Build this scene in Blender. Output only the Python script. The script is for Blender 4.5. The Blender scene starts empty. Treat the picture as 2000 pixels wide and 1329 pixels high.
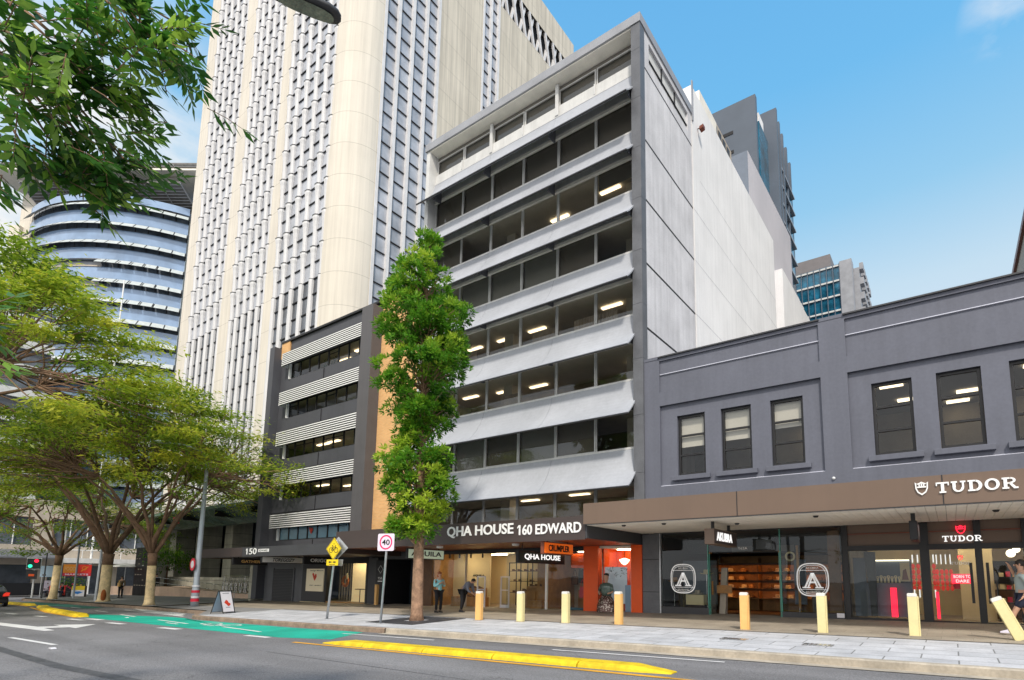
import bpy, bmesh, math, random
from mathutils import Vector, Matrix
R = math.radians
random.seed(7)
scene = bpy.context.scene
COL = scene.collection

# ------------------------------------------------------------------ camera
def make_camera():
    yaw, pitch, roll = R(34.68), R(7.39), R(0.52)
    cy, sy, cp, sp = math.cos(yaw), math.sin(yaw), math.cos(pitch), math.sin(pitch)
    fwd = Vector((-sy*cp, cy*cp, sp)); right = Vector((cy, sy, 0)); up = right.cross(fwd)
    r2 = right*math.cos(roll) + up*math.sin(roll)
    u2 = -right*math.sin(roll) + up*math.cos(roll)
    m = Matrix((r2, u2, -fwd)).transposed().to_4x4()
    m.translation = Vector((0, 0, 1.55))
    cd = bpy.data.cameras.new('camera'); cam = bpy.data.objects.new('camera', cd); COL.objects.link(cam)
    cam.matrix_world = m
    cd.sensor_width = 36; cd.lens = 1091.2*36/2000
    cd.shift_x = (1000-1100.7)/2000; cd.shift_y = (988.4-664.5)/2000
    cd.clip_start = 0.05; cd.clip_end = 5000
    scene.camera = cam
make_camera()

# ------------------------------------------------------------------ things and parts
ORG = {}
def thing(name, label, cat, loc=(0, 0, 0), group=None):
    o = bpy.data.objects.new(name, None); COL.objects.link(o)
    o.empty_display_size = 0.2
    o.location = loc; o['label'] = label; o['category'] = cat
    if group: o['group'] = group
    ORG[o.name] = Vector(loc)
    return o
def tag(o, label, cat, group=None):
    o['label'] = label; o['category'] = cat
    if group: o['group'] = group
    return o
def origin_of(p):
    return ORG.get(p.name, Vector((0, 0, 0))) if p else Vector((0, 0, 0))
def link(name, me, mat, parent=None):
    o = bpy.data.objects.new(name, me); COL.objects.link(o)
    if mat is not None: me.materials.append(mat)
    if parent:
        o.parent = parent; ORG[o.name] = origin_of(parent)
    return o
def dup(root, loc, label=None, rotz=None):
    r = root.copy(); COL.objects.link(r); r.location = loc
    if rotz is not None: r.rotation_euler = (0, 0, rotz)
    if label: r['label'] = label
    def kids(a, b):
        for ch in a.children:
            c = ch.copy(); COL.objects.link(c); c.parent = b
            kids(ch, c)
    kids(root, r)
    return r

SPLIT = set('wall_joint bracket string_line plinth canopy_rod downlight track_light coping pier_cap interior_column strip_mullion mullion vent vent_slot slot_window balcony balcony_slab floor_slab office_ceiling glass_edge frame_post partition shop_side_wall light_strip column board drape vertical_drape cord panel_joint transom_rail transom_panel door_jamb front_pier hook_rail bucket lattice_rod leg hoop lobby_mullion handrail balcony_rail pillar_groove arm niche_side head_frame sunshade_rib scribble mullion_shadow_gap'.split())
class MB:
    """collects shapes, built into one mesh object"""
    def __init__(s): s.v = []; s.f = []; s.pc = []
    def add(s, vs, fs):
        b = len(s.v); s.pc.append((b, len(vs), len(s.f), len(fs))); s.v += [tuple(p) for p in vs]; s.f += [tuple(b+i for i in f) for f in fs]; return s
    def quad(s, a, b, c, d): return s.add([a, b, c, d], [(0, 1, 2, 3)])
    def box(s, x0, x1, y0, y1, z0, z1):
        return s.add([(x0,y0,z0),(x1,y0,z0),(x1,y1,z0),(x0,y1,z0),(x0,y0,z1),(x1,y0,z1),(x1,y1,z1),(x0,y1,z1)],
                     [(0,3,2,1),(4,5,6,7),(0,1,5,4),(1,2,6,5),(2,3,7,6),(3,0,4,7)])
    def prism(s, poly, axis, a, b):
        """poly of 2D points extruded along axis ('x': poly=(y,z); 'y': (x,z); 'z': (x,y)) from a to b"""
        n = len(poly)
        def mk(p, t): return {'x': (t, p[0], p[1]), 'y': (p[0], t, p[1]), 'z': (p[0], p[1], t)}[axis]
        vs = [mk(p, a) for p in poly] + [mk(p, b) for p in poly]
        fs = [tuple(range(n)), tuple(range(2*n-1, n-1, -1))] + [(i, n+i, n+(i+1) % n, (i+1) % n) for i in range(n)]
        return s.add(vs, fs)
    def tube(s, pts, rad, n=8, cap=True):
        pts = [Vector(p) for p in pts]
        rs = rad if isinstance(rad, (list, tuple)) else [rad]*len(pts)
        vs = []; fs = []; ref = None
        for i, p in enumerate(pts):
            d = (pts[min(i+1, len(pts)-1)] - pts[max(i-1, 0)])
            if d.length < 1e-9: d = Vector((0, 0, 1))
            d.normalize()
            if ref is None: ref = Vector((1, 0, 0)) if abs(d.x) < .8 else Vector((0, 1, 0))
            u = (ref - d*ref.dot(d)).normalized(); w = d.cross(u); ref = u
            for k in range(n):
                a = 2*math.pi*k/n; vs.append(p + (u*math.cos(a) + w*math.sin(a))*rs[i])
        for i in range(len(pts)-1):
            for k in range(n):
                k2 = (k+1) % n; fs.append((i*n+k, i*n+k2, (i+1)*n+k2, (i+1)*n+k))
        if cap:
            fs.append(tuple(range(n-1, -1, -1))); fs.append(tuple(range((len(pts)-1)*n, len(pts)*n)))
        return s.add(vs, fs)
    def lathe(s, prof, c, n=16, sx=1, sy=1):
        vs = []; fs = []
        for (r, z) in prof:
            for k in range(n):
                a = 2*math.pi*k/n; vs.append((c[0]+r*sx*math.cos(a), c[1]+r*sy*math.sin(a), c[2]+z))
        for i in range(len(prof)-1):
            for k in range(n):
                k2 = (k+1) % n; fs.append((i*n+k, i*n+k2, (i+1)*n+k2, (i+1)*n+k))
        fs.append(tuple(range(n-1, -1, -1))); fs.append(tuple(range((len(prof)-1)*n, len(prof)*n)))
        return s.add(vs, fs)
    def ball(s, c, rx, ry=None, rz=None, n=12, m=8):
        ry = ry or rx; rz = rz or rx
        prof = [(math.sin(math.pi*i/m)*1.0 if 0 < i < m else .02, -math.cos(math.pi*i/m)) for i in range(m+1)]
        vs = []; b = len(s.v)
        t = MB().lathe(prof, (0, 0, 0), n)
        return s.add([(c[0]+x*rx, c[1]+y*ry, c[2]+z*rz) for x, y, z in t.v], t.f)
    def ring(s, c, r0, r1, u, v, nrm, depth, n=32, a0=0, a1=2*math.pi):
        """flat annulus (or arc) with thickness, in plane u,v"""
        c, u, v, nrm = Vector(c), Vector(u), Vector(v), Vector(nrm)
        full = abs(a1-a0-2*math.pi) < 1e-6
        vs = []; fs = []; m = n if full else n+1
        for i in range(m):
            a = a0+(a1-a0)*i/n; d = u*math.cos(a)+v*math.sin(a)
            vs += [c+d*r0, c+d*r1, c+d*r1+nrm*depth, c+d*r0+nrm*depth]
        for i in range(n):
            j = (i+1) % m
            for k in range(4):
                k2 = (k+1) % 4; fs.append((i*4+k, j*4+k, j*4+k2, i*4+k2))
        return s.add(vs, fs)
    def xf(s, fn): s.v = [tuple(fn(Vector(p))) for p in s.v]; return s
    def build(s, name, mat, parent=None, smooth=False, bevel=0, **props):
        if name in SPLIT and len(s.pc) > 1 and parent is not None and not props:
            for (b, nv, fb, nf) in s.pc:      # every piece an object of its own
                q = MB(); q.v = s.v[b:b+nv]; q.f = [tuple(i-b for i in f) for f in s.f[fb:fb+nf]]; q.pc = [0]
                o = q.build(name, mat, parent, smooth, bevel)
            return o
        o0 = origin_of(parent)
        me = bpy.data.meshes.new(name)
        me.from_pydata([(p[0]-o0.x, p[1]-o0.y, p[2]-o0.z) for p in s.v], [], s.f)
        bm = bmesh.new(); bm.from_mesh(me); bmesh.ops.recalc_face_normals(bm, faces=bm.faces) if bevel or smooth else None
        bm.to_mesh(me); bm.free()
        if smooth:
            for p in me.polygons: p.use_smooth = True
        o = link(name, me, mat, parent)
        if bevel:
            md = o.modifiers.new('bevel', 'BEVEL'); md.width = bevel; md.segments = 2; md.limit_method = 'ANGLE'
        for k, v in props.items(): o[k] = v
        return o

def wall_panel(mb, axis, pos, depth, a0, a1, z0, z1, holes, sgn=-1):
    """front face with rectangular holes and reveals. axis 'y': plane y=pos spanning x; axis 'x': plane x=pos spanning y.
    reveals go from pos to pos-sgn*depth (inwards)"""
    As = sorted(set([a0, a1]+[h[0] for h in holes]+[h[1] for h in holes]))
    Zs = sorted(set([z0, z1]+[h[2] for h in holes]+[h[3] for h in holes]))
    As = [a for a in As if a0 <= a <= a1]; Zs = [z for z in Zs if z0 <= z <= z1]
    inn = pos - sgn*depth
    def P(a, z, d): return (a, d, z) if axis == 'y' else (d, a, z)
    def Q(*p):
        p = list(p)
        if axis == 'x' and sgn > 0 or axis == 'y' and sgn < 0: pass
        mb.quad(*p)
    for i in range(len(As)-1):
        for j in range(len(Zs)-1):
            ca, cz = (As[i]+As[i+1])/2, (Zs[j]+Zs[j+1])/2
            if any(h[0] < ca < h[1] and h[2] < cz < h[3] for h in holes): continue
            Q(P(As[i], Zs[j], pos), P(As[i+1], Zs[j], pos), P(As[i+1], Zs[j+1], pos), P(As[i], Zs[j+1], pos))
    for h in holes:
        Q(P(h[0], h[2], pos), P(h[1], h[2], pos), P(h[1], h[2], inn), P(h[0], h[2], inn))
        Q(P(h[0], h[3], inn), P(h[1], h[3], inn), P(h[1], h[3], pos), P(h[0], h[3], pos))
        Q(P(h[0], h[2], inn), P(h[0], h[3], inn), P(h[0], h[3], pos), P(h[0], h[2], pos))
        Q(P(h[1], h[2], pos), P(h[1], h[3], pos), P(h[1], h[3], inn), P(h[1], h[2], inn))
    return mb

# ------------------------------------------------------------------ materials
def nodes(name):
    m = bpy.data.materials.new(name); m.use_nodes = True
    nt = m.node_tree; nt.nodes.clear()
    out = nt.nodes.new('ShaderNodeOutputMaterial')
    return m, nt, out
def N(nt, t, **kw):
    n = nt.nodes.new(t)
    for k, v in kw.items():
        if k.startswith('_'): setattr(n, k[1:], v)
        else:
            key = int(k[1:]) if k[0] == 'i' and k[1:].isdigit() else k.replace('__', ' ')
            n.inputs[key].default_value = v
    return n
def mth(nt, op, a, b=None, clamp=False):
    n = nt.nodes.new('ShaderNodeMath'); n.operation = op; n.use_clamp = clamp
    for i, x in enumerate((a, b)):
        if x is None: continue
        if hasattr(x, 'is_output'): nt.links.new(x, n.inputs[i])
        else: n.inputs[i].default_value = x
    return n.outputs[0]
def worldpos(nt, scale=(1, 1, 1), local=False):
    if local: src = nt.nodes.new('ShaderNodeTexCoord').outputs['Object']
    else: src = nt.nodes.new('ShaderNodeNewGeometry').outputs['Position']
    mp = nt.nodes.new('ShaderNodeMapping'); mp.inputs['Scale'].default_value = scale
    nt.links.new(src, mp.inputs['Vector']); return mp.outputs[0]
def noise(nt, vec, scale, detail=4, rough=.55):
    n = nt.nodes.new('ShaderNodeTexNoise'); n.inputs['Scale'].default_value = scale
    n.inputs['Detail'].default_value = detail; n.inputs['Roughness'].default_value = rough
    nt.links.new(vec, n.inputs['Vector']); return n.outputs['Fac']
def rng(nt, fac, a, b, c=0., d=1.):
    n = nt.nodes.new('ShaderNodeMapRange'); n.inputs[1].default_value = a; n.inputs[2].default_value = b
    n.inputs[3].default_value = c; n.inputs[4].default_value = d; n.clamp = True
    nt.links.new(fac, n.inputs[0]); return n.outputs[0]
def scalecol(nt, col, fac):
    n = nt.nodes.new('ShaderNodeVectorMath'); n.operation = 'SCALE'
    if hasattr(col, 'is_output'): nt.links.new(col, n.inputs[0])
    else: n.inputs[0].default_value = col[:3]
    nt.links.new(fac, n.inputs['Scale']); return n.outputs[0]
def mixcol(nt, fac, a, b):
    n = nt.nodes.new('ShaderNodeMix'); n.data_type = 'RGBA'
    for sock, x in ((n.inputs[0], fac), (n.inputs[6], a), (n.inputs[7], b)):
        if hasattr(x, 'is_output'): nt.links.new(x, sock)
        elif isinstance(x, (int, float)): sock.default_value = x
        else: sock.default_value = (*x[:3], 1)
    return n.outputs[2]
def principled(nt, out, col, rough=.6, metal=0., spec=.5, bump=None, bstr=.2, emit=None, estr=0, alpha=None):
    p = nt.nodes.new('ShaderNodeBsdfPrincipled')
    if hasattr(col, 'is_output'): nt.links.new(col, p.inputs['Base Color'])
    else: p.inputs['Base Color'].default_value = (*col[:3], 1)
    if hasattr(rough, 'is_output'): nt.links.new(rough, p.inputs['Roughness'])
    else: p.inputs['Roughness'].default_value = rough
    p.inputs['Metallic'].default_value = metal
    p.inputs['Specular IOR Level'].default_value = spec
    if emit:
        p.inputs['Emission Color'].default_value = (*emit, 1); p.inputs['Emission Strength'].default_value = estr
    if bump is not None:
        b = nt.nodes.new('ShaderNodeBump'); b.inputs['Strength'].default_value = bstr; b.inputs['Distance'].default_value = .02
        nt.links.new(bump, b.inputs['Height']); nt.links.new(b.outputs[0], p.inputs['Normal'])
    nt.links.new(p.outputs[0], out.inputs[0]); return p

def mat(name, col, rough=.6, metal=0., spec=.4, var=.10, scale=1.5, fine=18., streak=0., bump=.08, emit=None, estr=0):
    m, nt, out = nodes(name)
    vec = worldpos(nt)
    n1 = noise(nt, vec, scale, 5); n2 = noise(nt, vec, fine, 3)
    f = mth(nt, 'MULTIPLY', rng(nt, n1, .3, .7, 1-var, 1+var), rng(nt, n2, .3, .7, 1-var*.5, 1+var*.5))
    if streak:
        n3 = noise(nt, worldpos(nt, (2.2, 2.2, .09)), 1.6, 6, .65)
        f = mth(nt, 'MULTIPLY', f, rng(nt, n3, .42, .72, 1, 1-streak))
    c = scalecol(nt, col, f)
    rr = rng(nt, n1, .3, .7, max(.02, rough-.08), min(1, rough+.08))
    principled(nt, out, c, rr, metal, spec, n2 if bump else None, bump, emit, estr)
    return m
def emis(name, col, strength):
    m, nt, out = nodes(name)
    e = N(nt, 'ShaderNodeEmission'); e.inputs[0].default_value = (*col, 1); e.inputs[1].default_value = strength
    nt.links.new(e.outputs[0], out.inputs[0]); return m
def glass(name, tint=(.6, .62, .62), base=.05, edge=.55, rough=.01, gcol=(.9, .95, 1)):
    m, nt, out = nodes(name)
    lw = N(nt, 'ShaderNodeLayerWeight'); lw.inputs[0].default_value = .5
    f = mth(nt, 'ADD', mth(nt, 'MULTIPLY', mth(nt, 'POWER', lw.outputs['Facing'], 4.), edge), base, True)
    t = N(nt, 'ShaderNodeBsdfTransparent'); t.inputs[0].default_value = (*tint, 1)
    g = N(nt, 'ShaderNodeBsdfGlossy'); g.inputs['Color'].default_value = (*gcol, 1); g.inputs['Roughness'].default_value = rough
    mx = N(nt, 'ShaderNodeMixShader'); nt.links.new(f, mx.inputs[0]); nt.links.new(t.outputs[0], mx.inputs[1]); nt.links.new(g.outputs[0], mx.inputs[2])
    # slight waviness of real panes
    b = N(nt, 'ShaderNodeBump'); b.inputs['Strength'].default_value = .06; b.inputs['Distance'].default_value = .05
    nt.links.new(noise(nt, worldpos(nt), .9, 1), b.inputs['Height']); nt.links.new(b.outputs[0], g.inputs['Normal'])
    nt.links.new(mx.outputs[0], out.inputs[0]); return m
def bricks(name, c1, c2, mortar, w, h, plane='xz', msize=.02, var=.12, rough=.8, offset=.5, bump=.3, streak=0, squash=1., scale=1.2, rot=0):
    m, nt, out = nodes(name)
    pos = nt.nodes.new('ShaderNodeNewGeometry').outputs['Position']
    sp = N(nt, 'ShaderNodeSeparateXYZ'); nt.links.new(pos, sp.inputs[0]); cb = N(nt, 'ShaderNodeCombineXYZ')
    ix = 'xyz'.index
    nt.links.new(sp.outputs[ix(plane[0])], cb.inputs[0]); nt.links.new(sp.outputs[ix(plane[1])], cb.inputs[1])
    mp = N(nt, 'ShaderNodeMapping'); mp.inputs['Rotation'].default_value = (0, 0, rot); nt.links.new(cb.outputs[0], mp.inputs[0])
    b = N(nt, 'ShaderNodeTexBrick'); nt.links.new(mp.outputs[0], b.inputs['Vector'])
    b.offset = offset
    b.inputs['Color1'].default_value = (*c1, 1); b.inputs['Color2'].default_value = (*c2, 1); b.inputs['Mortar'].default_value = (*mortar, 1)
    b.inputs['Scale'].default_value = 1; b.inputs['Brick Width'].default_value = w; b.inputs['Row Height'].default_value = h
    b.inputs['Mortar Size'].default_value = msize; b.inputs['Mortar Smooth'].default_value = .2
    n1 = noise(nt, pos, scale, 6); n2 = noise(nt, pos, 22, 3)
    f = mth(nt, 'MULTIPLY', rng(nt, n1, .3, .7, 1-var, 1+var), rng(nt, n2, .3, .7, 1-var*.6, 1+var*.6))
    if streak:
        n3 = noise(nt, worldpos(nt, (2.2, 2.2, .05)), 1.3, 6, .65)
        f = mth(nt, 'MULTIPLY', f, rng(nt, n3, .40, .70, 1, 1-streak))
    c = scalecol(nt, b.outputs['Color'], f)
    inv = mth(nt, 'SUBTRACT', 1, b.outputs['Fac'])
    principled(nt, out, c, rough, 0, .35, inv if bump else None, bump)
    return m
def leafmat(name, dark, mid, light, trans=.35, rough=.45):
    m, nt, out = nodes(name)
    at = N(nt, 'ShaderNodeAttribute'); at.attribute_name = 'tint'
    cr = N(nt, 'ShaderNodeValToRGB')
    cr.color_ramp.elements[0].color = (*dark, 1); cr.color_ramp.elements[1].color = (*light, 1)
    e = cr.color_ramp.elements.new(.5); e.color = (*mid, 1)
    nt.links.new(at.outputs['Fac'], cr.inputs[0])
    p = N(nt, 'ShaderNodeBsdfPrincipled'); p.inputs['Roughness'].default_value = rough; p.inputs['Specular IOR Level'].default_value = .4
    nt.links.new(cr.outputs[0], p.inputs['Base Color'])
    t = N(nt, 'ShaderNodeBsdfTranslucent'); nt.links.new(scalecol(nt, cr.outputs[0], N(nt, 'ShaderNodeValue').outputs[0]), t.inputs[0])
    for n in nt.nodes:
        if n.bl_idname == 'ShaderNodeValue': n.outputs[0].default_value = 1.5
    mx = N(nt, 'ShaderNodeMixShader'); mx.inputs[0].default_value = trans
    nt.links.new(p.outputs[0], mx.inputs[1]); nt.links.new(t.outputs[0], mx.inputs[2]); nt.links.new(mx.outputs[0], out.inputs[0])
    return m

# ------------------------------------------------------------------ lettering
def text_mb(s, O, u, v, n, w, h, depth=.02, bold=0., keep=False, shear=0., align='l'):
    """text fitted into w x h at O (lower left), mapped to u,v,n"""
    cu = bpy.data.curves.new('lettering', 'FONT'); cu.body = s; cu.size = 1; cu.extrude = .5; cu.offset = bold; cu.shear = shear
    cu.resolution_u = 3; cu.fill_mode = 'BOTH'
    ob = bpy.data.objects.new('lettering', cu); COL.objects.link(ob)
    dg = bpy.context.evaluated_depsgraph_get(); me = bpy.data.meshes.new_from_object(ob.evaluated_get(dg))
    vs = [tuple(x.co) for x in me.vertices]; fs = [tuple(p.vertices) for p in me.polygons]
    bpy.data.objects.remove(ob); bpy.data.curves.remove(cu); bpy.data.meshes.remove(me)
    x0, x1 = min(p[0] for p in vs), max(p[0] for p in vs); y0, y1 = min(p[1] for p in vs), max(p[1] for p in vs)
    sx, sy = w/(x1-x0), h/(y1-y0)
    if keep: sx = sy = min(sx, sy)
    O, u, v, n = Vector(O), Vector(u), Vector(v), Vector(n)
    mb = MB()
    if s[0] == '1' and not keep:      # the flag of the figure one
        pf = MB().prism([(.0, h), (.0, h*.80), (-.20*h, h*.66), (-.20*h, h*.80)], 'y', 0, depth*.98); mb.add([O+u*q[0]+v*q[2]+n*q[1] for q in pf.v], pf.f)
    mb.add([O+u*((p[0]-x0)*sx)+v*((p[1]-y0)*sy)+n*((p[2]+.5)*depth) for p in vs], fs)
    return mb
XZ = ((1, 0, 0), (0, 0, 1), (0, -1, 0))      # reads along +X, faces the street
YZ = ((0, 1, 0), (0, 0, 1), (1, 0, 0))       # reads along +Y, faces +X

def slab_tudor(O, u, v, n, w, h, depth):
    """wide slab-serif capitals drawn as plates and arcs"""
    mb = MB(); U = 1.0
    def bar(x0, x1, y0, y1): mb.box(x0, x1, 0, depth, y0, y1)
    def arc(cx, cy, rx, ry, t, a0, a1, k=14):
        for i in range(k):
            a, b = a0+(a1-a0)*i/k, a0+(a1-a0)*(i+1)/k
            p = [(cx+rx*math.cos(a), cy+ry*math.sin(a)), (cx+rx*math.cos(b), cy+ry*math.sin(b)),
                 (cx+(rx-t)*math.cos(b), cy+(ry-t*.62)*math.sin(b)), (cx+(rx-t)*math.cos(a), cy+(ry-t*.62)*math.sin(a))]
            mb.prism(p, 'y', 0, depth)
    st, th = .26, .14
    x = 0  # T
    bar(x, x+1.05, 1-th, 1); bar(x, x+.1, .68, 1-th); bar(x+.95, x+1.05, .68, 1-th); bar(x+.40, x+.66, th, 1-th); bar(x+.26, x+.80, 0, th)
    x = 1.2  # U
    bar(x, x+.5, 1-th, 1); bar(x+.72, x+1.15, 1-th, 1); bar(x+.12, x+.38, .42, 1-th); bar(x+.86, x+1.02, .42, 1-th); arc(x+.57, .42, .45, .42, .22, math.pi, 2*math.pi)
    x = 2.5  # D
    bar(x, x+.62, 1-th, 1); bar(x, x+.62, 0, th); bar(x+.12, x+.38, th, 1-th); arc(x+.58, .5, .52, .5, .27, -math.pi/2, math.pi/2)
    x = 3.78  # O
    arc(x+.55, .5, .56, .52, .25, 0, 2*math.pi, 28)
    x = 5.05  # R
    bar(x, x+.62, 1-th, 1); bar(x+.12, x+.38, th, 1-th); bar(x, x+.5, 0, th); arc(x+.58, .73, .42, .27, .2, -math.pi/2, math.pi/2); bar(x+.38, x+.6, .44, .55)
    mb.prism([(x+.5, .46), (x+.74, .46), (x+1.0, th), (x+1.16, th), (x+1.16, 0), (x+.84, 0)], 'y', 0, depth)
    W = 6.21
    O, u, v, n = Vector(O), Vector(u), Vector(v), Vector(n)
    return mb.xf(lambda p: O+u*(p.x*w/W)+v*(p.z*h)+n*p.y)
def shield(O, u, v, n, w, h, depth):
    """outlined heraldic shield with a T cross"""
    mb = MB()
    out = [(0, .97), (.16, .86), (.36, .93), (.5, 1), (.64, .93), (.84, .86), (1, .97), (.97, .5), (.82, .2), (.5, 0), (.18, .2), (.03, .5)]
    c = (.5, .52)
    for i in range(len(out)):
        a, b = out[i], out[(i+1) % len(out)]
        q = [a, b, (c[0]+(b[0]-c[0])*.78, c[1]+(b[1]-c[1])*.78), (c[0]+(a[0]-c[0])*.78, c[1]+(a[1]-c[1])*.78)]
        mb.prism(q, 'y', 0, depth)
    mb.box(.16, .84, 0, depth, .56, .66); mb.box(.44, .56, 0, depth, .67, .9); mb.box(.28, .38, 0, depth, .67, .82); mb.box(.62, .72, 0, depth, .67, .82)
    O, u, v, n = Vector(O), Vector(u), Vector(v), Vector(n)
    return mb.xf(lambda p: O+u*(p.x*w)+v*(p.z*h)+n*p.y)

# ------------------------------------------------------------------ terrain
SL = .013
def gz(x): return SL*max(-95., min(40., x))
KERB = [(60, 11.95), (10, 11.95), (-6, 11.85), (-14, 11.62), (-19, 11.45), (-26.4, 11.35), (-27.6, 11.5), (-29.3, 12.4), (-31, 13.35), (-42, 13.9), (-55, 14.2), (-64, 14.4), (-70, 14.6), (-73.5, 15.4), (-75.2, 17.2), (-75.9, 20), (-76, 24)]
def kerb_y(x):
    if x >= KERB[0][0]: return KERB[0][1]
    for (a, ya), (b, yb) in zip(KERB, KERB[1:]):
        if b <= x <= a: return ya+(yb-ya)*(a-x)/(a-b) if a != b else ya
    return 30.
def fz(x, y): return gz(x)+.15+.029*max(0, y-12)
# ------------------------------------------------------------------ light and sky
SUN_EL, SUN_AZ = R(48), R(38)      # azimuth measured from -Y towards +X
def make_world():
    w = bpy.data.worlds.new('World'); scene.world = w; w.use_nodes = True
    nt = w.node_tree; nt.nodes.clear()
    out = nt.nodes.new('ShaderNodeOutputWorld'); bg = nt.nodes.new('ShaderNodeBackground')
    sky = nt.nodes.new('ShaderNodeTexSky'); sky.sky_type = 'NISHITA'; sky.sun_disc = False
    sky.sun_elevation = SUN_EL
    d = Vector((math.sin(SUN_AZ), -math.cos(SUN_AZ), 0))
    sky.sun_rotation = math.atan2(d.x, d.y)
    sky.air_density = 1.0; sky.dust_density = .4; sky.ozone_density = 2.0
    # thin clouds and horizon haze as part of the sky itself
    tc = nt.nodes.new('ShaderNodeTexCoord'); sp = nt.nodes.new('ShaderNodeSeparateXYZ'); nt.links.new(tc.outputs['Generated'], sp.inputs[0])
    z = sp.outputs[2]
    cr = nt.nodes.new('ShaderNodeValToRGB'); nt.links.new(z, cr.inputs[0]); el = cr.color_ramp.elements
    el[0].position = 0; el[0].color = (6.6, 7.4, 7.9, 1); el[1].position = .95; el[1].color = (1.0, 3.7, 7.6, 1)
    for p_, c_ in ((.34, (6.6, 7.5, 8.2)), (.43, (5.6, 7.2, 8.2)), (.54, (3.0, 5.9, 8.2)), (.67, (1.6, 4.9, 8.3))):
        e = el.new(p_); e.color = (*c_, 1)
    hazed = mixcol(nt, .80, scalecol_w(nt, sky.outputs[0], (.9, 1.1, 1.2)), cr.outputs[0])
    mp = nt.nodes.new('ShaderNodeMapping'); mp.inputs['Scale'].default_value = (2.2, 2.2, 4.5); nt.links.new(tc.outputs['Generated'], mp.inputs[0])
    cl = noise(nt, mp.outputs[0], 1.5, 8, .6)
    # one wisp high on the right, broken cloud low on the left
    def blob(dirv, c0, c1):
        dp = nt.nodes.new('ShaderNodeVectorMath'); dp.operation = 'DOT_PRODUCT'; nt.links.new(tc.outputs['Generated'], dp.inputs[0])
        dp.inputs[1].default_value = Vector(dirv).normalized(); return rng(nt, dp.outputs['Value'], c0, c1, 0, 1)
    b1 = blob((.105, .752, .655), .9982, .9999); b2 = blob((-.95, .16, .42), .93, .995)
    wisp = mth(nt, 'MULTIPLY', b1, rng(nt, noise(nt, mp.outputs[0], 3.0, 6, .55), .34, .62, 0, .8))
    low = mth(nt, 'MULTIPLY', b2, rng(nt, cl, .42, .6, 0, 1))
    # unseen bright cloud added behind the camera, as white fill light
    back = mth(nt, 'MULTIPLY', rng(nt, sp.outputs[1], .05, -.40, 0, 1), rng(nt, cl, .30, .60, .45, 1))
    fac = mth(nt, 'MAXIMUM', wisp, low)
    c = mixcol(nt, back, mixcol(nt, fac, hazed, (8.3, 8.1, 7.9)), (13.0, 12.6, 12.2))
    nt.links.new(c, bg.inputs[0]); bg.inputs[1].default_value = .12
    nt.links.new(bg.outputs[0], out.inputs[0])
    sd = bpy.data.lights.new('sun', 'SUN'); so = bpy.data.objects.new('sun', sd); COL.objects.link(so)
    sd.energy = 3.2; sd.angle = R(5.0); sd.color = (1, .92, .80)
    dirv = Vector((d.x*math.cos(SUN_EL), d.y*math.cos(SUN_EL), math.sin(SUN_EL)))
    so.rotation_euler = dirv.to_track_quat('Z', 'Y').to_euler()
    so.location = (20, -30, 60)
def scalecol_w(nt, col, rgb):
    n = nt.nodes.new('ShaderNodeVectorMath'); n.operation = 'MULTIPLY'; nt.links.new(col, n.inputs[0]); n.inputs[1].default_value = rgb; return n.outputs[0]
make_world()
scene.view_settings.view_transform = 'Standard'; scene.view_settings.look = 'None'; scene.view_settings.exposure = 0
scene.render.engine = 'CYCLES'
scene.cycles.max_bounces = 6; scene.cycles.transparent_max_bounces = 16; scene.cycles.diffuse_bounces = 3; scene.cycles.glossy_bounces = 3
scene.cycles.caustics_reflective = False; scene.cycles.caustics_refractive = False
scene.cycles.use_denoising = True
scene.cycles.sample_clamp_indirect = 6

# ------------------------------------------------------------------ material library
def asphalt():
    m, nt, out = nodes('asphalt')
    v = worldpos(nt)
    big = noise(nt, v, .25, 5); lane = noise(nt, worldpos(nt, (.05, .9, 1)), 1.0, 4); sp = noise(nt, v, 38, 3, .8); sp2 = noise(nt, v, 110, 1)
    f = mth(nt, 'MULTIPLY', rng(nt, big, .3, .7, .78, 1.14), rng(nt, lane, .3, .7, .80, 1.14))
    f = mth(nt, 'MULTIPLY', f, rng(nt, sp, .3, .7, .50, 1.5))
    f = mth(nt, 'MULTIPLY', f, rng(nt, sp2, .3, .75, .75, 1.3))
    vor = N(nt, 'ShaderNodeTexVoronoi'); vor.feature = 'DISTANCE_TO_EDGE'; vor.inputs['Scale'].default_value = .22
    wob = nt.nodes.new('ShaderNodeVectorMath'); wob.operation = 'ADD'; nt.links.new(v, wob.inputs[0])
    nn = N(nt, 'ShaderNodeTexNoise'); nn.inputs['Scale'].default_value = .8; nn.inputs['Detail'].default_value = 6; nt.links.new(v, nn.inputs['Vector'])
    sc = nt.nodes.new('ShaderNodeVectorMath'); sc.operation = 'SCALE'; sc.inputs['Scale'].default_value = 2.2; nt.links.new(nn.outputs['Color'], sc.inputs[0]); nt.links.new(sc.outputs[0], wob.inputs[1])
    nt.links.new(wob.outputs[0], vor.inputs['Vector'])
    crack = rng(nt, vor.outputs['Distance'], .0, .0035, .6, 1)
    f = mth(nt, 'MULTIPLY', f, crack)
    c = scalecol(nt, (.205, .20, .205), f)
    principled(nt, out, c, .85, 0, .3, sp, .25); return m
MAT = {}
MAT['asphalt'] = asphalt()
MAT['ground'] = mat('dusty_ground', (.16, .155, .15), .9)
MAT['kerb'] = mat('kerb_concrete', (.42, .37, .30), .85, var=.22, scale=2.2)
MAT['kerbd'] = mat('worn_kerb_stone', (.26, .19, .14), .85, var=.3, scale=3)
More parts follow.
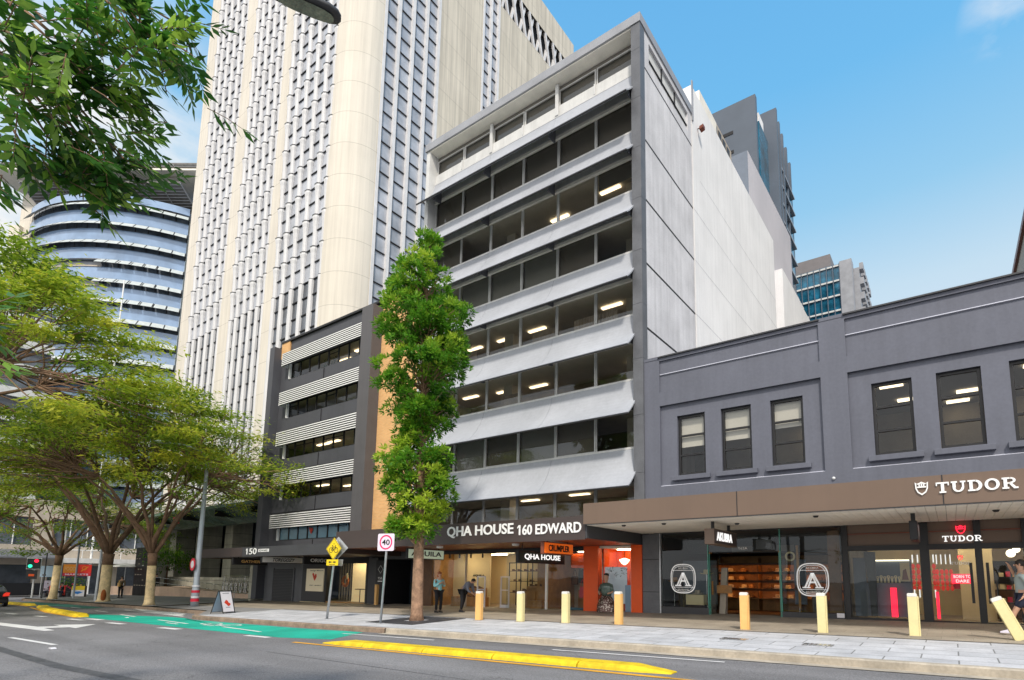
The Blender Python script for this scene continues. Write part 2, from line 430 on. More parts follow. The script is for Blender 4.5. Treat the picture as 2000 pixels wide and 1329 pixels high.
MAT['pave'] = bricks('pale_stone_paving', (.55, .55, .57), (.46, .465, .485), (.21, .21, .21), 1.15, .62, 'xy', .014, .16, .75, .5, .15, scale=1.6)
MAT['pave2'] = bricks('shaded_tan_paving', (.36, .315, .255), (.31, .27, .22), (.2, .175, .14), .6, .6, 'xy', .004, .2, .7, .5, .1, scale=.9)  # darker than the kerbside paving; the awning's shade is put into this tan
MAT['pave3'] = bricks('grey_footpath_paving', (.27, .265, .262), (.235, .23, .23), (.17, .165, .16), .9, .9, 'xy', .006, .2, .8, .5, .1, scale=.9)
MAT['green'] = mat('green_lane_paint', (.010, .40, .285), .75, var=.24, scale=.7, fine=30, bump=.2)
MAT['green2'] = mat('old_green_lane_paint', (.045, .20, .16), .8, var=.3, scale=.8, fine=30, bump=.2)
MAT['white'] = mat('road_white_paint', (.72, .71, .70), .7, var=.14, scale=2, fine=25)
MAT['yline'] = mat('yellow_road_line', (.72, .36, .03), .7, var=.16, scale=2)
MAT['yellow'] = mat('yellow_concrete_paint', (.80, .56, .015), .6, var=.20, scale=1.6, fine=11, streak=.35)
MAT['tar'] = mat('tar_seal', (.085, .085, .09), .7, var=.4, scale=8, fine=60, bump=.3)
MAT['whiteconc'] = mat('white_painted_concrete', (.66, .66, .65), .75, var=.08, streak=.14)
MAT['creamconc'] = mat('cream_soffit_paint', (.86, .82, .74), .75, var=.08)
MAT['shade'] = mat('grey_white_sunshade_paint', (.41, .43, .475), .55, var=.08, scale=.5, fine=8, streak=.06)
MAT['ggrey'] = mat('dark_slate_cladding', (.13, .135, .15), .45, var=.16)
MAT['fascgrey'] = mat('lead_grey_fascia', (.33, .34, .37), .5, var=.14, scale=.8)
MAT['sidegrey'] = mat('weathered_grey_render', (.66, .655, .68), .85, var=.13, scale=.6, streak=.18)
MAT['sidewhite'] = mat('white_side_render', (.87, .865, .87), .85, var=.06, scale=.35, streak=.10)
MAT['lilac'] = mat('lilac_grey_render', (.60, .58, .62), .85, var=.05, scale=.3, streak=.06)
MAT['bluegrey'] = mat('blue_grey_render', (.17, .20, .25), .7, var=.08)
MAT['dktower'] = mat('slate_blue_panel', (.115, .14, .18), .6, var=.09, scale=.3)
MAT['joint'] = mat('black_joint', (.025, .025, .028), .7)
MAT['black'] = mat('black_metal', (.018, .018, .02), .4, var=.2)
MAT['dark'] = mat('charcoal_paint', (.055, .056, .062), .55, var=.14)
MAT['charcoal'] = mat('charcoal_render', (.078, .08, .093), .6, var=.10, scale=.7, streak=.1)
MAT['purple'] = mat('purple_grey_render', (.140, .148, .186), .75, var=.10, scale=.5, fine=10, streak=.10, bump=.12)
MAT['purplehi'] = mat('purple_grey_ledge_highlight', (.45, .46, .54), .7, var=.06)  # lighter copy of the wall colour, a painted highlight for the string lines
MAT['brown'] = mat('bronze_brown_panel', (.165, .113, .083), .45, var=.06, scale=.6, fine=90, streak=.05)
MAT['brownd'] = mat('dark_brown_panel', (.062, .046, .043), .45, var=.10, scale=.7)
MAT['rust'] = mat('red_brown_soffit', (.20, .055, .03), .4, var=.14)
MAT['orange'] = mat('signal_orange_paint', (.84, .105, .012), .45, var=.05)
MAT['tcream'] = bricks('tower_concrete', (.76, .705, .62), (.74, .685, .595), (.54, .50, .43), 40., 3.25, 'xz', .03, .05, .8, 0, .05, streak=.16, scale=.25)
MAT['tcreamx'] = bricks('tower_side_concrete', (.74, .67, .56), (.715, .65, .54), (.52, .47, .40), 7.0, 3.25, 'yz', .03, .06, .8, 0, .05, streak=.34, scale=.25)
MAT['fin'] = mat('white_precast_fin', (.78, .77, .78), .6, var=.07, streak=.12)
MAT['tglass'] = mat('grey_reflective_glass', (.42, .44, .49), .22, 0, .6, var=.25, scale=.35, fine=.9, bump=0)
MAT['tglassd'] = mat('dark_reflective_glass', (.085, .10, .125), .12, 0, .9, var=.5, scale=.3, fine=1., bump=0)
MAT['cglass'] = mat('blue_curtain_glass', (.25, .36, .54), .12, .1, .9, var=.18, scale=.2, fine=.5, bump=0)
MAT['teal'] = mat('teal_curtain_glass', (.014, .13, .22), .1, .2, .9, var=.6, scale=.35, fine=1.2, bump=0)
MAT['gpv'] = mat('grey_pv_panel', (.16, .155, .15), .4, var=.2)
MAT['beige'] = mat('beige_render', (.47, .41, .34), .8, var=.12)
MAT['stone'] = bricks('grey_green_stone', (.50, .48, .40), (.45, .43, .36), (.16, .15, .12), 1.4, 1.1, 'xz', .02, .2, .75, .5, .1, streak=.25)
MAT['stone2'] = mat('tan_granite', (.58, .42, .32), .7, var=.14)
MAT['brick'] = bricks('orange_brick', (.80, .46, .19), (.72, .39, .15), (.66, .46, .27), .24, .086, 'xz', .009, .10, .85, .5, .3, scale=.8)
MAT['alu'] = mat('galvanised_steel', (.50, .52, .54), .38, .75, .5, var=.12, scale=5)
MAT['lampgrey'] = mat('grey_pole_paint', (.40, .44, .49), .45, .3, var=.1)
MAT['ssteel'] = mat('stainless_steel', (.6, .6, .6), .25, .9, var=.08)
MAT['boly'] = mat('pale_yellow_paint', (.76, .67, .35), .5, var=.07)
MAT['bolo'] = mat('apricot_paint', (.82, .48, .17), .5, var=.07)
MAT['bolcap'] = mat('pale_cap_paint', (.74, .73, .68), .5, var=.06)
MAT['sgnwhite'] = mat('sign_white', (.78, .76, .80), .4, var=.03)
MAT['sgnyel'] = mat('sign_yellow', (.85, .60, .01), .4, var=.05)
MAT['sgnred'] = mat('sign_red', (.62, .02, .05), .4, var=.05)
MAT['sgnblk'] = mat('sign_black', (.012, .012, .014), .45, var=.1)
MAT['ltrwhite'] = mat('white_letter_acrylic', (.88, .88, .87), .35, var=.02)
MAT['ltrlit'] = emis('lit_white_letters', (1, .97, .94), 1.15)
MAT['cream'] = mat('cream_plaster', (.72, .60, .36), .8, var=.05)
MAT['wood'] = mat('timber', (.40, .20, .065), .5, var=.22, scale=3, streak=.1)
MAT['woodd'] = mat('dark_timber', (.12, .058, .026), .5, var=.25, scale=3)
MAT['intgrey'] = mat('interior_grey', (.22, .20, .18), .85, var=.08)
MAT['intceil'] = mat('interior_ceiling', (.30, .28, .255), .85, var=.05)
MAT['floorw'] = mat('interior_floor', (.30, .23, .16), .5, var=.15)
MAT['skin'] = mat('skin', (.55, .32, .22), .55, var=.06)
MAT['lamp'] = emis('warm_light_panel', (1, .86, .62), 3.2)
MAT['lampw'] = emis('shop_light_panel', (1, .80, .50), 18.0)
MAT['lampoff'] = emis('office_light_panel', (1, .82, .55), 3.6)
MAT['redneon'] = emis('red_neon', (1, .02, .05), 2.4)
MAT['warmglow'] = emis('warm_glow', (1, .42, .12), 7.0)
MAT['blind'] = mat('white_blind', (.72, .73, .74), .8, var=.06)
MAT['gshop'] = glass('shopfront_glass', (.80, .84, .82), .035, .45)
MAT['goff'] = glass('office_tinted_glass', (.74, .72, .67), .065, .42, gcol=(.72, .78, .85))
MAT['gblue'] = mat('blue_window_film', (.20, .36, .46), .2, 0, .6, var=.1, bump=0)
MAT['ggreen'] = mat('green_glass_canopy', (.10, .165, .145), .2, 0, .8, var=.35, scale=.8)
MAT['gedge'] = mat('green_glass_edge', (.05, .32, .24), .3, 0, .8, var=.1)

MAT['decal'] = mat('glowing_glass_decal', (.85, .85, .84), .5, var=.02, emit=(1, 1, 1), estr=.22)  # weak glow added so the unlit emblems look whiter
MAT['redglow'] = mat('glowing_red', (.70, .03, .02), .3, var=.1, emit=(1, .06, .03), estr=.35)  # own glow added to saturate discs and panel that are not lamps
MAT['creamglow'] = mat('glowing_cream_panel', (.75, .60, .36), .7, var=.05, emit=(1, .72, .38), estr=.35)  # own glow added so the panels look lit by shop lamps

def fincap():
    """white precast with the dark open joint at every storey"""
    m, nt, out = nodes('precast_fin_storeys')
    v = worldpos(nt); sp = N(nt, 'ShaderNodeSeparateXYZ'); nt.links.new(v, sp.inputs[0])
    ph = mth(nt, 'FRACT', mth(nt, 'DIVIDE', mth(nt, 'SUBTRACT', sp.outputs[2], 13.1), 3.25))
    j = mth(nt, 'MULTIPLY', mth(nt, 'GREATER_THAN', ph, .978), mth(nt, 'GREATER_THAN', sp.outputs[2], 29.0))
    n3 = noise(nt, worldpos(nt, (2.2, 2.2, .09)), 1.6, 6, .65)
    c = mixcol(nt, j, scalecol(nt, (.72, .715, .73), rng(nt, n3, .4, .7, 1, .86)), (.05, .05, .055))
    principled(nt, out, c, .6); return m
MAT['fincap'] = fincap()

MAT['louvw'] = mat('pale_grey_louvre', (.50, .54, .54), .7, var=.1)
# ------------------------------------------------------------------ ground, road, footpath
def sheet(name, xs, ylo, yhi, dz, material, zf=None, ny=1):
    """strip sheet following the street slope; ylo / yhi are functions of x"""
    mb = MB(); zf = zf or (lambda x, y: gz(x)); n = ny+1
    for x in xs:
        a, b = ylo(x), yhi(x)
        for j in range(n):
            y = a+(b-a)*j/ny; mb.v.append((x, y, zf(x, y)+dz))
    for i in range(len(xs)-1):
        for j in range(ny): mb.f.append((i*n+j, (i+1)*n+j, (i+1)*n+j+1, i*n+j+1) if xs[i+1] > xs[i] else (i*n+j, i*n+j+1, (i+1)*n+j+1, (i+1)*n+j))
    return mb.build(name, material, None, kind='structure')
def poly_on_road(mb, pts, dz, zf=None):
    zf = zf or (lambda x, y: gz(x)); mb.add([(x, y, zf(x, y)+dz) for x, y in pts], [tuple(range(len(pts)))])
def fr(a, b, n): return [a+(b-a)*i/n for i in range(n+1)]
sheet('ground', [-2500, -400, -95, -60, -30, 0, 40, 400, 2500], lambda x: -2500, lambda x: 2500, -.35, MAT['ground'])
sheet('road', fr(-95, 40, 54), lambda x: .9, lambda x: 12.4 if x > -27 else 15.5, 0, MAT['asphalt'])
sheet('road', fr(-95, -66, 12), lambda x: 15.5, lambda x: 90, -.004, MAT['asphalt'])
fx = sorted(set([k[0] for k in KERB if -76 <= k[0] <= 30]+fr(-76, 30, 70)))
sheet('footpath', [x for x in fx if x >= -27.6], kerb_y, lambda x: 15.35, 0, MAT['pave'], fz, 4)
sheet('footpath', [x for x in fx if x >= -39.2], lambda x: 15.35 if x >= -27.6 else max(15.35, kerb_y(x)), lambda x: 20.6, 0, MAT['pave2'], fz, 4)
sheet('footpath', [x for x in fx if -39.2 <= x <= -27.6], kerb_y, lambda x: 15.35, 0, MAT['pave3'], fz, 2)
sheet('footpath', [x for x in fx if x <= -39.2]+[-39.2], kerb_y, lambda x: 27.2, 0, MAT['pave3'], fz, 4)
def kerb_part(name, x0, x1, w, material, drop=.17):
    mb = MB(); pts = sorted([k for k in KERB if x0 <= k[0] <= x1]+[(x0, kerb_y(x0)), (x1, kerb_y(x1))]); pts = sorted(set(pts))
    rows = []
    for i, (x, y) in enumerate(pts):
        a = pts[max(0, i-1)]; b = pts[min(len(pts)-1, i+1)]; t = Vector((b[0]-a[0], b[1]-a[1])).normalized(); nrm = Vector((t.y, -t.x))
        z = gz(x)
        rows.append([(x+nrm.x*w, y+nrm.y*w, z+.0), (x+nrm.x*w, y+nrm.y*w, z+.13), (x+nrm.x*(w-.03), y+nrm.y*(w-.03), z+.155), (x-nrm.x*.02, y-nrm.y*.02, z+.155)])
    for r in rows: mb.v += r
    for i in range(len(rows)-1):
        for k in range(3): mb.f.append((i*4+k, i*4+k+1, i*4+4+k+1, i*4+4+k))
    o = mb.build(name, material, None, kind='structure')
    # gutter strip lying on the road
    g = MB()
    for r, (x, y) in zip(rows, pts): g.v += [(r[0][0], r[0][1]-.32, gz(x)+.012), (r[0][0], r[0][1]+.03, gz(x)+.012)]
    for i in range(len(rows)-1): g.f.append((2*i, 2*i+2, 2*i+3, 2*i+1))
    if material is MAT['kerb']: g.build('kerb_strip', MAT['kerb'], None, kind='structure')
kerb_part('kerb', -14.6, 30, .16, MAT['kerb'])
kerb_part('kerb', -26.5, -14.6, .2, MAT['kerbd'])
kerb_part('kerb', -76, -26.5, .2, MAT['kerbd'])
sheet('footpath', fr(-95, 40, 20), lambda x: -14, lambda x: .9, .15, MAT['pave3'])
MB().box(-95, 40, .9, 1.05, -1.3, -1.2).build('near_kerb', MAT['kerb'], None, kind='structure') if 0 else None
sheet('footpath_strip', [x for x in fx if x >= -27.6], lambda x: 15.30, lambda x: 15.40, .004, MAT['joint'], fz)
# drain covers in the pale paving
for i, (x, y) in enumerate([(-4.4, 13.6), (-2.5, 13.4)]):
    mb = MB(); z = fz(x, y)
    for k in range(6): mb.box(x-.26+k*.09, x-.2+k*.09, y-.17, y+.17, z+.003, z+.016)
    mb.box(x-.3, x-.265, y-.2, y+.2, z+.002, z+.013); mb.box(x+.27, x+.3, y-.2, y+.2, z+.002, z+.013)
    d = mb.build('drain_cover', MAT['ssteel'])
    tag(d, ['small metal grate in the pale paving before the apricot bollard at the hat shop doorway', 'small metal grate in the pale paving before the bollard at the second hat emblem'][i], 'drain cover')

# painted markings
def marking(name, polys, material, dz=.008):
    mb = MB()
    for p in polys: poly_on_road(mb, p, dz)
    return mb.build(name, material, None, kind='structure')
marking('road_surface', [[(-14.25, 9.35), (-15.4, 11.22), (-19, 11.0), (-21, 10.98)], [(-14.25, 9.35), (-21, 10.98), (-26.4, 10.95), (-27.6, 11.0), (-28.2, 11.3), (-20.8, 8.85), (-16, 8.85)], [(-20.8, 8.85), (-28.2, 11.3), (-30, 11.3), (-36.5, 10.0), (-33.2, 9.0)]], MAT['green'], .004)
marking('road_surface', [[(-44, 12.1), (-62, 12.3), (-64, 13.7), (-55, 13.8), (-45, 13.2)]], MAT['green2'], .004)
def stripe(x0, y0, x1, y1, w):
    d = Vector((x1-x0, y1-y0)).normalized(); n = Vector((-d.y, d.x))*w/2
    return [(x0-n.x, y0-n.y), (x1-n.x, y1-n.y), (x1+n.x, y1+n.y), (x0+n.x, y0+n.y)]
marking('road_line', [stripe(-15.6, 10.62, -11.7, 10.78, .1), stripe(-7.75, 10.8, -3.76, 11.0, .1), stripe(0.2, 11.0, 4.2, 11.1, .1)], MAT['white'])
marking('road_line', [stripe(-22.5, 4.5, -18.85, 4.62, .14), stripe(-33, 4.3, -29, 4.4, .14), stripe(-44, 4.2, -40, 4.3, .14)], MAT['white'])
marking('road_line', [stripe(-40.9, 7.9, -39.2, 7.95, .22), stripe(-36.3, 8.05, -34.9, 8.1, .22), stripe(-32.0, 8.2, -30.3, 8.25, .24), stripe(-31.4, 8.72, -29.9, 8.75, .3), stripe(-27.6, 8.3, -26.1, 8.35, .26), stripe(-23.0, 8.42, -21.6, 8.48, .28), stripe(-17.4, 8.62, -16.2, 8.66, .2)], MAT['white'])
marking('road_line', [stripe(-47.9, 12.3, -45.2, 12.1, .12), stripe(-40.4, 11.5, -37.6, 11.25, .12), stripe(-34.2, 10.75, -31.4, 10.45, .12), stripe(-28, 10.15, -24.3, 9.8, .12), stripe(-25.7, 9.6, -24.4, 9.5, .1), stripe(-21.6, 9.85, -18.3, 9.5, .12)], MAT['white'])
marking('road_marking', [[(-31.5, 5.42), (-24.6, 5.72), (-24.6, 5.98), (-27.2, 6.12), (-31.5, 5.9)], [(-27.2, 6.12), (-26.2, 6.05), (-25.9, 6.7), (-26.9, 6.75)], [(-27.9, 6.72), (-25.2, 6.68), (-27.0, 7.75)]], MAT['white'])
marking('road_marking', [stripe(-30.4-k*.6, 12.0+k*.28, -37.5-k*1.2, 12.75+k*.28, .16) for k in range(4)]+[stripe(-29.6, 11.75, -40, 12.75, .12)], MAT['white'])
sy = []
for cx in (-23.6, -22.1):
    for k in range(10):
        a, b = 2*math.pi*k/10, 2*math.pi*(k+1)/10
        sy.append([(cx+.5*math.cos(a), 10.35+.36*math.sin(a)), (cx+.5*math.cos(b), 10.35+.36*math.sin(b)), (cx+.4*math.cos(b), 10.35+.28*math.sin(b)), (cx+.4*math.cos(a), 10.35+.28*math.sin(a))])
sy += [stripe(-23.6, 10.35, -23.1, 9.85, .08), stripe(-23.1, 9.85, -22.3, 9.9, .08), stripe(-22.1, 10.35, -22.4, 9.75, .08), stripe(-23.1, 9.85, -22.85, 10.4, .08), stripe(-22.85, 10.4, -22.3, 9.9, .08)]
marking('road_marking', sy, MAT['white'])
marking('road_line', [stripe(-14.4, 8.36, -3.9, 8.70, .14), stripe(-33.0, 8.72, -40, 9.3, .14), stripe(-40, 9.3, -50, 10.75, .14), stripe(-3.9, 8.70, 4, 8.78, .1), stripe(-52, 11.1, -64, 11.4, .14)], MAT['yline'])
marking('road_strip', [stripe(-30, 3.85, -18.7, 3.6, .26), stripe(-18.7, 3.6, -14, 3.52, .24), stripe(-14, 3.52, -8, 3.85, .24)], MAT['tar'], .003)
marking('road_strip', [stripe(-13, 6.9, -6, 6.75, .035)], MAT['tar'], .002)

# yellow concrete lane separators, each cast block its own thing
def separator(pa, pb, w, h, label, nose0=0, nose1=0, grp='yellow concrete blocks between the bike lane and the road'):
    (x0, y0), (x1, y1) = pa, pb
    d = Vector((x1-x0, y1-y0)); L = d.length; d.normalize(); n = Vector((-d.y, d.x))
    o = MB(); c = ((x0+x1)/2, (y0+y1)/2)
    ts = [0]+([nose0] if nose0 else [])+([L-nose1] if nose1 else [])+[L]
    prof = [(-.5, 0), (-.47, .55), (-.33, 1), (.33, 1), (.47, .55), (.5, 0)]
    for t in ts:
        k = .22 if (nose0 and t == 0) or (nose1 and t == L) else 1
        for (a, b) in prof:
            p = Vector((x0, y0))+d*t+n*(a*w*(.55 if k < 1 else 1)); o.v.append((p.x, p.y, gz(p.x)+.002+b*h*k))
    m = len(prof)
    for i in range(len(ts)-1):
        for k in range(m-1): o.f.append((i*m+k, i*m+m+k, i*m+m+k+1, i*m+k+1))
    o.f.append(tuple(range(m))); o.f.append(tuple(range((len(ts)-1)*m+m-1, (len(ts)-1)*m-1, -1)))
    b = o.build('separator_block', MAT['yellow'], None, bevel=.012)
    tag(b, label, 'lane separator', grp)
J = [(-13.55, 8.78), (-11.9, 8.90), (-9.85, 8.98), (-7.85, 9.06), (-5.83, 9.14), (-4.02, 9.22)]
LB = ['yellow separator block with low tapered nose beside the green bike lane end', 'yellow separator block joined to the low tapered one beside the green lane end',
      'third of the five long yellow separator blocks, with joints at both flat ends', 'yellow separator block joined to the wide pointed end block', 'yellow separator block ending in a wide pointed nose below the hat shop']
for i in range(5):
    (a, ya), (b, yb) = J[i], J[i+1]
    separator((a+.015, ya), (b-.015, yb), .54, .105, LB[i], nose0=.9 if i == 0 else 0, nose1=.75 if i == 4 else 0)
J = [(-49.6, 11.25), (-43.5, 10.15), (-40.3, 9.75), (-33.1, 9.05)]
LB = ['block of the curving yellow separator with its nose toward the dark car', 'short yellow block between the two nosed ones of the curving separator', 'long yellow block of the curving separator with nose toward the green lane']
for i in range(3): separator((J[i][0]+.02, J[i][1]), (J[i+1][0]-.02, J[i+1][1]), .6, .15, LB[i], nose0=.8 if i == 0 else 0, nose1=.8 if i == 2 else 0)
separator((-63, 11.7), (-52.6, 11.5), .6, .15, 'low yellow separator lying beside the dark car, apart from the curving one', .8, .8)

# bollards
def make_bollard(loc, label, body, tilt=0):
    t = thing('bollard', label, 'bollard', (0, 0, 0), 'yellow bollards along the awning edge')
    mb = MB(); mb.box(-.118, .085, -.085, .085, 0, .93); b1 = mb.build('post_body', body, t, bevel=.008)
    mb = MB(); mb.box(.088, .118, -.075, .075, 0, .945); mb.build('side_channel', body, t, bevel=.006)
    mb = MB(); mb.box(.0845, .0885, -.06, .06, 0.02, .95); mb.build('groove', MAT['black'], t)
    mb = MB(); mb.prism([(-.118, .932), (.088, .932), (.088, 1.0), (.06, 1.015), (-.10, 1.015), (-.118, .99)], 'y', -.085, .085); mb.build('cap', MAT['bolcap'], t, bevel=.008)
    mb = MB(); mb.box(-.16, .16, -.13, .13, -.005, .012); mb.build('base_plate', MAT['pave2'], t)
    t.location = loc; t.rotation_euler = (0, tilt, R(4)); return t
BL = [(-.82, 16.0, 'boly', 'tall pale yellow bollard in front of the watch shop window'), (-2.81, 15.78, 'boly', 'pale yellow bollard covering the foot of the round A emblem beside the watch shop'),
      (-4.77, 15.72, 'bolo', 'apricot bollard in front of the dark hat shop doorway'), (-8.61, 15.52, 'bolo', 'apricot bollard in front of the orange window display with the mannequin'),
      (-10.43, 15.26, 'boly', 'pale yellow bollard in front of the bag shop glass and hanging backpack'), (-12.15, 15.06, 'boly', 'pale yellow bollard standing by the security gates of the shoe shop door'),
      (-13.91, 14.9, 'bolo', 'apricot bollard before the stepped wooden shoe display, next to the bending person')]
for x, y, c, lb in BL: make_bollard((x, y, fz(x, y)), lb, MAT[c])
make_bollard((1.17, 16.1, fz(1.17, 16.1)), 'pale yellow bollard leaning strongly over in front of the walking person', MAT['boly'], R(-23))

for k, (x, y, lb) in enumerate(((-17.9, 4.35, 'small white road stud on the grey asphalt near the single lane dash'), (-31.0, 10.0, 'small pale road stud at the corner of the green lane'))):
    mb = MB(); z = gz(x); mb.prism([(x-.12, z+.001), (x+.12, z+.001), (x+.07, z+.022), (x-.07, z+.022)], 'y', y-.05, y+.05); tag(mb.build('road_stud', MAT['sgnwhite']), lb, 'road stud')
# ------------------------------------------------------------------ windows
def window(parent, axis, pos, a0, a1, z0, z1, fw=.06, fmat=None, gmat=None, bars=(), vbars=(), depth=.07, sgn=-1, blind=None, name='window'):
    """frame mesh with pane sub-part; pos = outer plane of the frame; sgn -1 faces -Y (or -X), +1 faces +X"""
    f = MB(); i0 = pos; i1 = pos-sgn*depth
    lo, hi = min(i0, i1), max(i0, i1)
    def bx(a, b, c, d):
        if axis == 'y': f.box(a, b, lo, hi, c, d)
        else: f.box(lo, hi, a, b, c, d)
    bx(a0, a0+fw, z0, z1); bx(a1-fw, a1, z0, z1); bx(a0+fw, a1-fw, z0, z0+fw); bx(a0+fw, a1-fw, z1-fw, z1)
    for z in bars: bx(a0+fw, a1-fw, z-fw*.4, z+fw*.4)
    for a in vbars: bx(a-fw*.4, a+fw*.4, z0+fw, z1-fw)
    w = f.build(name, fmat, parent)
    p = pos-sgn*depth*.6; g = MB()
    A, B, C_, D = a0+fw*.9, a1-fw*.9, z0+fw*.9, z1-fw*.9
    if axis == 'y': g.quad((A, p, C_), (B, p, C_), (B, p, D), (A, p, D))
    else: g.quad((p, A, C_), (p, B, C_), (p, B, D), (p, A, D))
    g.build('pane', gmat, w)
    if blind:
        q = pos-sgn*(depth+.06); b = MB()
        zb = z1-(z1-z0)*blind
        if axis == 'y': b.box(A, B, q, q+.01, zb, D)
        else: b.box(q-.01, q, A, B, zb, D)
        b.build('blind', MAT['blind'], w)
    return w
def light_panels(parent, pts, mat_, w=1.2, d=.3, name='ceiling_light'):
    for (x, y, z) in pts:
        MB().box(x-w/2, x+w/2, y-d/2, y+d/2, z-.05, z-.01).build(name, mat_, parent)

# ------------------------------------------------------------------ main office building with sunshades
def office_building():
    t = thing('office_building', 'nine storey white office building with sweeping curved sunshades above the lettered dark awning', 'building', (-16.9, 20, 0))
    X0, X1, YB = -23.8, -9.9, 25.95
    # side wall facing right, with joints and a strip opening high up
    mb = MB(); wall_panel(mb, 'x', X1, .12, 20.35, YB, 0, 26.55, [(20.85, 25.5, 24.95, 26.0)], 1)
    mb.build('side_wall', MAT['sidegrey'], t)
    mb = MB()
    for z in (20.80, 17.93, 14.97, 12.05, 9.2):
        mb.box(X1-.02, X1+.004, 20.36, YB, z-.05, z+.05)
    mb.box(X1-.02, X1+.004, 20.36, YB, 24.35, 24.44)
    mb.build('wall_joint', MAT['joint'], t)
    mb = MB(); mb.box(X1-.13, X1-.11, 20.85, 25.5, 24.95, 26.0)
    mb.build('strip_panel', MAT['whiteconc'], t)
    mb = MB()
    for y in (22.4, 23.95): mb.box(X1-.108, X1-.05, y-.03, y+.03, 24.95, 26.0)
    mb.box(X1-.108, X1-.05, 20.85, 25.5, 25.28, 25.33)
    mb.build('strip_mullion', MAT['joint'], t)
    MB().box(X0, X1-.16, YB-.3, YB, 0, 26.5).build('rear_wall', MAT['sidewhite'], t)
    mb = MB(); wall_panel(mb, 'x', X0, .1, 20.4, YB, 0, 26.55, [], -1); mb.build('left_wall', MAT['sidewhite'], t)
    # roof slab with fascia and cream soffit
    MB().box(X0-.05, X1+.06, 19.86, YB+.02, 26.30, 26.74).build('roof_fascia', MAT['fascgrey'], t)
    MB().box(X0+.25, X1-.45, 19.95, 20.75, 26.22, 26.297).build('roof_soffit', MAT['creamconc'], t)
    # edge pier on the right and fin on the left
    mb = MB(); zz = 3.4
    k = 0
    while zz < 26.2:
        z2 = min(26.29, zz+2.4); mb.box(X1-.42, X1+.03, 19.9, 20.34, zz, z2-.012); zz = z2; k += 1
    mb.build('corner_pier', MAT['ggrey'], t)
    MB().box(X0, X0+.28, 19.95, 20.6, 3.4, 26.29).build('edge_fin', MAT['whiteconc'], t)
    XL, XR = X0+.28, X1-.44
    cols = [XL+(XR-XL)*i/6 for i in range(7)]
    tops = [24.41, 21.6, 18.7, 15.82, 12.89, 10.0, 7.03]       # window sills = top of each sunshade
    heads = [25.97, 23.35, 20.45, 17.55, 14.6, 11.75, 8.80, 5.55]
    sills = [24.45]+tops[1:]+[3.65]
    YW = 20.55
    # floor slabs, ceilings, back wall
    slabs = MB(); ceil = MB()
    for h in heads[1:]:
        slabs.box(XL, XR, 20.72, 23.99, h+.06, h+.34); ceil.box(XL, XR, 20.73, 23.98, h+.02, h+.055)
    slabs.build('floor_slab', MAT['intgrey'], t); ceil.build('office_ceiling', MAT['creamconc'], t)
    MB().box(XL, XR, 24.0, 24.1, 3.4, 26.2).build('office_wall', MAT['beige'], t)
    mb = MB()
    for xc in (XL+.2+2*2.2, XR-1.1): mb.box(xc-.3, xc+.3, 22.0, 22.6, 3.4, 25.9)
    mb.build('interior_column', MAT['creamconc'], t)
    for r in range(8):
        h, s = heads[r], sills[r]
        # spandrel behind the sunshade and white head band
        sp = MB()
        if r < 7:
            nxt = heads[r+1]; sp.box(XL, XR, 20.58, 20.7, nxt, s-.002)
            sp.box(XL, XR, 20.40, 20.575, s-.09, s-.004)
        sp.build('spandrel', MAT['whiteconc'], t) if sp.v else None
        for i in range(6):
            a, b = cols[i], cols[i+1]; thick = .085 if i in (2, 4) else .05
            if r == 0:
                window(t, 'y', YW, a+.03, b-.03, 25.02, h, .05, MAT['whiteconc'], MAT['goff'], depth=.08)
            else:
                window(t, 'y', YW, a+.012, b-.012, s, h, thick*.8, MAT['whiteconc'], MAT['goff'], depth=.09)
        if r == 0:
            MB().box(XL, XR, 20.47, 20.66, s, 25.015).build('upstand', MAT['whiteconc'], t)
            mb = MB()
            for i in (2, 4): mb.box(cols[i]-.09, cols[i]+.09, 20.36, 20.465, s, h+.2)
            for i in (1, 3, 5): mb.box(cols[i]-.04, cols[i]+.04, 20.38, 20.465, s, 25.0)
            mb.box(XL, XR, 20.36, 20.466, 24.92, 25.01) if 0 else None
            mb.build('mullion', MAT['whiteconc'], t)
    MB().box(XL, XR, 20.6, 23.99, 25.98, 26.2).build('office_ceiling', MAT['intgrey'], t)
    # blinds / half drawn screens
    for (r, i, fr_, m_) in ((1, 0, .96, 'blindg'), (1, 1, .95, 'blindg'), (1, 2, .96, 'blindg'), (1, 3, .96, 'blindg'), (1, 4, .95, 'blindg'), (1, 5, .95, 'blindg'), (0, 0, .95, 'blindg'), (0, 1, .95, 'blindg'), (0, 2, .95, 'blindg'), (0, 3, .95, 'blindg'), (0, 4, .95, 'blindg'), (0, 5, .95, 'blindg'),
                            (2, 0, .95, 'blindg'), (2, 5, .5, 'blindg'), (3, 1, .96, 'blindm'), (3, 2, .95, 'blindm'), (3, 3, .96, 'blindm'), (3, 4, .96, 'blindg'), (7, 0, .5, 'blindm'), (6, 1, .95, 'blindm'), (6, 2, .95, 'blindg'), (6, 3, .95, 'blindm'), (6, 4, .95, 'blindg')):
        a, b = cols[i]+.06, cols[i+1]-.06
        MB().box(a, b, 20.71, 20.715, heads[r]-(heads[r]-sills[r])*fr_, heads[r]-.02).build('roller_screen', MAT[m_], t)
    light_panels(t, [(cols[3]+1.1, 22.3, heads[2]), (cols[4]+2.2, 21.9, heads[2]), (cols[2]-.3, 22.3, heads[4]), (cols[3]-.3, 22.3, heads[4]), (cols[5]-.1, 22.2, heads[4]), (cols[1]-.4, 22.3, heads[4]),
                     (cols[2]-.5, 22.6, heads[5]), (cols[1]-.6, 22.3, heads[5]), (cols[5]+1.1, 22.7, heads[5]), (cols[3]-.6, 22.9, heads[5]), (cols[4]+.3, 22.2, heads[7]), (cols[3]-.8, 22.6, heads[7])], MAT['lampoff'], 1.1, .2)
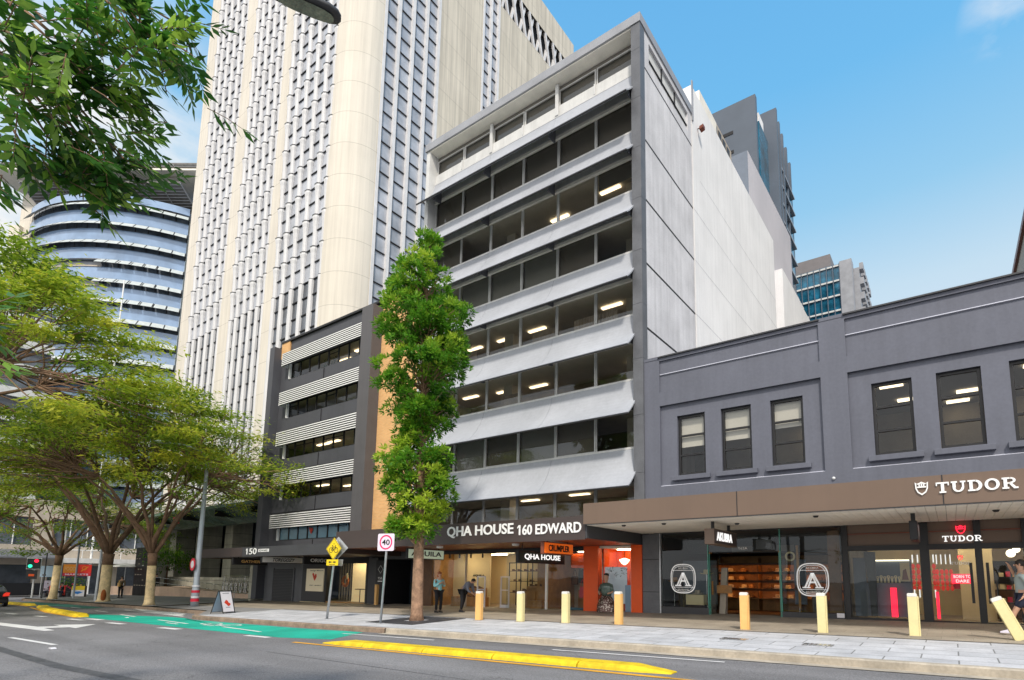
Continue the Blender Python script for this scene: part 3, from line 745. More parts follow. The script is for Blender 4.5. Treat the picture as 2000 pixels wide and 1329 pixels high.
    # vertical drapes low in two rows
    mb = MB()
    for (r, a, b) in ((4, cols[1]+.2, cols[1]+1.1), (4, cols[3]+.5, cols[3]+1.9), (4, cols[4]+.8, cols[5]), (5, cols[0]+.3, cols[1]-.2), (5, cols[2]+.7, cols[3]-.1), (4, cols[5]+.1, cols[5]+.9)):
        x = a
        while x < b: mb.box(x, x+.05, 20.9, 20.93, sills[r], sills[r]+.75); x += .085
    mb.build('vertical_drape', MAT['beige'], t)
    # curved sunshades: plates that sweep out and down
    for k, z in enumerate(tops):
        mb = MB(); prof = []
        drop = 1.80 if k else 1.78
        out = 1.14
        for j in range(11):
            u = j/10
            prof.append((20.42-out*(.30*u+.70*u**2.2), z-.02-drop*u))
        prof[-1] = (prof[-1][0]-.02, prof[-1][1])
        th = .05
        poly = prof+[(y+th*.8, zz-.03) for y, zz in reversed(prof)]
        xs = [XL-.22, XL+4.4, XL+8.7, XR+.10]
        for q in range(3): mb.prism(poly, 'x', xs[q]+.008, xs[q+1]-.008)
        s_ = mb.build('sunshade', MAT['shade'], t)
        mb = MB()
        ye, ze = prof[-1]
        mb.box(xs[0], xs[3], ye+.0, ye+.05, ze-.065, ze-.028); mb.build('drip_edge', MAT['joint'], s_)
        mb = MB()
        for x in (XL+.6, XL+4.4, XL+8.7, XR-.12):
            mb.prism([(20.39, z-.5), (20.39, z-1.45), (19.80, z-1.55)], 'x', x-.03, x+.03)
        mb.build('bracket', MAT['ggrey'], s_)
    # cream soffits under the shades (seen from below)
    mb = MB()
    for k, z in enumerate(tops): mb.box(XL, XR, 20.42, 20.545, heads[k+1]-.16, heads[k+1]-.01)
    mb.build('window_head', MAT['creamconc'], t)
    # wall light bracket on the side wall
    # awning
    aw = MB(); aw.box(-24.35, -10.12, 15.92, 15.99, 2.86, 3.68); a = aw.build('awning', MAT['brownd'], t)
    MB().box(-24.34, -10.06, 15.995, 20.4, 3.0, 3.55).build('awning_deck', MAT['dark'], a)
    MB().box(-24.3, -10.1, 16.0, 20.3, 2.90, 2.985).build('awning_soffit', MAT['rust'], a)
    MB().box(-10.12, -10.05, 15.93, 20.3, 2.90, 3.66).build('awning_end', MAT['dark'], a)
    mb = text_mb('QHA HOUSE', (-16.72, 15.915, 3.10), *XZ, 3.47, .47, .03, .018); mb.build('lettering', MAT['ltrwhite'], a)
    mb = text_mb('160 EDWARD', (-12.98, 15.915, 3.10), *XZ, 2.72, .375, .03, .018); mb.build('lettering', MAT['ltrwhite'], a)
    mb = MB()
    for x, y in ((-14.2, 17.2), (-18.3, 17), (-21.5, 17)): mb.lathe([(.13, -.09), (.15, -.04), (.15, 0)], (x, y, 2.898), 12)
    mb.build('downlight', MAT['ltrwhite'], a)
    return t
MAT['blindg'] = mat('charcoal_screen', (.20, .19, .175), .9, var=.05)
MAT['blindm'] = mat('grey_screen', (.30, .31, .305), .9, var=.05)
office_building()

# ------------------------------------------------------------------ blocks behind the office building
MAT['ggreyl'] = mat('warm_grey_panel', (.20, .185, .19), .7, var=.1)
def rear_blocks():
    t = thing('white_block', 'long white windowless block running back behind the office building', 'building', (-15, 30, 0))
    mb = MB(); mb.box(-23.5, -9.86, 26.0, 42.9, 0, 28.05); b = mb.build('wall', MAT['sidewhite'], t)
    mb = MB()
    for z, y0 in ((20.8, 26.0), (17.93, 26.0), (14.97, 26.0), (12.05, 26.0), (23.0, 27)): mb.box(-9.862, -9.857, y0, 42.9, z-.025, z+.025)
    mb.build('wall_joint', MAT['sidegrey'], t)
    mb = MB(); mb.box(-9.865, -9.80, 25.98, 26.1, 25.9, 28.3); mb.build('wall_edge', MAT['fascgrey'], t)
    o = thing('wall_lamp', 'small rusty brown floodlight high on the white side wall', 'lamp', (-9.8, 26.9, 25.9))
    mb = MB(); mb.box(-9.86, -9.66, 26.78, 26.82, 25.97, 26.0); mb.build('arm', MAT['black'], o)
    mb = MB(); mb.prism([(-9.72, 25.82), (-9.5, 25.88), (-9.5, 26.06), (-9.72, 26.0)], 'y', 26.68, 26.98); mb.build('housing', MAT['rust'], o)
    t2 = thing('rooftop_plant_room', 'cream plant room on the roof of the white rear block', 'building', (-13, 29, 28))
    MB().box(-16, -10.0, 27.6, 30.4, 28.052, 29.1).build('wall', MAT['creamconc'], t2)
    MB().box(-15.5, -10.3, 30.45, 34.2, 28.052, 29.9).build('wall', MAT['beige'], t2)
    mb = MB()
    for k in range(4): mb.box(-10.29, -10.25, 30.8+k*.8, 31.3+k*.8, 28.4, 29.6)
    mb.build('vent', MAT['dark'], t2)
    t3 = thing('lilac_block', 'plain lilac grey block with blue grey front rising behind the white block', 'building', (-13, 45, 0))
    mb = MB(); mb.quad((-10.8, 40, 0), (-10.8, 54, 0), (-10.8, 54, 34.7), (-10.8, 40, 34.3)); mb.quad((-10.8, 40, 34.3), (-10.8, 54, 34.7), (-17, 54, 34.7), (-17, 40, 34.3)); mb.build('side_wall', MAT['lilac'], t3)
    MB().quad((-17, 40, 0), (-10.8, 40, 0), (-10.8, 40, 34.3), (-17, 40, 34.3)).build('front_wall', MAT['bluegrey'], t3)
    mb = MB()
    for k in range(4): mb.box(-15.9, -14.5, 39.93, 40.02, 28.9+k*1.3, 29.15+k*1.3)
    mb.build('vent_slot', MAT['joint'], t3)
    t4 = thing('white_annex', 'lower white annex beyond the lilac block, in front of the teal tower', 'building', (-13, 55, 0))
    MB().box(-20, -9.9, 54.05, 57.2, 0, 27.0).build('wall', MAT['sidewhite'], t4)
    MB().box(-14, -9.9, 45.8, 54.04, 0, 27.15).build('wall', MAT['sidewhite'], t4)
    # slate tower with blades
    t5 = thing('slate_tower', 'dark slate apartment tower with thin blade walls behind the white block', 'building', (-22, 78, 0))
    MB().box(-32, -18.9, 75, 75.8, 0, 71.3).build('blade_wall', MAT['dktower'], t5)
    mb = MB()
    for k in range(9): mb.box(-24.2, -22.2, 74.93, 75.02, 66.5-k*3.1, 67.0-k*3.1)
    mb.build('slot_window', MAT['joint'], t5)
    MB().box(-31.8, -18.7, 75.85, 96, 0, 67.5).build('tower_core', MAT['teal'], t5)
    for k, (y, x1, z) in enumerate(((80.5, -18.2, 72.5), (84, -18.6, 73), (88, -19.0, 74), (92, -19.3, 74.5), (96.05, -19.6, 74.5))):
        MB().box(-31, x1+.9, y, y+.6, 0, z).build('blade_wall', MAT['dktower'], t5)
    mb = MB()
    for k in range(22): mb.box(-18.69, -18.2, 84.65, 96, 2+3.1*k, 2.3+3.1*k)
    mb.build('balcony_slab', MAT['fascgrey'], t5)
    MB().box(-20.5, -18.75, 76, 78.5, 67.51, 69).build('roof_box', MAT['sidewhite'], t5)
    # teal tower far behind
    t6 = thing('teal_tower', 'distant office tower with teal glass grid and white spandrel bands', 'building', (-18, 122, 0))
    MB().box(-30, -14.9, 120.3, 140, 0, 66.2).build('glass_wall', MAT['teal'], t6)
    mb = MB()
    for k in range(14): mb.box(-30, -14.9, 120.0, 120.29, 24+3.2*k, 24.35+3.2*k)
    mb.build('spandrel_band', MAT['whiteconc'], t6)
    mb = MB()
    for k in range(13): mb.box(-29.6+1.22*k, -29.45+1.22*k, 119.9, 119.99, 20, 66.2)
    mb.build('mullion', MAT['dktower'], t6)
    MB().box(-14.85, -12.6, 119.8, 122.5, 0, 66.4).build('corner_pier', MAT['fascgrey'], t6)
    MB().box(-30, -16.6, 121, 132, 66.25, 69.3).build('roof_box', MAT['ggreyl'], t6)
    MB().box(-14.8, -11.6, 122.6, 138, 0, 65.5).build('side_wall', MAT['fascgrey'], t6)
    mb = MB()
    for k in range(14):
        for j in range(5): mb.box(-11.6, -10.9, 123+j*3.1, 125.0+j*3.1, 23.6+3.2*k, 25.0+3.2*k)
    mb.build('balcony', MAT['fascgrey'], t6)
    # sliver of a tan building at the far right
    t7 = thing('tan_building', 'sliver of a distant tan building with red roof edge above the purple grey parapet', 'building', (18, 90, 0))
    MB().box(12, 30, 40, 117, 0, 52.4).build('wall', MAT['beige'], t7)
    MB().box(11.6, 30.4, 39.6, 117.3, 52.405, 53.3).build('roof_edge', MAT['rust'], t7)
rear_blocks()
# ------------------------------------------------------------------ low purple grey shop building
def shop_building():
    t = thing('shop_building', 'two storey purple grey rendered shop building with six black windows over a brown awning', 'building', (-1, 20, .2))
    XL, XR = -10.0, 10.4
    ZB, ZT = 3.42, 10.42
    pan = [(-9.2, -3.25), (-2.43, 3.54), (4.36, 9.6)]
    wins = [(-8.52, -7.39), (-6.77, -5.65), (-4.97, -3.87), (-1.77, -.65), (-.01, 1.10), (1.76, 2.87), (5.0, 6.1), (6.8, 7.9)]
    zs, zh = 5.55, 7.93
    mb = MB()   # proud grid of piers and bands with recessed fields
    holes = [(a, b, 5.16, 8.42) for a, b in pan]+[(a, b, 8.98, 10.30) for a, b in pan]
    wall_panel(mb, 'y', 20, .12, XL, XR, ZB, ZT, holes, -1)
    mb.box(XL, XL+.01, 20, 30, 0, ZT); mb.box(XR-.2, XR, 20.01, 30, 0, ZT); mb.box(XL+.02, XR-.21, 29.8, 30, 0, ZT)
    mb.quad((XL, 20.3, ZT-.5), (XR, 20.3, ZT-.5), (XR, 30, ZT-.5), (XL, 30, ZT-.5))
    mb.build('wall', MAT['purple'], t)
    mb = MB()
    for a, b in pan:
        wall_panel(mb, 'y', 20.12, .22, a, b, 5.16, 8.42, [(w0, w1, zs, zh) for w0, w1 in wins if a < w0 < b], -1)
        wall_panel(mb, 'y', 20.07, .01, a, b, 8.98, 10.30, [], -1)
    mb.build('recessed_panel', MAT['purple'], t)
    mb = MB()
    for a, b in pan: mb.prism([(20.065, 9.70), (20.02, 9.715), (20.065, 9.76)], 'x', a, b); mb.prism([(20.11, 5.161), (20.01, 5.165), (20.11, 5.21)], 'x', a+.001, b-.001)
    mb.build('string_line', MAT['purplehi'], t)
    mb = MB()
    for a, b in ((XL, -9.2), (-3.25, -2.43), (3.54, 4.36)): mb.box(a+.02, b-.02, 19.985, 20.25, 10.38, 10.50)
    mb.build('pier_cap', MAT['purple'], t)
    mb = MB()
    for a, b in pan: mb.box(a-.04, b+.04, 19.93, 20.3, 10.425, 10.475)
    mb.build('coping', MAT['dark'], t)
    for i, (a, b) in enumerate(wins):
        w = window(t, 'y', 20.24, a+.01, b-.01, zs+.01, zh-.01, .085, MAT['black'], MAT['goffl'], bars=(zs+.80, zs+1.58), depth=.08, blind=(.52, .5, .42)[i] if i < 3 else None)
        s_ = MB(); s_.box(a-.19, b+.19, 19.97, 20.33, zs-.2, zs-.025); s_.build('sill', MAT['purple'], t, bevel=.01)
    # upper room
    mb = MB(); mb.box(XL+.1, XR-.3, 25.5, 25.6, 4.3, 9); mb.build('room_wall', MAT['beige'], t)
    MB().box(XL+.1, XR-.3, 20.5, 25.5, 8.25, 8.35).build('room_ceiling', MAT['intceil'], t)
    MB().box(XL+.1, XR-.3, 20.5, 25.5, 4.3, 4.4).build('room_floor', MAT['intgrey'], t)
    mb = MB()
    for x in (-3.05, 3.9): mb.box(x-.06, x+.06, 20.5, 25.5, 4.41, 8.24)
    mb.build('partition', MAT['intgrey'], t)
    light_panels(t, [(-1.3, 21.6, 8.24), (-.9, 23.6, 8.24), (.9, 23.6, 8.24), (2.6, 21.8, 8.24), (-4.3, 23.4, 8.24), (-6.4, 23.6, 8.24), (.6, 24.8, 8.24), (-4.4, 25, 8.24), (2.9, 24.6, 8.24)], MAT['lamp'], .7, .3)
    # awning with fascia and boarded soffit
    a = MB().box(XL-.12, 10, 15.80, 15.88, 3.36, 4.06).build('awning', MAT['brown'], t)
    mb = MB()
    for x in (-4.92, -.05, 4.8): mb.box(x-.012, x+.012, 15.793, 15.8, 3.36, 4.06)
    mb.box(XL-.12, 10, 15.785, 15.8, 3.335, 3.36)
    mb.build('panel_joint', MAT['joint'], a)
    MB().box(XL-.12, 10, 15.885, 20.0-.005, 3.56, 3.72).build('awning_deck', MAT['dark'], a)
    MB().box(XL-.13, XL-.05, 15.885, 19.99, 3.32, 3.55).build('awning_end', MAT['brownd'], a)
    mb = MB(); y = 15.89
    n = 96; x0, x1 = XL-.04, 10
    for k in range(n):
        xa, xb = x0+(x1-x0)*k/n, x0+(x1-x0)*(k+1)/n
        mb.box(xa+.004, xb-.004, 15.9, 19.985, 3.33, 3.38)
    mb.build('awning_soffit', MAT['creamconc'], a)
    mb = MB()
    for x, yy in ((-8.9, 16.4), (-7.5, 16.5), (-3.0, 16.6), (-5.5, 17.6), (1.0, 17.4)): mb.lathe([(.05, -.05), (.07, -.02), (.08, 0)], (x, yy, 3.329), 12)
    mb.build('downlight', MAT['black'], a)
    mb = slab_tudor((-.18, 15.795, 3.625), *XZ, 1.52, .255, .03); mb.build('lettering', MAT['ltrwhite'], a)
    mb = shield((-.60, 15.795, 3.60), *XZ, .27, .33, .03); mb.build('shield_emblem', MAT['ltrwhite'], a)
    mb = shield((1.56, 15.795, 3.60), *XZ, .27, .33, .03); mb.build('shield_emblem', MAT['ltrwhite'], a)
    # little hook on the wall above the awning
    mb = MB(); mb.lathe([(.05, 0), (.05, .03), (.02, .06)], (0, 0, 0), 10); mb.xf(lambda p: Vector((-3.0+p.x, 19.985-p.z, 4.9+p.y))); mb.build('wall_eye', MAT['ltrwhite'], t)
    return t
MAT['goffl'] = glass('clear_tinted_glass', (.80, .78, .72), .05, .42, gcol=(.75, .8, .86))
shop_building()

# ------------------------------------------------------------------ hat shop at street level
def arc_ring(mb, cx, cz, y, rx, rz, t, n=40, p=3.0):
    """rounded-square ring on the plane y"""
    pts = []
    for i in range(n):
        a = 2*math.pi*i/n; c, s = math.cos(a), math.sin(a)
        k = (abs(c)**p+abs(s)**p)**(-1/p); pts.append((c*k, s*k))
    for i in range(n):
        (a, b), (c, d) = pts[i], pts[(i+1) % n]
        mb.quad((cx+a*(rx-t), y, cz+b*(rz-t)), (cx+c*(rx-t), y, cz+d*(rz-t)), (cx+c*rx, y, cz+d*rz), (cx+a*rx, y, cz+b*rz))
def letter_A(mb, cx, z0, y, w, h):
    def bar(p, q, t):
        mb.quad((p[0], y, p[1]), (p[0]+t, y, p[1]), (q[0]+t, y, q[1]), (q[0], y, q[1]))
    for off, t in ((0, .065), (.10, .055)):
        bar((cx-w/2+off, z0), (cx-.05+off*.55, z0+h), t); bar((cx+w/2-off-t, z0), (cx+.05-off*.55-t, z0+h), t)
    mb.quad((cx-w*.2, y, z0+h*.3), (cx+w*.2, y, z0+h*.3), (cx+w*.17, y, z0+h*.42), (cx-w*.17, y, z0+h*.42))
    mb.quad((cx-w/2-.05, y, z0-.02), (cx-w/2+.2, y, z0-.02), (cx-w/2+.2, y, z0+.02), (cx-w/2-.05, y, z0+.02))
    mb.quad((cx+w/2-.2, y, z0-.02), (cx+w/2+.05, y, z0-.02), (cx+w/2+.05, y, z0+.02), (cx+w/2-.2, y, z0+.02))
def hat(parent, c, s, m, name='hat'):
    mb = MB(); mb.lathe([(.17, 0), (.18, .012), (.09, .02), (.085, .09), (.075, .12), (.03, .105)], (0, 0, 0), 14, 1, .82)
    mb.xf(lambda p: Vector((c[0]+p.x*s, c[1]+p.y*s, c[2]+p.z*s+.03*s*abs(p.x/.17)**2)))
    return mb
def shopfronts_right():
    t = thing('hat_shopfront', 'dark glass hat shop front with round A emblems and an open doorway', 'shopfront', (-6, 20, .2))
    ZF, ZC = .24, 3.30
    # shell
    MB().box(-9.3, -2.86, 20.3, 26.5, ZF-.3, ZF).build('shop_floor', MAT['woodd'], t)
    MB().box(-9.3, -2.86, 20.06, 26.5, ZC, ZC+.06).build('shop_ceiling', MAT['dark'], t)
    MB().box(-9.3, -2.86, 26.4, 26.5, ZF, ZC).build('shop_rear_wall', MAT['woodd'], t)
    mb = MB(); mb.box(-9.3, -9.24, 20.2, 26.4, ZF, ZC); mb.box(-2.93, -2.87, 20.2, 26.4, ZF, ZC); mb.build('shop_side_wall', MAT['dark'], t)
    # dark bulkhead seen above door behind the glass
    MB().box(-9.2, -2.95, 22.6, 22.7, 2.62, ZC-.002).build('bulkhead', MAT['dark'], t)
    MB().box(-7.3, -4.9, 22.58, 22.6, 2.66, 2.9).build('bulkhead_band', MAT['intgrey'], t)
    # dark plinths and threshold
    mb = MB(); mb.box(-9.26, -7.36, 19.98, 20.1, .02, .52); mb.box(-4.80, -2.88, 19.98, 20.1, .1, .5); mb.build('plinth', MAT['dark'], t)
    MB().box(-7.35, -4.81, 19.95, 20.5, .1, ZF+.01).build('threshold', MAT['wood'], t)
    for (a, b) in ((-9.22, -7.36), (-4.80, -2.9)):
        MB().quad((a, 20.03, .52), (b, 20.03, .52), (b, 20.03, ZC), (a, 20.03, ZC)).build('shop_window', MAT['gshop'], t)
    MB().quad((-7.34, 20.03, 2.55), (-4.82, 20.03, 2.55), (-4.82, 20.03, ZC), (-7.34, 20.03, ZC)).build('transom_pane', MAT['gshop'], t)
    mb = MB(); mb.box(-7.375, -7.345, 19.99, 20.07, .24, ZC); mb.box(-4.82, -4.79, 19.99, 20.07, .24, ZC); mb.build('glass_edge', MAT['gedge'], t)
    mb = MB(); mb.box(-9.28, -9.23, 19.95, 20.12, .02, ZC+.02); mb.build('frame_post', MAT['alu'], t)
    # open glass doors swung inwards
    for x, s in ((-7.32, 1), (-4.86, -1)):
        d = MB().box(x-.008, x+.008, 20.08, 21.15, ZF+.02, 2.5).build('glass_door', MAT['gshop'], t)
        MB().box(x-.012, x+.012, 20.06, 20.078, ZF+.02, 2.5).build('glass_edge', MAT['gedge'], d)
        MB().box(x+.03*s-.02, x+.03*s+.02, 20.2, 20.26, 1.0, 1.5).build('handle', MAT['wood'], d)
        MB().box(x-.02, x+.02, 20.05, 20.3, 2.5, 2.56).build('hinge', MAT['wood'], d)
    # emblems on the glass
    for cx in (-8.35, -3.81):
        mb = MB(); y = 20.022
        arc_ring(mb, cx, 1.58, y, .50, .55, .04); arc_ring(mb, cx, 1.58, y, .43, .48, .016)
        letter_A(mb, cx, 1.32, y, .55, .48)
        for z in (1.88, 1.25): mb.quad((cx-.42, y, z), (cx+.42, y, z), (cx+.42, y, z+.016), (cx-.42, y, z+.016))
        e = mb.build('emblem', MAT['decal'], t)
        mb = text_mb('AKUBRA', (cx-.2, y, 1.93), *XZ, .4, .07, .004, .01); mb.build('lettering', MAT['ltrwhite'], e)
        mb = text_mb('BRISBANE', (cx-.22, y, 1.14), *XZ, .44, .06, .004, .01); mb.build('lettering', MAT['ltrwhite'], e)
    # shelves with hats
    sh = thing('hat_shelf', 'long lit timber shelving with rows of hats deep inside the dark shop', 'shelves', (-6, 25, .24))
    mb = MB()
    for z in (.75, 1.15, 1.5, 1.86, 2.25): mb.box(-8.6, -3.4, 24.7, 25.25, z, z+.035)
    mb.box(-8.65, -3.35, 25.26, 25.32, ZF, 2.6)
    for x in (-8.62, -6.9, -5.2, -3.4): mb.box(x-.02, x+.02, 24.72, 25.25, ZF, 2.5)
    mb.build('shelf', MAT['wood'], sh)
    for z in (1.15, 1.5, 1.86, 2.25):
        MB().box(-8.5, -3.5, 24.76, 24.80, z-.022, z-.004).build('light_strip', MAT['warmglow'], sh)
        MB().box(-8.6, -3.4, 24.675, 24.695, z-.06, z+.034).build('shelf_lip', MAT['woodd'], sh)
    hm = [MAT['cream'], MAT['wood'], MAT['woodd'], MAT['beige']]
    rnd = random.Random(3); k = 0
    for z in (.785, 1.185, 1.535, 1.895):
        for x in (-8.2, -7.6, -7.2, -6.5, -6.1, -5.7, -4.9, -4.5, -4.0):
            if rnd.random() < .2: continue
            h_ = hat(None, (x+rnd.uniform(-.08, .08), 24.95, z), 1.35, None).build('hat', hm[k % 4], None, smooth=True); k += 1
            tag(h_, 'small felt hat on the lit timber shelves inside the dark shop', 'hat', 'hats on the shop shelves')
    # dark hall tables and window display pieces
    d = thing('display_stand', 'black display column with cream box and hat brim behind the emblem beside the dark pier', 'display stand', (-8.3, 20.8, .5))
    MB().box(-8.75, -8.6, 20.6, 20.9, .3, 1.0).build('column', MAT['black'], d); MB().box(-8.45, -7.75, 20.5, 20.9, .6, .98).build('box', MAT['cream'], d)
    hat(None, (-8.05, 20.7, 1.0), 1.3, None).build('hat', MAT['beige'], d, smooth=True)
    MB().box(-9.0, -7.6, 21.6, 21.65, .6, 2.3).build('backdrop', MAT['bluegrey'], d)
    d = thing('display_stand', 'hanging rope coil, timber pole and hat behind the emblem beside the watch shop', 'display stand', (-3.9, 20.8, .5))
    MB().tube([(-4.33, 20.5, .6), (-4.36, 20.5, 2.75)], .045, 10).build('pole', MAT['wood'], d)
    mb = MB().ring((-4.62, 20.6, 2.38), .11, .17, (1, 0, 0), (0, 0, 1), (0, 1, 0), .05, 24); mb.build('rope_coil', MAT['cream'], d)
    MB().box(-3.95, -3.75, 20.5, 20.75, .3, 1.0).build('column', MAT['black'], d)
    hat(None, (-3.75, 20.7, 1.15), 1.6, None).build('hat', MAT['beige'], d, smooth=True)
    MB().box(-4.7, -4.3, 21.5, 21.55, .7, 2.3).build('backdrop', MAT['bluegrey'], d)
    MB().box(-3.35, -2.98, 20.25, 20.3, .5, 3.2).build('timber_panel', MAT['woodd'], d)
    tag(MB().box(-3.12, -2.9, 19.96, 19.976, .38, .52).build('notice', MAT['sgnwhite'], None), 'small white notice low on the dark plinth between the hat shop and watch shop', 'sign')
    # leaning panels inside the door
    l = thing('leaning_boards', 'pale boards leaning inside the open hat shop doorway', 'boards', (-7.0, 20.8, .24))
    mb = MB(); mb.prism([(20.75, ZF), (21.0, ZF), (21.25, 2.0), (21.12, 2.0)], 'x', -7.25, -7.02); mb.build('board', MAT['beige'], l)
    mb = MB(); mb.box(-7.28, -6.72, 20.65, 20.72, 1.05, 1.35); mb.build('board', MAT['wood'], l)
    for (x, y, z, s, m, lb) in ((-9.0, 20.7, 1.45, 1.5, 'wood', 'tan felt hat on a tall stand beside the dark pier'), (-7.75, 20.9, 1.75, 1.5, 'cream', 'cream felt hat on a tall stand beside the open glass door'), (-4.45, 21.0, 1.2, 1.5, 'woodd', 'dark felt hat on a stand between the door and the timber pole'), (-3.3, 20.9, 1.95, 1.4, 'cream', 'cream hat on a tall stand near the timber panel of the hat shop')):
        st = thing('hat_stand', lb, 'hat stand', (x, y, .3)); MB().tube([(x, y, .3), (x, y, z)], .018, 6).build('pole', MAT['ssteel'], st); hat(None, (x, y, z), s, None).build('hat', MAT[m], st, smooth=True)
    # hanging box sign (AKUBRA)
    s = thing('hanging_sign', 'brown box sign with white capital letters hanging over the hat shop doorway', 'sign', (-6, 17.4, 2.7))
    MB().box(-6.13, -5.83, 16.42, 18.6, 2.62, 3.09).build('sign_box', MAT['brown'], s)
    mb = MB(); mb.box(-6.02, -5.94, 16.7, 16.78, 3.092, 3.33); mb.box(-6.02, -5.94, 18.2, 18.28, 3.092, 3.33); mb.build('bracket', MAT['black'], s)
    MB().box(-5.828, -5.82, 16.45, 18.57, 2.65, 3.06).build('sign_face', MAT['brownd'], s)
    text_mb('AKUBRA', (-5.815, 16.6, 2.73), *YZ, 1.45, .27, .012, .025).build('lettering', MAT['ltrlit'], s)
    s = tag(text_mb('163A', (-6.2, 19.99, 2.62), *XZ, .3, .09, .01, .01).build('number_lettering', MAT['ltrwhite'], None), 'small white street number on the glass over the hat shop doorway', 'sign')
    sp = thing('hanging_screen', 'black boxy screen hanging inside above the hat shop doorway', 'screen', (-5.6, 21, 2.7))
    MB().box(-6.0, -5.2, 20.9, 21.2, 2.62, 3.08).build('housing', MAT['black'], sp); MB().box(-5.85, -5.3, 20.885, 20.899, 2.68, 3.02).build('screen', MAT['ggrey'], sp)

    # ---------------- watch shop
    t = thing('watch_shopfront', 'black framed watch shop front with red lit emblem and double glass doors', 'shopfront', (0, 20, .3))
    ZF = .33
    fr_ = MB()
    for a, b in ((-2.85, -2.7), (-.76, -.52), (.58, .75), (1.66, 1.85), (4.0, 4.2)): fr_.box(a, b, 19.93, 20.12, .15, 3.32)
    for a, b in ((-2.7, -.76), (-.52, .58), (.75, 1.66), (1.85, 4.0)):
        fr_.box(a, b, 19.95, 20.1, .15, .42); fr_.box(a, b, 19.94, 20.11, 2.5, 2.66)
    fr_.build('frame', MAT['black'], t)
    tr = MB(); tr.box(-2.7, -.76, 20.03, 20.08, 2.66, 3.33); tr.box(-.52, 4, 20.03, 20.08, 2.66, 3.33); tr.build('transom_panel', MAT['brown'], t)
    mb = MB(); mb.box(-.5, 4, 19.96, 20.02, 3.02, 3.05); mb.box(-2.7, -.76, 19.97, 20.02, 3.02, 3.05); mb.build('transom_rail', MAT['rust'], t)
    for a, b in ((-2.7, -.76), (1.85, 4.0)):
        MB().quad((a, 20.03, .42), (b, 20.03, .42), (b, 20.03, 2.5), (a, 20.03, 2.5)).build('shop_window', MAT['gshop'], t)
    for a, b, hx in ((-.52, .58, .46), (.75, 1.66, .84)):
        d = MB().quad((a, 20.03, .42), (b, 20.03, .42), (b, 20.03, 2.5), (a, 20.03, 2.5)).build('glass_door', MAT['gshop'], t)
        MB().box(hx-.035, hx+.035, 19.88, 19.93, .95, 2.1).build('handle', MAT['black'], d)
    MB().box(-2.8, 4.2, 20.12, 26, ZF-.3, ZF).build('shop_floor', MAT['floorw'], t)
    MB().box(-2.8, 4.2, 20.12, 26, 3.3, 3.36).build('shop_ceiling', MAT['dark'], t)
    MB().box(-2.8, 4.2, 25.4, 25.5, ZF, 3.3).build('shop_rear_wall', MAT['cream'], t)
    mb = MB(); mb.box(-2.8, -2.74, 20.13, 25.4, ZF, 3.3); mb.box(4.14, 4.2, 20.13, 25.4, ZF, 3.3); mb.build('shop_side_wall', MAT['dark'], t)
    MB().box(.2, 1.1, 22.8, 22.86, ZF, 3.29).build('partition', MAT['cream'], t)
    light_panels(t, [(-.2, 22, 3.29), (1.2, 21.8, 3.29), (2.8, 22.2, 3.29), (-1.6, 23.4, 3.29)], MAT['lampw'], .9, .35)
    slab_tudor((-.17, 19.925, 2.72), *XZ, .95, .17, .02).build('lettering', MAT['ltrlit'], t)
    shield((.17, 19.955, 2.93), *XZ, .24, .26, .03).build('shield_emblem', MAT['redneon'], t)
    slab_tudor((-.02, 20.02, 2.05), *XZ, .5, .08, .006).build('lettering', MAT['ltrwhite'], t)
    shield((.16, 20.02, 2.18), *XZ, .13, .14, .006).build('shield_emblem', MAT['redneon'], t)
    MB().box(-.02, .5, 20.2, 20.24, 1.5, 1.78).build('neon_board', MAT['redneon'], t)
    text_mb('BORN TO', (.03, 20.19, 1.66), *XZ, .42, .09, .008, .02).build('lettering', MAT['ltrlit'], t)
    text_mb('DARE', (.08, 20.19, 1.53), *XZ, .32, .09, .008, .02).build('lettering', MAT['ltrlit'], t)
    # watch display case
    c = thing('watch_display', 'dark blue display counter with rows of small lit watches behind the watch shop window', 'display case', (-1.7, 20.9, .4))
    MB().box(-2.3, -1.05, 20.5, 21.0, .45, 1.5).build('counter', MAT['bluegrey'], c)
    MB().box(-2.3, -1.05, 21.0, 21.06, 1.5, 2.25).build('backdrop', MAT['dktower'], c)
    MB().box(-2.25, -1.1, 20.94, 20.99, 2.2, 2.24).build('light_strip', MAT['lamp'], c)
    for k in range(9):
        mb = MB(); mb.box(-2.2+k*.1, -2.15+k*.1, 20.6, 20.66, 1.502, 1.62+.03*(k % 2)); mb.ring((-2.175+k*.1, 20.6, 1.66+.03*(k % 2)), .02, .045, (1, 0, 0), (0, 0, 1), (0, 1, 0), .02, 10)
        tag(mb.build('watch', MAT['cream']), 'small pale watch on a stand along the dark blue display counter', 'watch', 'watches on the display counter')
    MB().box(-1.36, -1.1, 20.9, 20.95, 1.55, 2.15).build('poster', MAT['cream'], c)
    mb = MB().prism([(-1.32, 1.6), (-1.14, 1.6), (-1.2, 1.95), (-1.28, 1.9)], 'y', 20.885, 20.899); mb.build('poster_print', MAT['rust'], c)
    MB().box(-1.62, -1.45, 20.3, 20.36, .45, 1.35).build('red_light', MAT['redneon'], c)
    MB().box(-.44, -.36, 20.3, 20.36, .45, 1.25).build('red_light', MAT['redneon'], c)
    MB().box(-2.66, -2.3, 20.6, 20.66, .42, 2.3).build('side_panel', MAT['bluegrey'], c)
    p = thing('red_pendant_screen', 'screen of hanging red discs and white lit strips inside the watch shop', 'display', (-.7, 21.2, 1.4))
    mb = MB(); m2 = MB()
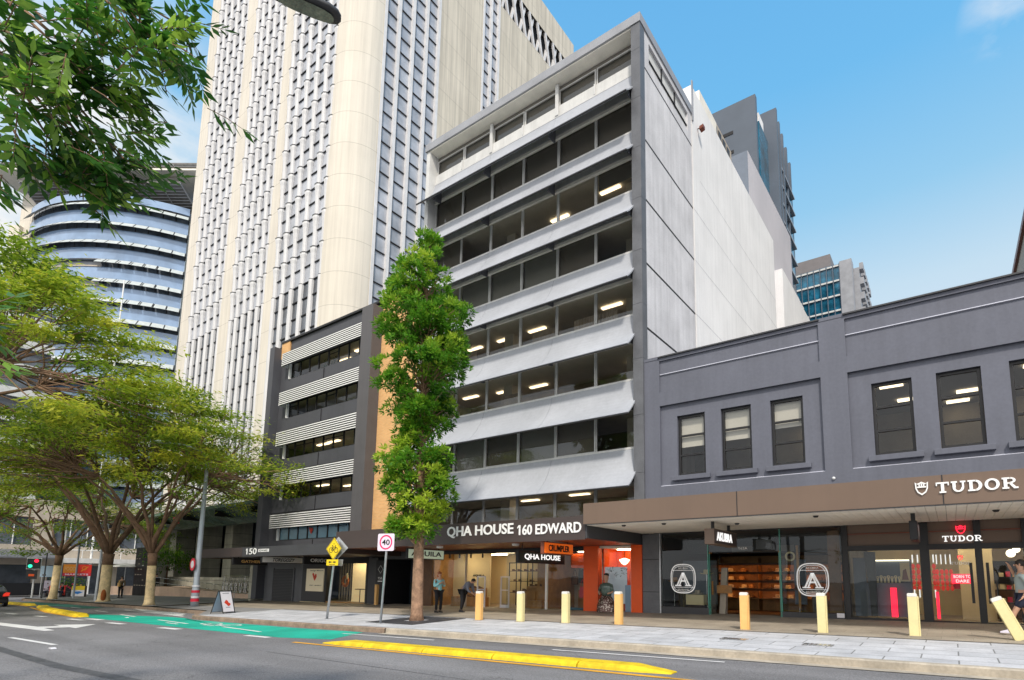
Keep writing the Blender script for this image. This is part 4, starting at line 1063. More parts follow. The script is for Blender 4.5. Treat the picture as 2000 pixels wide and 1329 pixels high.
    for k in range(5):
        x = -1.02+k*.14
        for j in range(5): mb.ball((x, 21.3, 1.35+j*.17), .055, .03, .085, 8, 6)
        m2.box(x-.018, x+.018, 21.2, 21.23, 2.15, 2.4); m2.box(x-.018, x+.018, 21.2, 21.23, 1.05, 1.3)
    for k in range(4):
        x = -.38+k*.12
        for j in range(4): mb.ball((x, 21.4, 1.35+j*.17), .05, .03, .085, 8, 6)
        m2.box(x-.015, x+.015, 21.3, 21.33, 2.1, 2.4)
    mb.build('disc_strand', MAT['redglow'], p, smooth=True); m2.build('light_strip', MAT['ltrlit'], p)
    f = thing('brown_pillar_display', 'tall dark tapered post behind the pane beside the watch counter', 'post', (-2.1, 20.4, .4))
    MB().prism([(-2.3, 2.48), (-1.98, 2.48), (-2.0, .45), (-2.18, .45), (-2.2, 1.3)], 'y', 20.3, 20.42).build('post', MAT['black'], f)
    lp = thing('pendant_lamp', 'pair of round warm pendant lamps glowing inside the watch shop doors', 'lamp', (1.5, 21.5, 2.4))
    MB().ball((1.5, 21.6, 2.42), .12).build('globe', MAT['lamp'], lp, smooth=True); MB().ball((1.66, 21.9, 2.55), .10).build('globe', MAT['lamp'], lp, smooth=True)
    mb = MB(); mb.tube([(1.5, 21.6, 2.53), (1.5, 21.6, 3.29)], .008, 6); mb.tube([(1.66, 21.9, 2.64), (1.66, 21.9, 3.29)], .008, 6); mb.build('cord', MAT['black'], lp)
    tb = thing('shop_counter', 'dark counter with red panel at the rear of the watch shop', 'counter', (1.4, 24, .33))
    MB().box(.7, 2.4, 24, 24.5, ZF, 1.3).build('top', MAT['woodd'], tb); MB().box(.0, .7, 24.4, 24.45, 1.3, 1.8).build('red_panel', MAT['sgnred'], tb); MB().box(1.2, 2.2, 25.3, 25.38, 1.5, 2.3).build('wall_panel', MAT['black'], tb)
    for (x0, x1, z0, z1, m, lb) in ((2.0, 2.9, 1.2, 2.2, 'redglow', 'bright red wall panel at the rear of the watch shop'), (-2.25, -1.2, 1.55, 2.3, 'creamglow', 'warm glowing wall panel behind the watch display counter')):
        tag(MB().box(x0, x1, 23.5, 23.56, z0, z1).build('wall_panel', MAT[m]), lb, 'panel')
    rk = thing('product_rack', 'dark rack of small boxes behind the second glass door of the watch shop', 'rack', (1.4, 22.6, .33))
    mb = MB()
    for z in (.9, 1.3, 1.7): mb.box(1.15, 1.75, 22.5, 22.8, z, z+.025)
    mb.box(1.15, 1.18, 22.5, 22.8, .33, 1.9); mb.box(1.72, 1.75, 22.5, 22.8, .33, 1.9); mb.build('frame', MAT['black'], rk)
    for k in range(9): MB().box(1.22+(k % 3)*.17, 1.34+(k % 3)*.17, 22.55, 22.7, .927+(k//3)*.4, 1.05+(k//3)*.4+.04*(k % 2)).build('box', MAT[('cream', 'sgnred', 'bolo')[k % 3]], rk)
    s = thing('hanging_sign', 'narrow black sign seen almost edge on, hanging before the watch shop doors', 'sign', (-.75, 17.2, 2.8))
    MB().box(-.84, -.66, 17.0, 18.3, 2.62, 3.12).build('sign_box', MAT['sgnblk'], s, bevel=.02)
    MB().box(-.80, -.70, 17.2, 17.3, 3.12, 3.33).build('bracket', MAT['black'], s)
    shield((-.655, 17.35, 2.72), *YZ, .3, .32, .005).build('shield_emblem', MAT['ltrwhite'], s)
shopfronts_right()
# ------------------------------------------------------------------ shops under the lettered awning
def bag(t, x, y, z, w, h, m, strap=.3):
    b = MB(); b.prism([(x-w*.45, z), (x+w*.45, z), (x+w*.5, z+h*.5), (x+w*.4, z+h), (x-w*.4, z+h), (x-w*.5, z+h*.5)], 'y', y-.06, y+.06)
    b.build('bag_body', m, t, bevel=.02)
    MB().tube([(x-w*.35, y, z+h), (x-w*.2, y, z+h+strap*.7), (x, y, z+h+strap), (x+w*.2, y, z+h+strap*.7), (x+w*.35, y, z+h)], .014, 6).build('strap', m, t)
def shoe(mb, x, y, z, a=0):
    s = MB(); s.prism([(-.13, 0), (.13, 0), (.14, .03), (.05, .05), (-.03, .10), (-.13, .10)], 'y', -.045, .045)
    c, q = math.cos(a), math.sin(a)
    mb.add([(x+p[0]*c-p[1]*q, y+p[0]*q+p[1]*c, z+p[2]) for p in s.v], s.f)
def shopfronts_mid():
    ZF, ZC = .08, 2.84
    t = thing('shoe_shopfront', 'wide glazed warm lit shoe shop front under the lettered awning', 'shopfront', (-18, 20, .05))
    # shell across shoe shop and bag shop
    MB().box(-22.4, -12.1, 20.1, 25, ZF-.3, ZF).build('shop_floor', MAT['floorw'], t)
    MB().box(-22.4, -12.75, 20.05, 25, ZC, ZC+.05).build('shop_ceiling', MAT['creamconc'], t)
    MB().box(-22.4, -16.3, 24.9, 25, ZF, ZC-.002).build('shop_rear_wall', MAT['cream'], t)
    MB().box(-22.42, -19.75, 21.9, 21.96, ZF, ZC-.002).build('display_wall', MAT['cream'], t)
    mb = MB(); mb.box(-22.46, -22.42, 20.1, 25, ZF, ZC); mb.build('shop_side_wall', MAT['wood'], t)
    MB().box(-22.9, -22.0, 19.98, 20.12, -.1, 2.9).build('frame_post', MAT['woodd'], t)
    MB().box(-15.98, -15.55, 21.0, 24.9, ZF, ZC-.003).build('timber_pier', MAT['wood'], t)
    mb = MB(); mb.box(-22.0, -12.75, 19.99, 20.1, 2.70, 2.885); mb.box(-22.0, -19.7, 19.98, 20.1, -.12, .1); mb.build('head_frame', MAT['black'], t)
    for a, b in ((-22.0, -19.68), (-17.05, -16.0), (-16.0, -14.75)):
        MB().quad((a, 20.03, .1), (b, 20.03, .1), (b, 20.03, 2.7), (a, 20.03, 2.7)).build('shop_window', MAT['gshop'], t)
    MB().box(-14.79, -14.7, 20.0, 20.1, .0, 2.7).build('frame_post', MAT['ltrwhite'], t)
    MB().box(-19.7, -19.63, 20.0, 20.1, .0, 2.7).build('frame_post', MAT['beige'], t)
    light_panels(t, [(-21, 20.9, ZC), (-18.6, 21.6, ZC), (-17, 22.6, ZC), (-20.6, 23.4, ZC)], MAT['lampw'], 1.2, .3)
    mb = MB()
    for x in (-21.4, -20.7, -19.9, -19.1): mb.tube([(x, 20.6, ZC), (x, 20.6, ZC-.1)], .02, 6); mb.tube([(x, 20.6, ZC-.08), (x-.06, 20.66, ZC-.3)], .045, 8)
    mb.build('track_light', MAT['black'], t)
    text_mb('AQUILA', (-20.95, 21.885, 1.58), *XZ, .82, .13, .012, .012).build('wall_lettering', MAT['sgnblk'], t)
    # black shelf frames with shoes
    s = thing('shoe_rack', 'thin black metal wall rack with dark shoes at the back of the shoe shop', 'shelves', (-18, 24, ZF))
    mb = MB()
    for x in (-19.9, -19.1, -18.3, -17.6, -16.9, -16.35): mb.box(x-.022, x+.022, 23.6, 23.64, ZF, 2.35); mb.box(x-.02, x+.02, 24.2, 24.24, ZF, 2.35)
    for z in (.75, 1.35, 1.9): mb.box(-19.9, -16.35, 23.6, 24.24, z, z+.025)
    mb.box(-19.92, -16.33, 23.58, 23.65, 2.33, 2.38)
    mb.build('frame', MAT['black'], s)
    rnd = random.Random(5)
    for z in (.775, 1.375, 1.925):
        for k in range(9):
            if rnd.random() < .75:
                mb = MB(); shoe(mb, -19.7+k*.41, 23.85+rnd.uniform(-.08, .08), z, rnd.uniform(-.5, .5))
                tag(mb.build('shoe', MAT['woodd']), 'dark leather shoe on the thin black wall rack', 'shoe', 'shoes on the black rack')
    # timber plinths with shoes
    lab = ['stepped timber display blocks with shoes under the dark wall lettering', 'timber display block with shoes behind the pale post next to the bag shop']
    for i, (x0, x1, zz) in enumerate(((-20.4, -18.75, 1.02), (-16.9, -15.2, .95))):
        d = thing('shoe_plinth', lab[i], 'display block', ((x0+x1)/2, 20.7, ZF))
        mb = MB(); mb.box(x0, x0+1.0, 20.75, 21.3, ZF, zz); mb.box(x0-.5 if i == 0 else x0+1.0, x1, 20.3, 20.74, ZF, zz-.42)
        if i == 1: mb.box(x0+.45, x1, 20.8, 21.3, ZF, zz+.22)
        mb.build('block', MAT['wood'], d)
        for k in range(3):
            for pl in ((x0+.2+k*.3, 21.0, zz+.002, .4), (x0+.1+k*.45, 20.5, zz-.418, -.3) if i == 0 else (x0+.6+k*.3, 21.05, zz+.225, .3)):
                mb = MB(); shoe(mb, *pl); tag(mb.build('shoe', MAT['woodd']), 'dark shoe on the timber display blocks near the glass', 'shoe', 'shoes on the timber display blocks')
    lab = ['pale framed security gate beside the stepped shoe display', 'pale framed security gate before the black shoe rack, away from the stepped display']
    for i, x in enumerate((-18.75, -17.25)):
        g = thing('security_gate', lab[i], 'security gate', (x, 20.2, ZF))
        mb = MB(); y0, y1 = 20.15, 20.2
        for a, b, c, e in ((x-.27, x-.21, ZF, 1.62), (x+.21, x+.27, ZF, 1.62), (x-.21, x+.21, 1.56, 1.62), (x-.21, x+.21, .95, 1.0), (x-.21, x+.21, ZF, .3)): mb.box(a, b, y0, y1, c, e)
        mb.build('frame', MAT['sgnwhite'], g); MB().quad((x-.21, 20.17, .3), (x+.21, 20.17, .3), (x+.21, 20.17, 1.56), (x-.21, 20.17, 1.56)).build('panel', MAT['gshop'], g)
    # ------------- bag shop
    b = thing('bag_shopfront', 'bag shop glass and lit niche between signal orange pillars under the lettered awning', 'shopfront', (-12, 20, .1))
    MB().box(-16.2, -12.2, 23.5, 23.6, ZF, ZC-.004).build('shop_rear_wall', MAT['beige'], b)
    MB().box(-14.7, -12.75, 20.12, 23.4, ZC-.06, ZC-.005).build('shop_ceiling', MAT['dark'], b)
    MB().box(-15.2, -12.8, 23.3, 23.45, ZF, 1.0).build('timber_dado', MAT['wood'], b)
    MB().quad((-14.7, 20.03, .1), (-12.72, 20.03, .1), (-12.72, 20.03, 2.7), (-14.7, 20.03, 2.7)).build('shop_window', MAT['gshop'], b)
    MB().box(-14.0, -12.75, 20.15, 20.9, ZF, .32).build('window_bed', MAT['teal'], b)
    MB().box(-13.75, -12.72, 20.5, 20.55, 2.0, 2.62).build('valance', MAT['orange'], b)
    MB().box(-12.72, -12.02, 19.90, 20.25, .06, 2.89).build('orange_pillar', MAT['orange'], b)
    MB().box(-10.5, -10.02, 19.92, 20.2, .1, 2.89).build('orange_pillar', MAT['orange'], b)
    # niche
    MB().box(-12.0, -10.52, 21.4, 21.5, .1, 2.89).build('niche_wall', MAT['orange'], b)
    MB().box(-12.0, -10.52, 20.0, 21.4, .02, .14).build('niche_floor', MAT['woodd'], b)
    MB().box(-12.0, -10.52, 20.0, 21.4, 2.8, 2.88).build('niche_ceiling', MAT['creamconc'], b)
    MB().box(-10.58, -10.52, 20.25, 21.4, .14, 2.8).build('niche_side', MAT['rust'], b)
    MB().box(-12.0, -11.96, 20.3, 21.4, .14, 2.8).build('niche_side', MAT['orange'], b)
    MB().quad((-12.0, 20.04, .14), (-10.56, 20.04, .14), (-10.56, 20.04, 2.8), (-12.0, 20.04, 2.8)).build('niche_window', MAT['gshop'], b)
    MB().box(-10.56, -10.52, 20.02, 20.08, .14, 2.8).build('glass_edge', MAT['ltrwhite'], b)
    MB().box(-10.86, -10.59, 20.1, 20.14, .14, 1.3).build('blue_panel', MAT['cglass'], b)
    light_panels(b, [(-13.6, 21.4, ZC-.06), (-13.4, 20.5, ZC-.06), (-11.3, 20.9, 2.8)], MAT['lampw'], .6, .25)
    mb = MB(); mb.box(-15.5, -14.9, 23.2, 23.28, 2.05, 2.12); mb.box(-14.85, -14.0, 23.2, 23.28, 2.05, 2.12); mb.build('hook_rail', MAT['wood'], b)
    l = thing('globe_lamp', 'warm glowing glass lamp high in the orange window niche', 'lamp', (-11.1, 20.5, 2.2))
    MB().lathe([(.05, .12), (.22, .06), (.2, 0), (.12, -.1), (.04, -.16)], (-11.1, 20.5, 2.28), 14).build('shade', MAT['lamp'], l, smooth=True)
    MB().tube([(-11.1, 20.5, 2.4), (-11.1, 20.5, 2.8)], .012, 6).build('cord', MAT['black'], l)
    MAT['posterg'] = mat('glowing_poster_grey', (.50, .55, .62), .6, var=.08, emit=(.5, .55, .62), estr=.25)  # own glow stands in for lamplight on the poster
    po = thing('window_poster', 'tall pale grey poster with dark scribbles in the orange niche', 'poster', (-11.2, 20.9, .9))
    MB().box(-11.9, -10.86, 20.25, 20.28, .55, 2.03).build('sheet', MAT['posterg'], po)
    mb = MB(); rnd = random.Random(11)
    for (cx, cz, n) in ((-11.66, 1.84, 14), (-11.25, 1.7, 10), (-11.02, 1.86, 12)):
        for k in range(n):
            x = cx+rnd.uniform(-.15, .15); z = cz+rnd.uniform(-.12, .12); a = rnd.uniform(-.8, 2.4); L = rnd.uniform(.05, .14)
            q = stripe(x, z, x+L*math.cos(a), z+L*math.sin(a), .016); mb.add([(p[0], 20.245, p[1]) for p in q], [(0, 1, 2, 3)])
    mb.build('scribble', MAT['sgnblk'], po)
    for (x, y, z, w, h, m, lb) in ((-15.2, 23.0, 1.25, .36, .42, 'woodd', 'dark brown handbag on the wall rail in the bag shop'), (-14.5, 23.0, 1.28, .36, .4, 'wood', 'tan handbag on the wall rail in the bag shop'),
                               (-13.2, 20.6, 1.35, .42, .6, 'sgnblk', 'black backpack hanging in the bag shop window beside the orange pillar'), (-13.15, 20.5, .72, .26, .48, 'sgnred', 'small red bag hanging below the black backpack')):
        g = thing('bag', lb, 'bag', (x, y, z)); bag(g, x, y, z, w, h, MAT[m])
    mb = MB().tube([(-13.2, 20.6, 2.2), (-13.2, 20.6, 2.0)], .01, 6); tag(mb.build('bag_hook', MAT['orange']), 'thin orange hook strap holding the black backpack', 'hook')
    # dressed mannequin in the niche
    m = thing('mannequin', 'dressed window mannequin in a green top and glittering skirt before the grey poster', 'mannequin', (-11.55, 19.78, .14))
    x, y = -11.55, 19.78
    mb = MB(); mb.lathe([(.06, 1.38), (.055, 1.44), (.08, 1.5), (.1, 1.58), (.098, 1.66), (.07, 1.73), (.02, 1.76)], (x, y, 0), 14, 1, 1.1); mb.tube([(x-.24, y, 1.28), (x-.32, y-.05, 1.02), (x-.2, y-.18, .92)], [.05, .042, .035], 8); mb.tube([(x+.24, y, 1.28), (x+.32, y-.05, 1.02), (x+.16, y-.18, .95)], [.05, .042, .035], 8)
    mb.build('body', MAT['skin'], m, smooth=True)
    mb = MB(); mb.ball((x, y+.02, 1.7), .108, .115, .085); mb.build('hair', MAT['sgnblk'], m, smooth=True)
    mb = MB(); mb.ball((x, y-.105, 1.58), .018, .025, .025, 8, 6); mb.build('nose', MAT['skin'], m, smooth=True)
    mb = MB(); mb.lathe([(.2, .86), (.23, 1.0), (.25, 1.2), (.24, 1.32), (.12, 1.39), (.06, 1.4)], (x, y, 0), 16, 1.1, .7); mb.tube([(x-.22, y, 1.31), (x-.31, y-.03, 1.05)], [.075, .06], 8); mb.tube([(x+.22, y, 1.31), (x+.31, y-.03, 1.05)], [.075, .06], 8)
    mb.build('green_top', MAT['ggreen'], m, smooth=True)
    mb = MB(); mb.lathe([(.36, .15), (.42, .25), (.40, .5), (.3, .75), (.2, .88)], (x, y, 0), 24, 1.0, .75); mb.build('glitter_skirt', MAT['glitter'], m)
    # dark glazed pier at the right end
    d = thing('dark_pier', 'dark glazed pier between the orange pillar and the hat shop', 'pier', (-9.7, 20, .1))
    MB().box(-10.01, -9.3, 19.97, 20.2, .1, 3.3).build('panel', MAT['ggrey'], d)
    mb = MB(); mb.box(-10.0, -9.31, 19.955, 19.969, 1.05, 1.07); mb.box(-10.0, -9.31, 19.955, 19.969, 2.3, 2.32); mb.build('panel_joint', MAT['joint'], d)
    # hanging signs
    def hsign(label, X, y0, y1, z0, z1, face, txt, tm, tw, th, zoff=0, soff=2.9, bold=.02, frame='sgnblk', glow=None):
        s = thing('hanging_sign', label, 'sign', (X, (y0+y1)/2, z0))
        MB().box(X-.09, X+.05, y0, y1, z0, z1).build('sign_box', MAT[frame], s)
        MB().box(X+.051, X+.058, y0+.04, y1-.04, z0+.035, z1-.035).build('sign_face', MAT[face], s)
        mb = MB()
        for y in (y0+.3, y1-.3): mb.box(X-.03, X, y-.02, y+.02, z1, soff)
        if soff-z1 > .01: mb.build('bracket', MAT['black'], s)
        if txt: text_mb(txt, (X+.064, (y0+y1)/2-tw/2, (z0+z1)/2-th/2+zoff), *YZ, tw, th, .01, bold).build('lettering', MAT[tm], s)
        return s
    hsign('pale green lit box sign with black capitals hanging beside the street tree', -20.5, 17.05, 19.3, 2.38, 2.86, 'sgngreen', 'AQUILA', 'sgnblk', 1.85, .27)
    hsign('black box sign with white letters hanging behind the orange sign', -13.6, 16.6, 19.7, 2.13, 2.60, 'ggreend', 'QHA HOUSE', 'ltrlit', 2.4, .25)
    hsign('bright orange box sign with black hand drawn letters under the lettered awning', -12.0, 16.05, 17.95, 2.42, 2.86, 'orangesign', 'CRUMPLER', 'sgnblk', 1.35, .24, frame='rust', bold=.03)
MAT['orangesign'] = mat('glowing_orange_sign', (.85, .16, .015), .5, var=.08, emit=(1, .16, .015), estr=.35)  # glow added so the face is not dark under the awning
MAT['sgngreen'] = mat('sign_pale_green', (.66, .78, .62), .4, var=.03, emit=(.7, .85, .65), estr=.25)
MAT['ggreend'] = mat('sign_dark_green', (.012, .028, .026), .4, var=.1)
def glitter():
    m, nt, out = nodes('glitter_cloth')
    v = N(nt, 'ShaderNodeTexVoronoi'); v.inputs['Scale'].default_value = 16; nt.links.new(worldpos(nt), v.inputs['Vector'])
    c = mixcol(nt, rng(nt, v.outputs['Distance'], .1, .5), (.75, .68, .6), (.12, .07, .06)); principled(nt, out, c, .25, .6); return m
MAT['glitter'] = glitter()
shopfronts_mid()

# ------------------------------------------------------------------ charcoal office building with striped louvres
def louvre_building():
    t = thing('louvre_building', 'narrow charcoal office building with white striped louvre bands and orange brick flank', 'building', (-33, 20, 0))
    XL, XP, XR = -39.3, -28.0, -27.2
    Z = [(17.03, 16.1), (14.2, 13.25), (11.36, 10.35), (8.5, 7.55), (5.65, 4.68)]     # louvre bands
    W = [(16.4, 15.27), (13.52, 12.45), (10.6, 9.55), (7.65, 6.68), (4.9, 3.9)]       # windows
    mb = MB()
    holes = [(-37.45, -28.5, b, a) for a, b in W]
    wall_panel(mb, 'y', 20.15, .2, XL+.5, XP+.02, 3.2, 18.1, holes, -1)
    mb.quad((XL, 20.2, 18.0), (XR, 20.2, 18.0), (XR, 32, 18.0), (XL, 32, 18.0))
    mb.build('wall', MAT['charcoal'], t)
    MB().box(XL, XL+.62, 19.55, 32, 0, 17.75).build('end_wall', MAT['charcoal'], t)
    MB().box(XP-.25, XR, 19.3, 20.4, 3.2, 17.65).build('pier', MAT['charcoal2'], t)
    MB().box(XP, XR-.02, 20.42, 32, 0, 18.1).build('right_wall', MAT['charcoal'], t)
    mb = MB(); mb.box(XL+.65, XR+.05, 20.0, 20.36, 18.105, 18.24); mb.build('coping', MAT['joint'], t)
    MB().box(XL+.63, XL+1.7, 20.05, 20.14, 16.95, 18.25).build('brick_corner', MAT['brick'], t)
    MB().box(XR+.002, -23.82, 20.0, 32, 2.95, 18.3).build('brick_flank', MAT['brick'], t)
    MB().box(XR, -23.83, 19.95, 20.3, 18.303, 18.42).build('brick_coping', MAT['joint'], t)
    mb = MB()
    for (a, b) in W: mb.box(XL+.65, XP, 20.09, 20.145, b-.9, b-.88); mb.box(-33.3, -33.28, 20.1, 20.145, b-1.0, b-.03)
    mb.build('wall_joint', MAT['joint'], t)
    # interior
    MB().box(XL+.7, XP-.1, 22.9, 23.0, 3.2, 18).build('office_wall', MAT['beige'], t)
    mb = MB(); m2 = MB()
    for a, b in W: mb.box(XL+.7, XP-.1, 20.4, 22.89, a+.02, a+.06); m2.box(XL+.7, XP-.1, 20.4, 22.89, b-.45, b-.3)
    mb.build('office_ceiling', MAT['creamconc'], t); m2.build('floor_slab', MAT['intgrey'], t)
    for r, (a, b) in enumerate(W):
        n = 8; rnd = random.Random(20+r)
        for i in range(n):
            x0 = -37.42+8.88*i/n; x1 = x0+8.88/n
            window(t, 'y', 20.2, x0+.01, x1-.01, b+.01, a-.01, .045, MAT['black'], MAT['gblue'] if r == 4 else MAT['goffl'], bars=((a+b)/2+.25,) if rnd.random() < .3 and r < 4 else (), depth=.07)
        MB().box(-37.52, -37.43, 20.05, 20.3, b, a).build('window_edge', MAT['ltrwhite'], t)
    light_panels(t, [(-31, 21.3, 16.4), (-33.5, 21.8, 16.4), (-30, 21.4, 13.52), (-29.3, 21.2, 10.6), (-33.8, 21.5, 10.6), (-35.2, 21.6, 10.6), (-31.5, 22.3, 10.6), (-34.6, 21.4, 7.65), (-30.2, 21.2, 7.65), (-33, 22.4, 7.65)], MAT['lampoff'], 1.3, .22)
    mb = MB()
    for (x, r) in ((-36.6, 3), (-34.4, 3), (-32.8, 0), (-33.7, 0)):
        rnd = random.Random(int(-x*10))
        for k in range(26):
            px, pz = x+rnd.gauss(0, .22), W[r][1]+.1+abs(rnd.gauss(0, .28)); a = rnd.uniform(0, 3)
            mb.add([(px, 20.5, pz), (px+.1*math.cos(a), 20.45, pz+.1*math.sin(a)), (px+.22*math.cos(a), 20.5, pz+.22*math.sin(a)), (px+.1*math.cos(a+.6), 20.55, pz+.1*math.sin(a+.6))], [(0, 1, 2, 3)])
    mb.build('pot_plant', MAT['leafplain'], t)
    # heart mark on the blue film
    heart(t, -33.65, 20.185, 4.45, .38)
    text_mb('Edward Room', (-31.0, 20.19, 4.55), *XZ, 2.2, .14, .004).build('film_lettering', MAT['sgnblk'], t)
    # louvres
    for (a, b) in Z:
        l = thing_part = None
        n = 7
        mb = MB()
        for k in range(n):
            z = b+(a-b)*(k+.1)/n; hgt = (a-b)/n*.47
            mb.prism([(19.60, z), (19.60, z+hgt), (19.622, z+hgt), (19.622, z)], 'x', -37.68, XP-.27)
            mb.prism([(-37.68, z), (-37.68, z+hgt), (-37.74, z+hgt), (-37.74, z)], 'y', 19.62, 20.1)
        lv = mb.build('louvre_band', MAT['ltrwhite'], t)
        MB().box(-37.66, XP-.26, 19.64, 19.70, b+.0, a-.0).build('backing', MAT['joint'], lv)
    # awning
    a = MB().box(-38.9, -24.42, 15.9, 15.97, 2.6, 3.14).build('awning', MAT['dark'], t)
    MB().box(-38.9, -24.4, 15.975, 19.9, 2.66, 3.05).build('awning_deck', MAT['brownd'], a)
    MB().box(-38.95, -38.905, 15.9, 19.9, 2.6, 3.14).build('awning_end', MAT['brown'], a)
    MB().box(-38.9, -33.3, 15.885, 15.899, 2.62, 3.12).build('fascia_reflection', MAT['brownd'], a)  # brown reflection on the fascia, painted as a separate panel
    text_mb('150', (-32.75, 15.88, 2.72), *XZ, 1.1, .34, .02, .005).build('lettering', MAT['ltrwhite'], a)
    MB().box(-31.5, -30.4, 15.885, 15.899, 2.84, 3.0).build('street_plate', MAT['ltrwhite'], a)
    text_mb('EDWARD', (-31.4, 15.882, 2.87), *XZ, .9, .1, .004, .01).build('lettering', MAT['sgnblk'], a)
    tag(MB().box(-33.6, -31.9, 18.0, 18.1, 3.06, 3.3).build('roof_notice', MAT['cream']), 'small cream board lying on top of the charcoal awning', 'board')
def heart(parent, x, y, z, s, m='sgnheart'):
    mb = MB()
    q = [(-.5, .35), (-.35, .5), (-.15, .42), (-.02, .12), (.2, .38), (.42, .32), (.48, .05), (.3, -.25), (.08, -.48), (-.12, -.3)]
    mb.add([(x+a*s*1.2, y, z+b*s*1.2) for a, b in q], [tuple(range(len(q)))])
    return mb.build('heart_mark', MAT[m], parent)
MAT['creamglow2'] = mat('glowing_poster_cream', (.72, .64, .46), .6, var=.04, emit=(1, .85, .6), estr=.10)  # weak glow added so the poster looks lit
MAT['sgnheart'] = mat('red_print', (.66, .06, .03), .5, var=.05)
MAT['charcoal2'] = mat('graphite_render', (.105, .10, .105), .6, var=.08, streak=.1)
MAT['leafplain'] = mat('plant_leaf', (.03, .10, .02), .6, var=.3)
louvre_building()
def shopfronts_left():
    t = thing('dark_shopfront', 'row of dark shopfronts with roller door, poster and warm lit window below the charcoal building', 'shopfront', (-31, 20, -.1))
    ZF = -.05
    MB().box(-38.5, -33.95, 20.0, 20.2, -.4, 2.62).build('dark_wall', MAT['ggrey'], t)
    mb = MB()
    for k in range(22): mb.box(-37.3, -34.9, 19.93, 19.985, -.2+k*.1, -.115+k*.1)
    mb.build('roller_door', MAT['dark'], t)
    mb = MB(); mb.box(-37.4, -37.31, 19.92, 19.99, -.3, 2.06); mb.box(-34.89, -34.8, 19.92, 19.99, -.3, 2.06); mb.build('door_jamb', MAT['ggrey'], t)
    MB().box(-33.94, -31.4, 20.0, 20.2, -.3, 2.62).build('dark_wall', MAT['dark'], t)
    MB().box(-33.9, -31.45, 19.9, 19.99, -.3, -.02).build('step', MAT['cream'], t)
    for x in (-31.3, -27.35): MB().box(x-.08, x+.08, 19.95, 20.2, -.3, 2.6).build('frame_post', MAT['black'], t)
    MB().box(-31.22, -27.43, 19.97, 20.1, 2.3, 2.62).build('head_frame', MAT['black'], t); MB().box(-31.22, -27.43, 19.97, 20.1, -.3, .05).build('sill_frame', MAT['wood'], t)
    MB().quad((-31.22, 20.03, .05), (-27.43, 20.03, .05), (-27.43, 20.03, 2.3), (-31.22, 20.03, 2.3)).build('shop_window', MAT['gshop'], t)
    MB().box(-32.6, -27.3, 20.2, 23.9, -.35, .03).build('shop_floor', MAT['floorw'], t); MB().box(-32.6, -27.3, 23.9, 24, .03, 2.6).build('shop_rear_wall', MAT['intgrey'], t)
    MB().box(-32.6, -27.3, 20.2, 24, 2.61, 2.65).build('shop_ceiling', MAT['dark'], t)
    MB().box(-30.45, -29.05, 21.2, 21.3, .03, 2.6).build('lit_panel', MAT['creamglow'], t); MB().box(-27.27, -26.42, 19.97, 20.2, -.3, 2.6).build('dark_wall', MAT['dark'], t)
    mb = MB()
    for k in range(5): mb.box(-32.4+k*.28, -32.3+k*.28, 21.6, 21.65, .03, 2.4)
    mb.build('drape', MAT['beige'], t)
    light_panels(t, [(-29.6, 20.6, 2.6), (-28.6, 20.9, 2.6)], MAT['lampw'], 1.2, .3)
    # open dark lobby with bin store
    MB().box(-25.66, -22.95, 21.6, 21.7, -.2, 2.9).build('lobby_wall', MAT['bluegrey2'], t); MB().box(-25.66, -25.6, 20.0, 21.6, -.2, 2.9).build('lobby_side', MAT['sgnblk'], t)
    MB().box(-25.66, -22.95, 19.9, 21.7, 2.5, 2.88).build('lobby_ceiling', MAT['dark'], t)
    MB().box(-25.2, -23.0, 21.3, 21.58, -.15, 1.25).build('dark_cabinet', MAT['ggreend'], t)
    text_mb('PARKING', (-24.3, 21.29, 1.0), *XZ, .6, .1, .005, .01).build('lettering', MAT['fascgrey'], t)
    b = thing('wreath', 'orange brown wreath with a cream bow hanging in the warm lit shop window', 'wreath', (-30.2, 20.5, 1.3))
    MB().ring((-30.2, 20.5, 1.25), .2, .34, (1, 0, 0), (0, 0, 1), (0, 1, 0), .08, 24).build('ring', MAT['orangew'], b); mb = MB(); mb.ball((-29.95, 20.48, 1.55), .1, .05, .2); mb.build('bow', MAT['cream'], b, smooth=True)
    tb = thing('side_table', 'small round black table beside the lit panel in the warm shop window', 'table', (-29.0, 20.75, .03))
    MB().lathe([(.3, .78), (.3, .82)], (-29.0, 20.75, 0), 14).build('top', MAT['black'], tb); MB().tube([(-29.0, 20.75, .03), (-29.0, 20.75, .78)], .025, 8).build('leg', MAT['black'], tb)
    p = thing('heart_poster', 'cream poster with red heart mark on the dark shop wall', 'poster', (-32.2, 19.95, 1))
    MB().box(-33.4, -31.55, 19.94, 19.995, .62, 2.0).build('sheet', MAT['creamglow2'], p); heart(p, -32.5, 19.935, 1.5, .42)
    text_mb('Savage Motion', (-33.0, 19.935, 1.83), *XZ, 1.4, .1, .003, .005).build('lettering', MAT['sgnblk'], p); text_mb('VISIT - MARKET', (-33.0, 19.935, .95), *XZ, 1.3, .06, .003, .01).build('lettering', MAT['sgnblk'], p)
    s = thing('lobby_sign', 'black wall sign with white diamond outline behind the speed sign pole', 'sign', (-25.9, 19.9, 1.8))
    MB().box(-26.4, -25.66, 19.85, 19.93, .05, 2.45).build('sign_face', MAT['sgnblk'], s)
    mb = MB(); mb.ring((-26.0, 19.845, 1.95), .2, .22, (1, 0, 0), (0, 0, 1), (0, -1, 0), .004, 4); mb.box(-26.2, -25.8, 19.84, 19.848, 1.28, 1.32); mb.build('diamond_mark', MAT['ltrwhite'], s)
    text_mb('150', (-26.15, 19.845, 1.4), *XZ, .3, .13, .004).build('lettering', MAT['ltrwhite'], s)
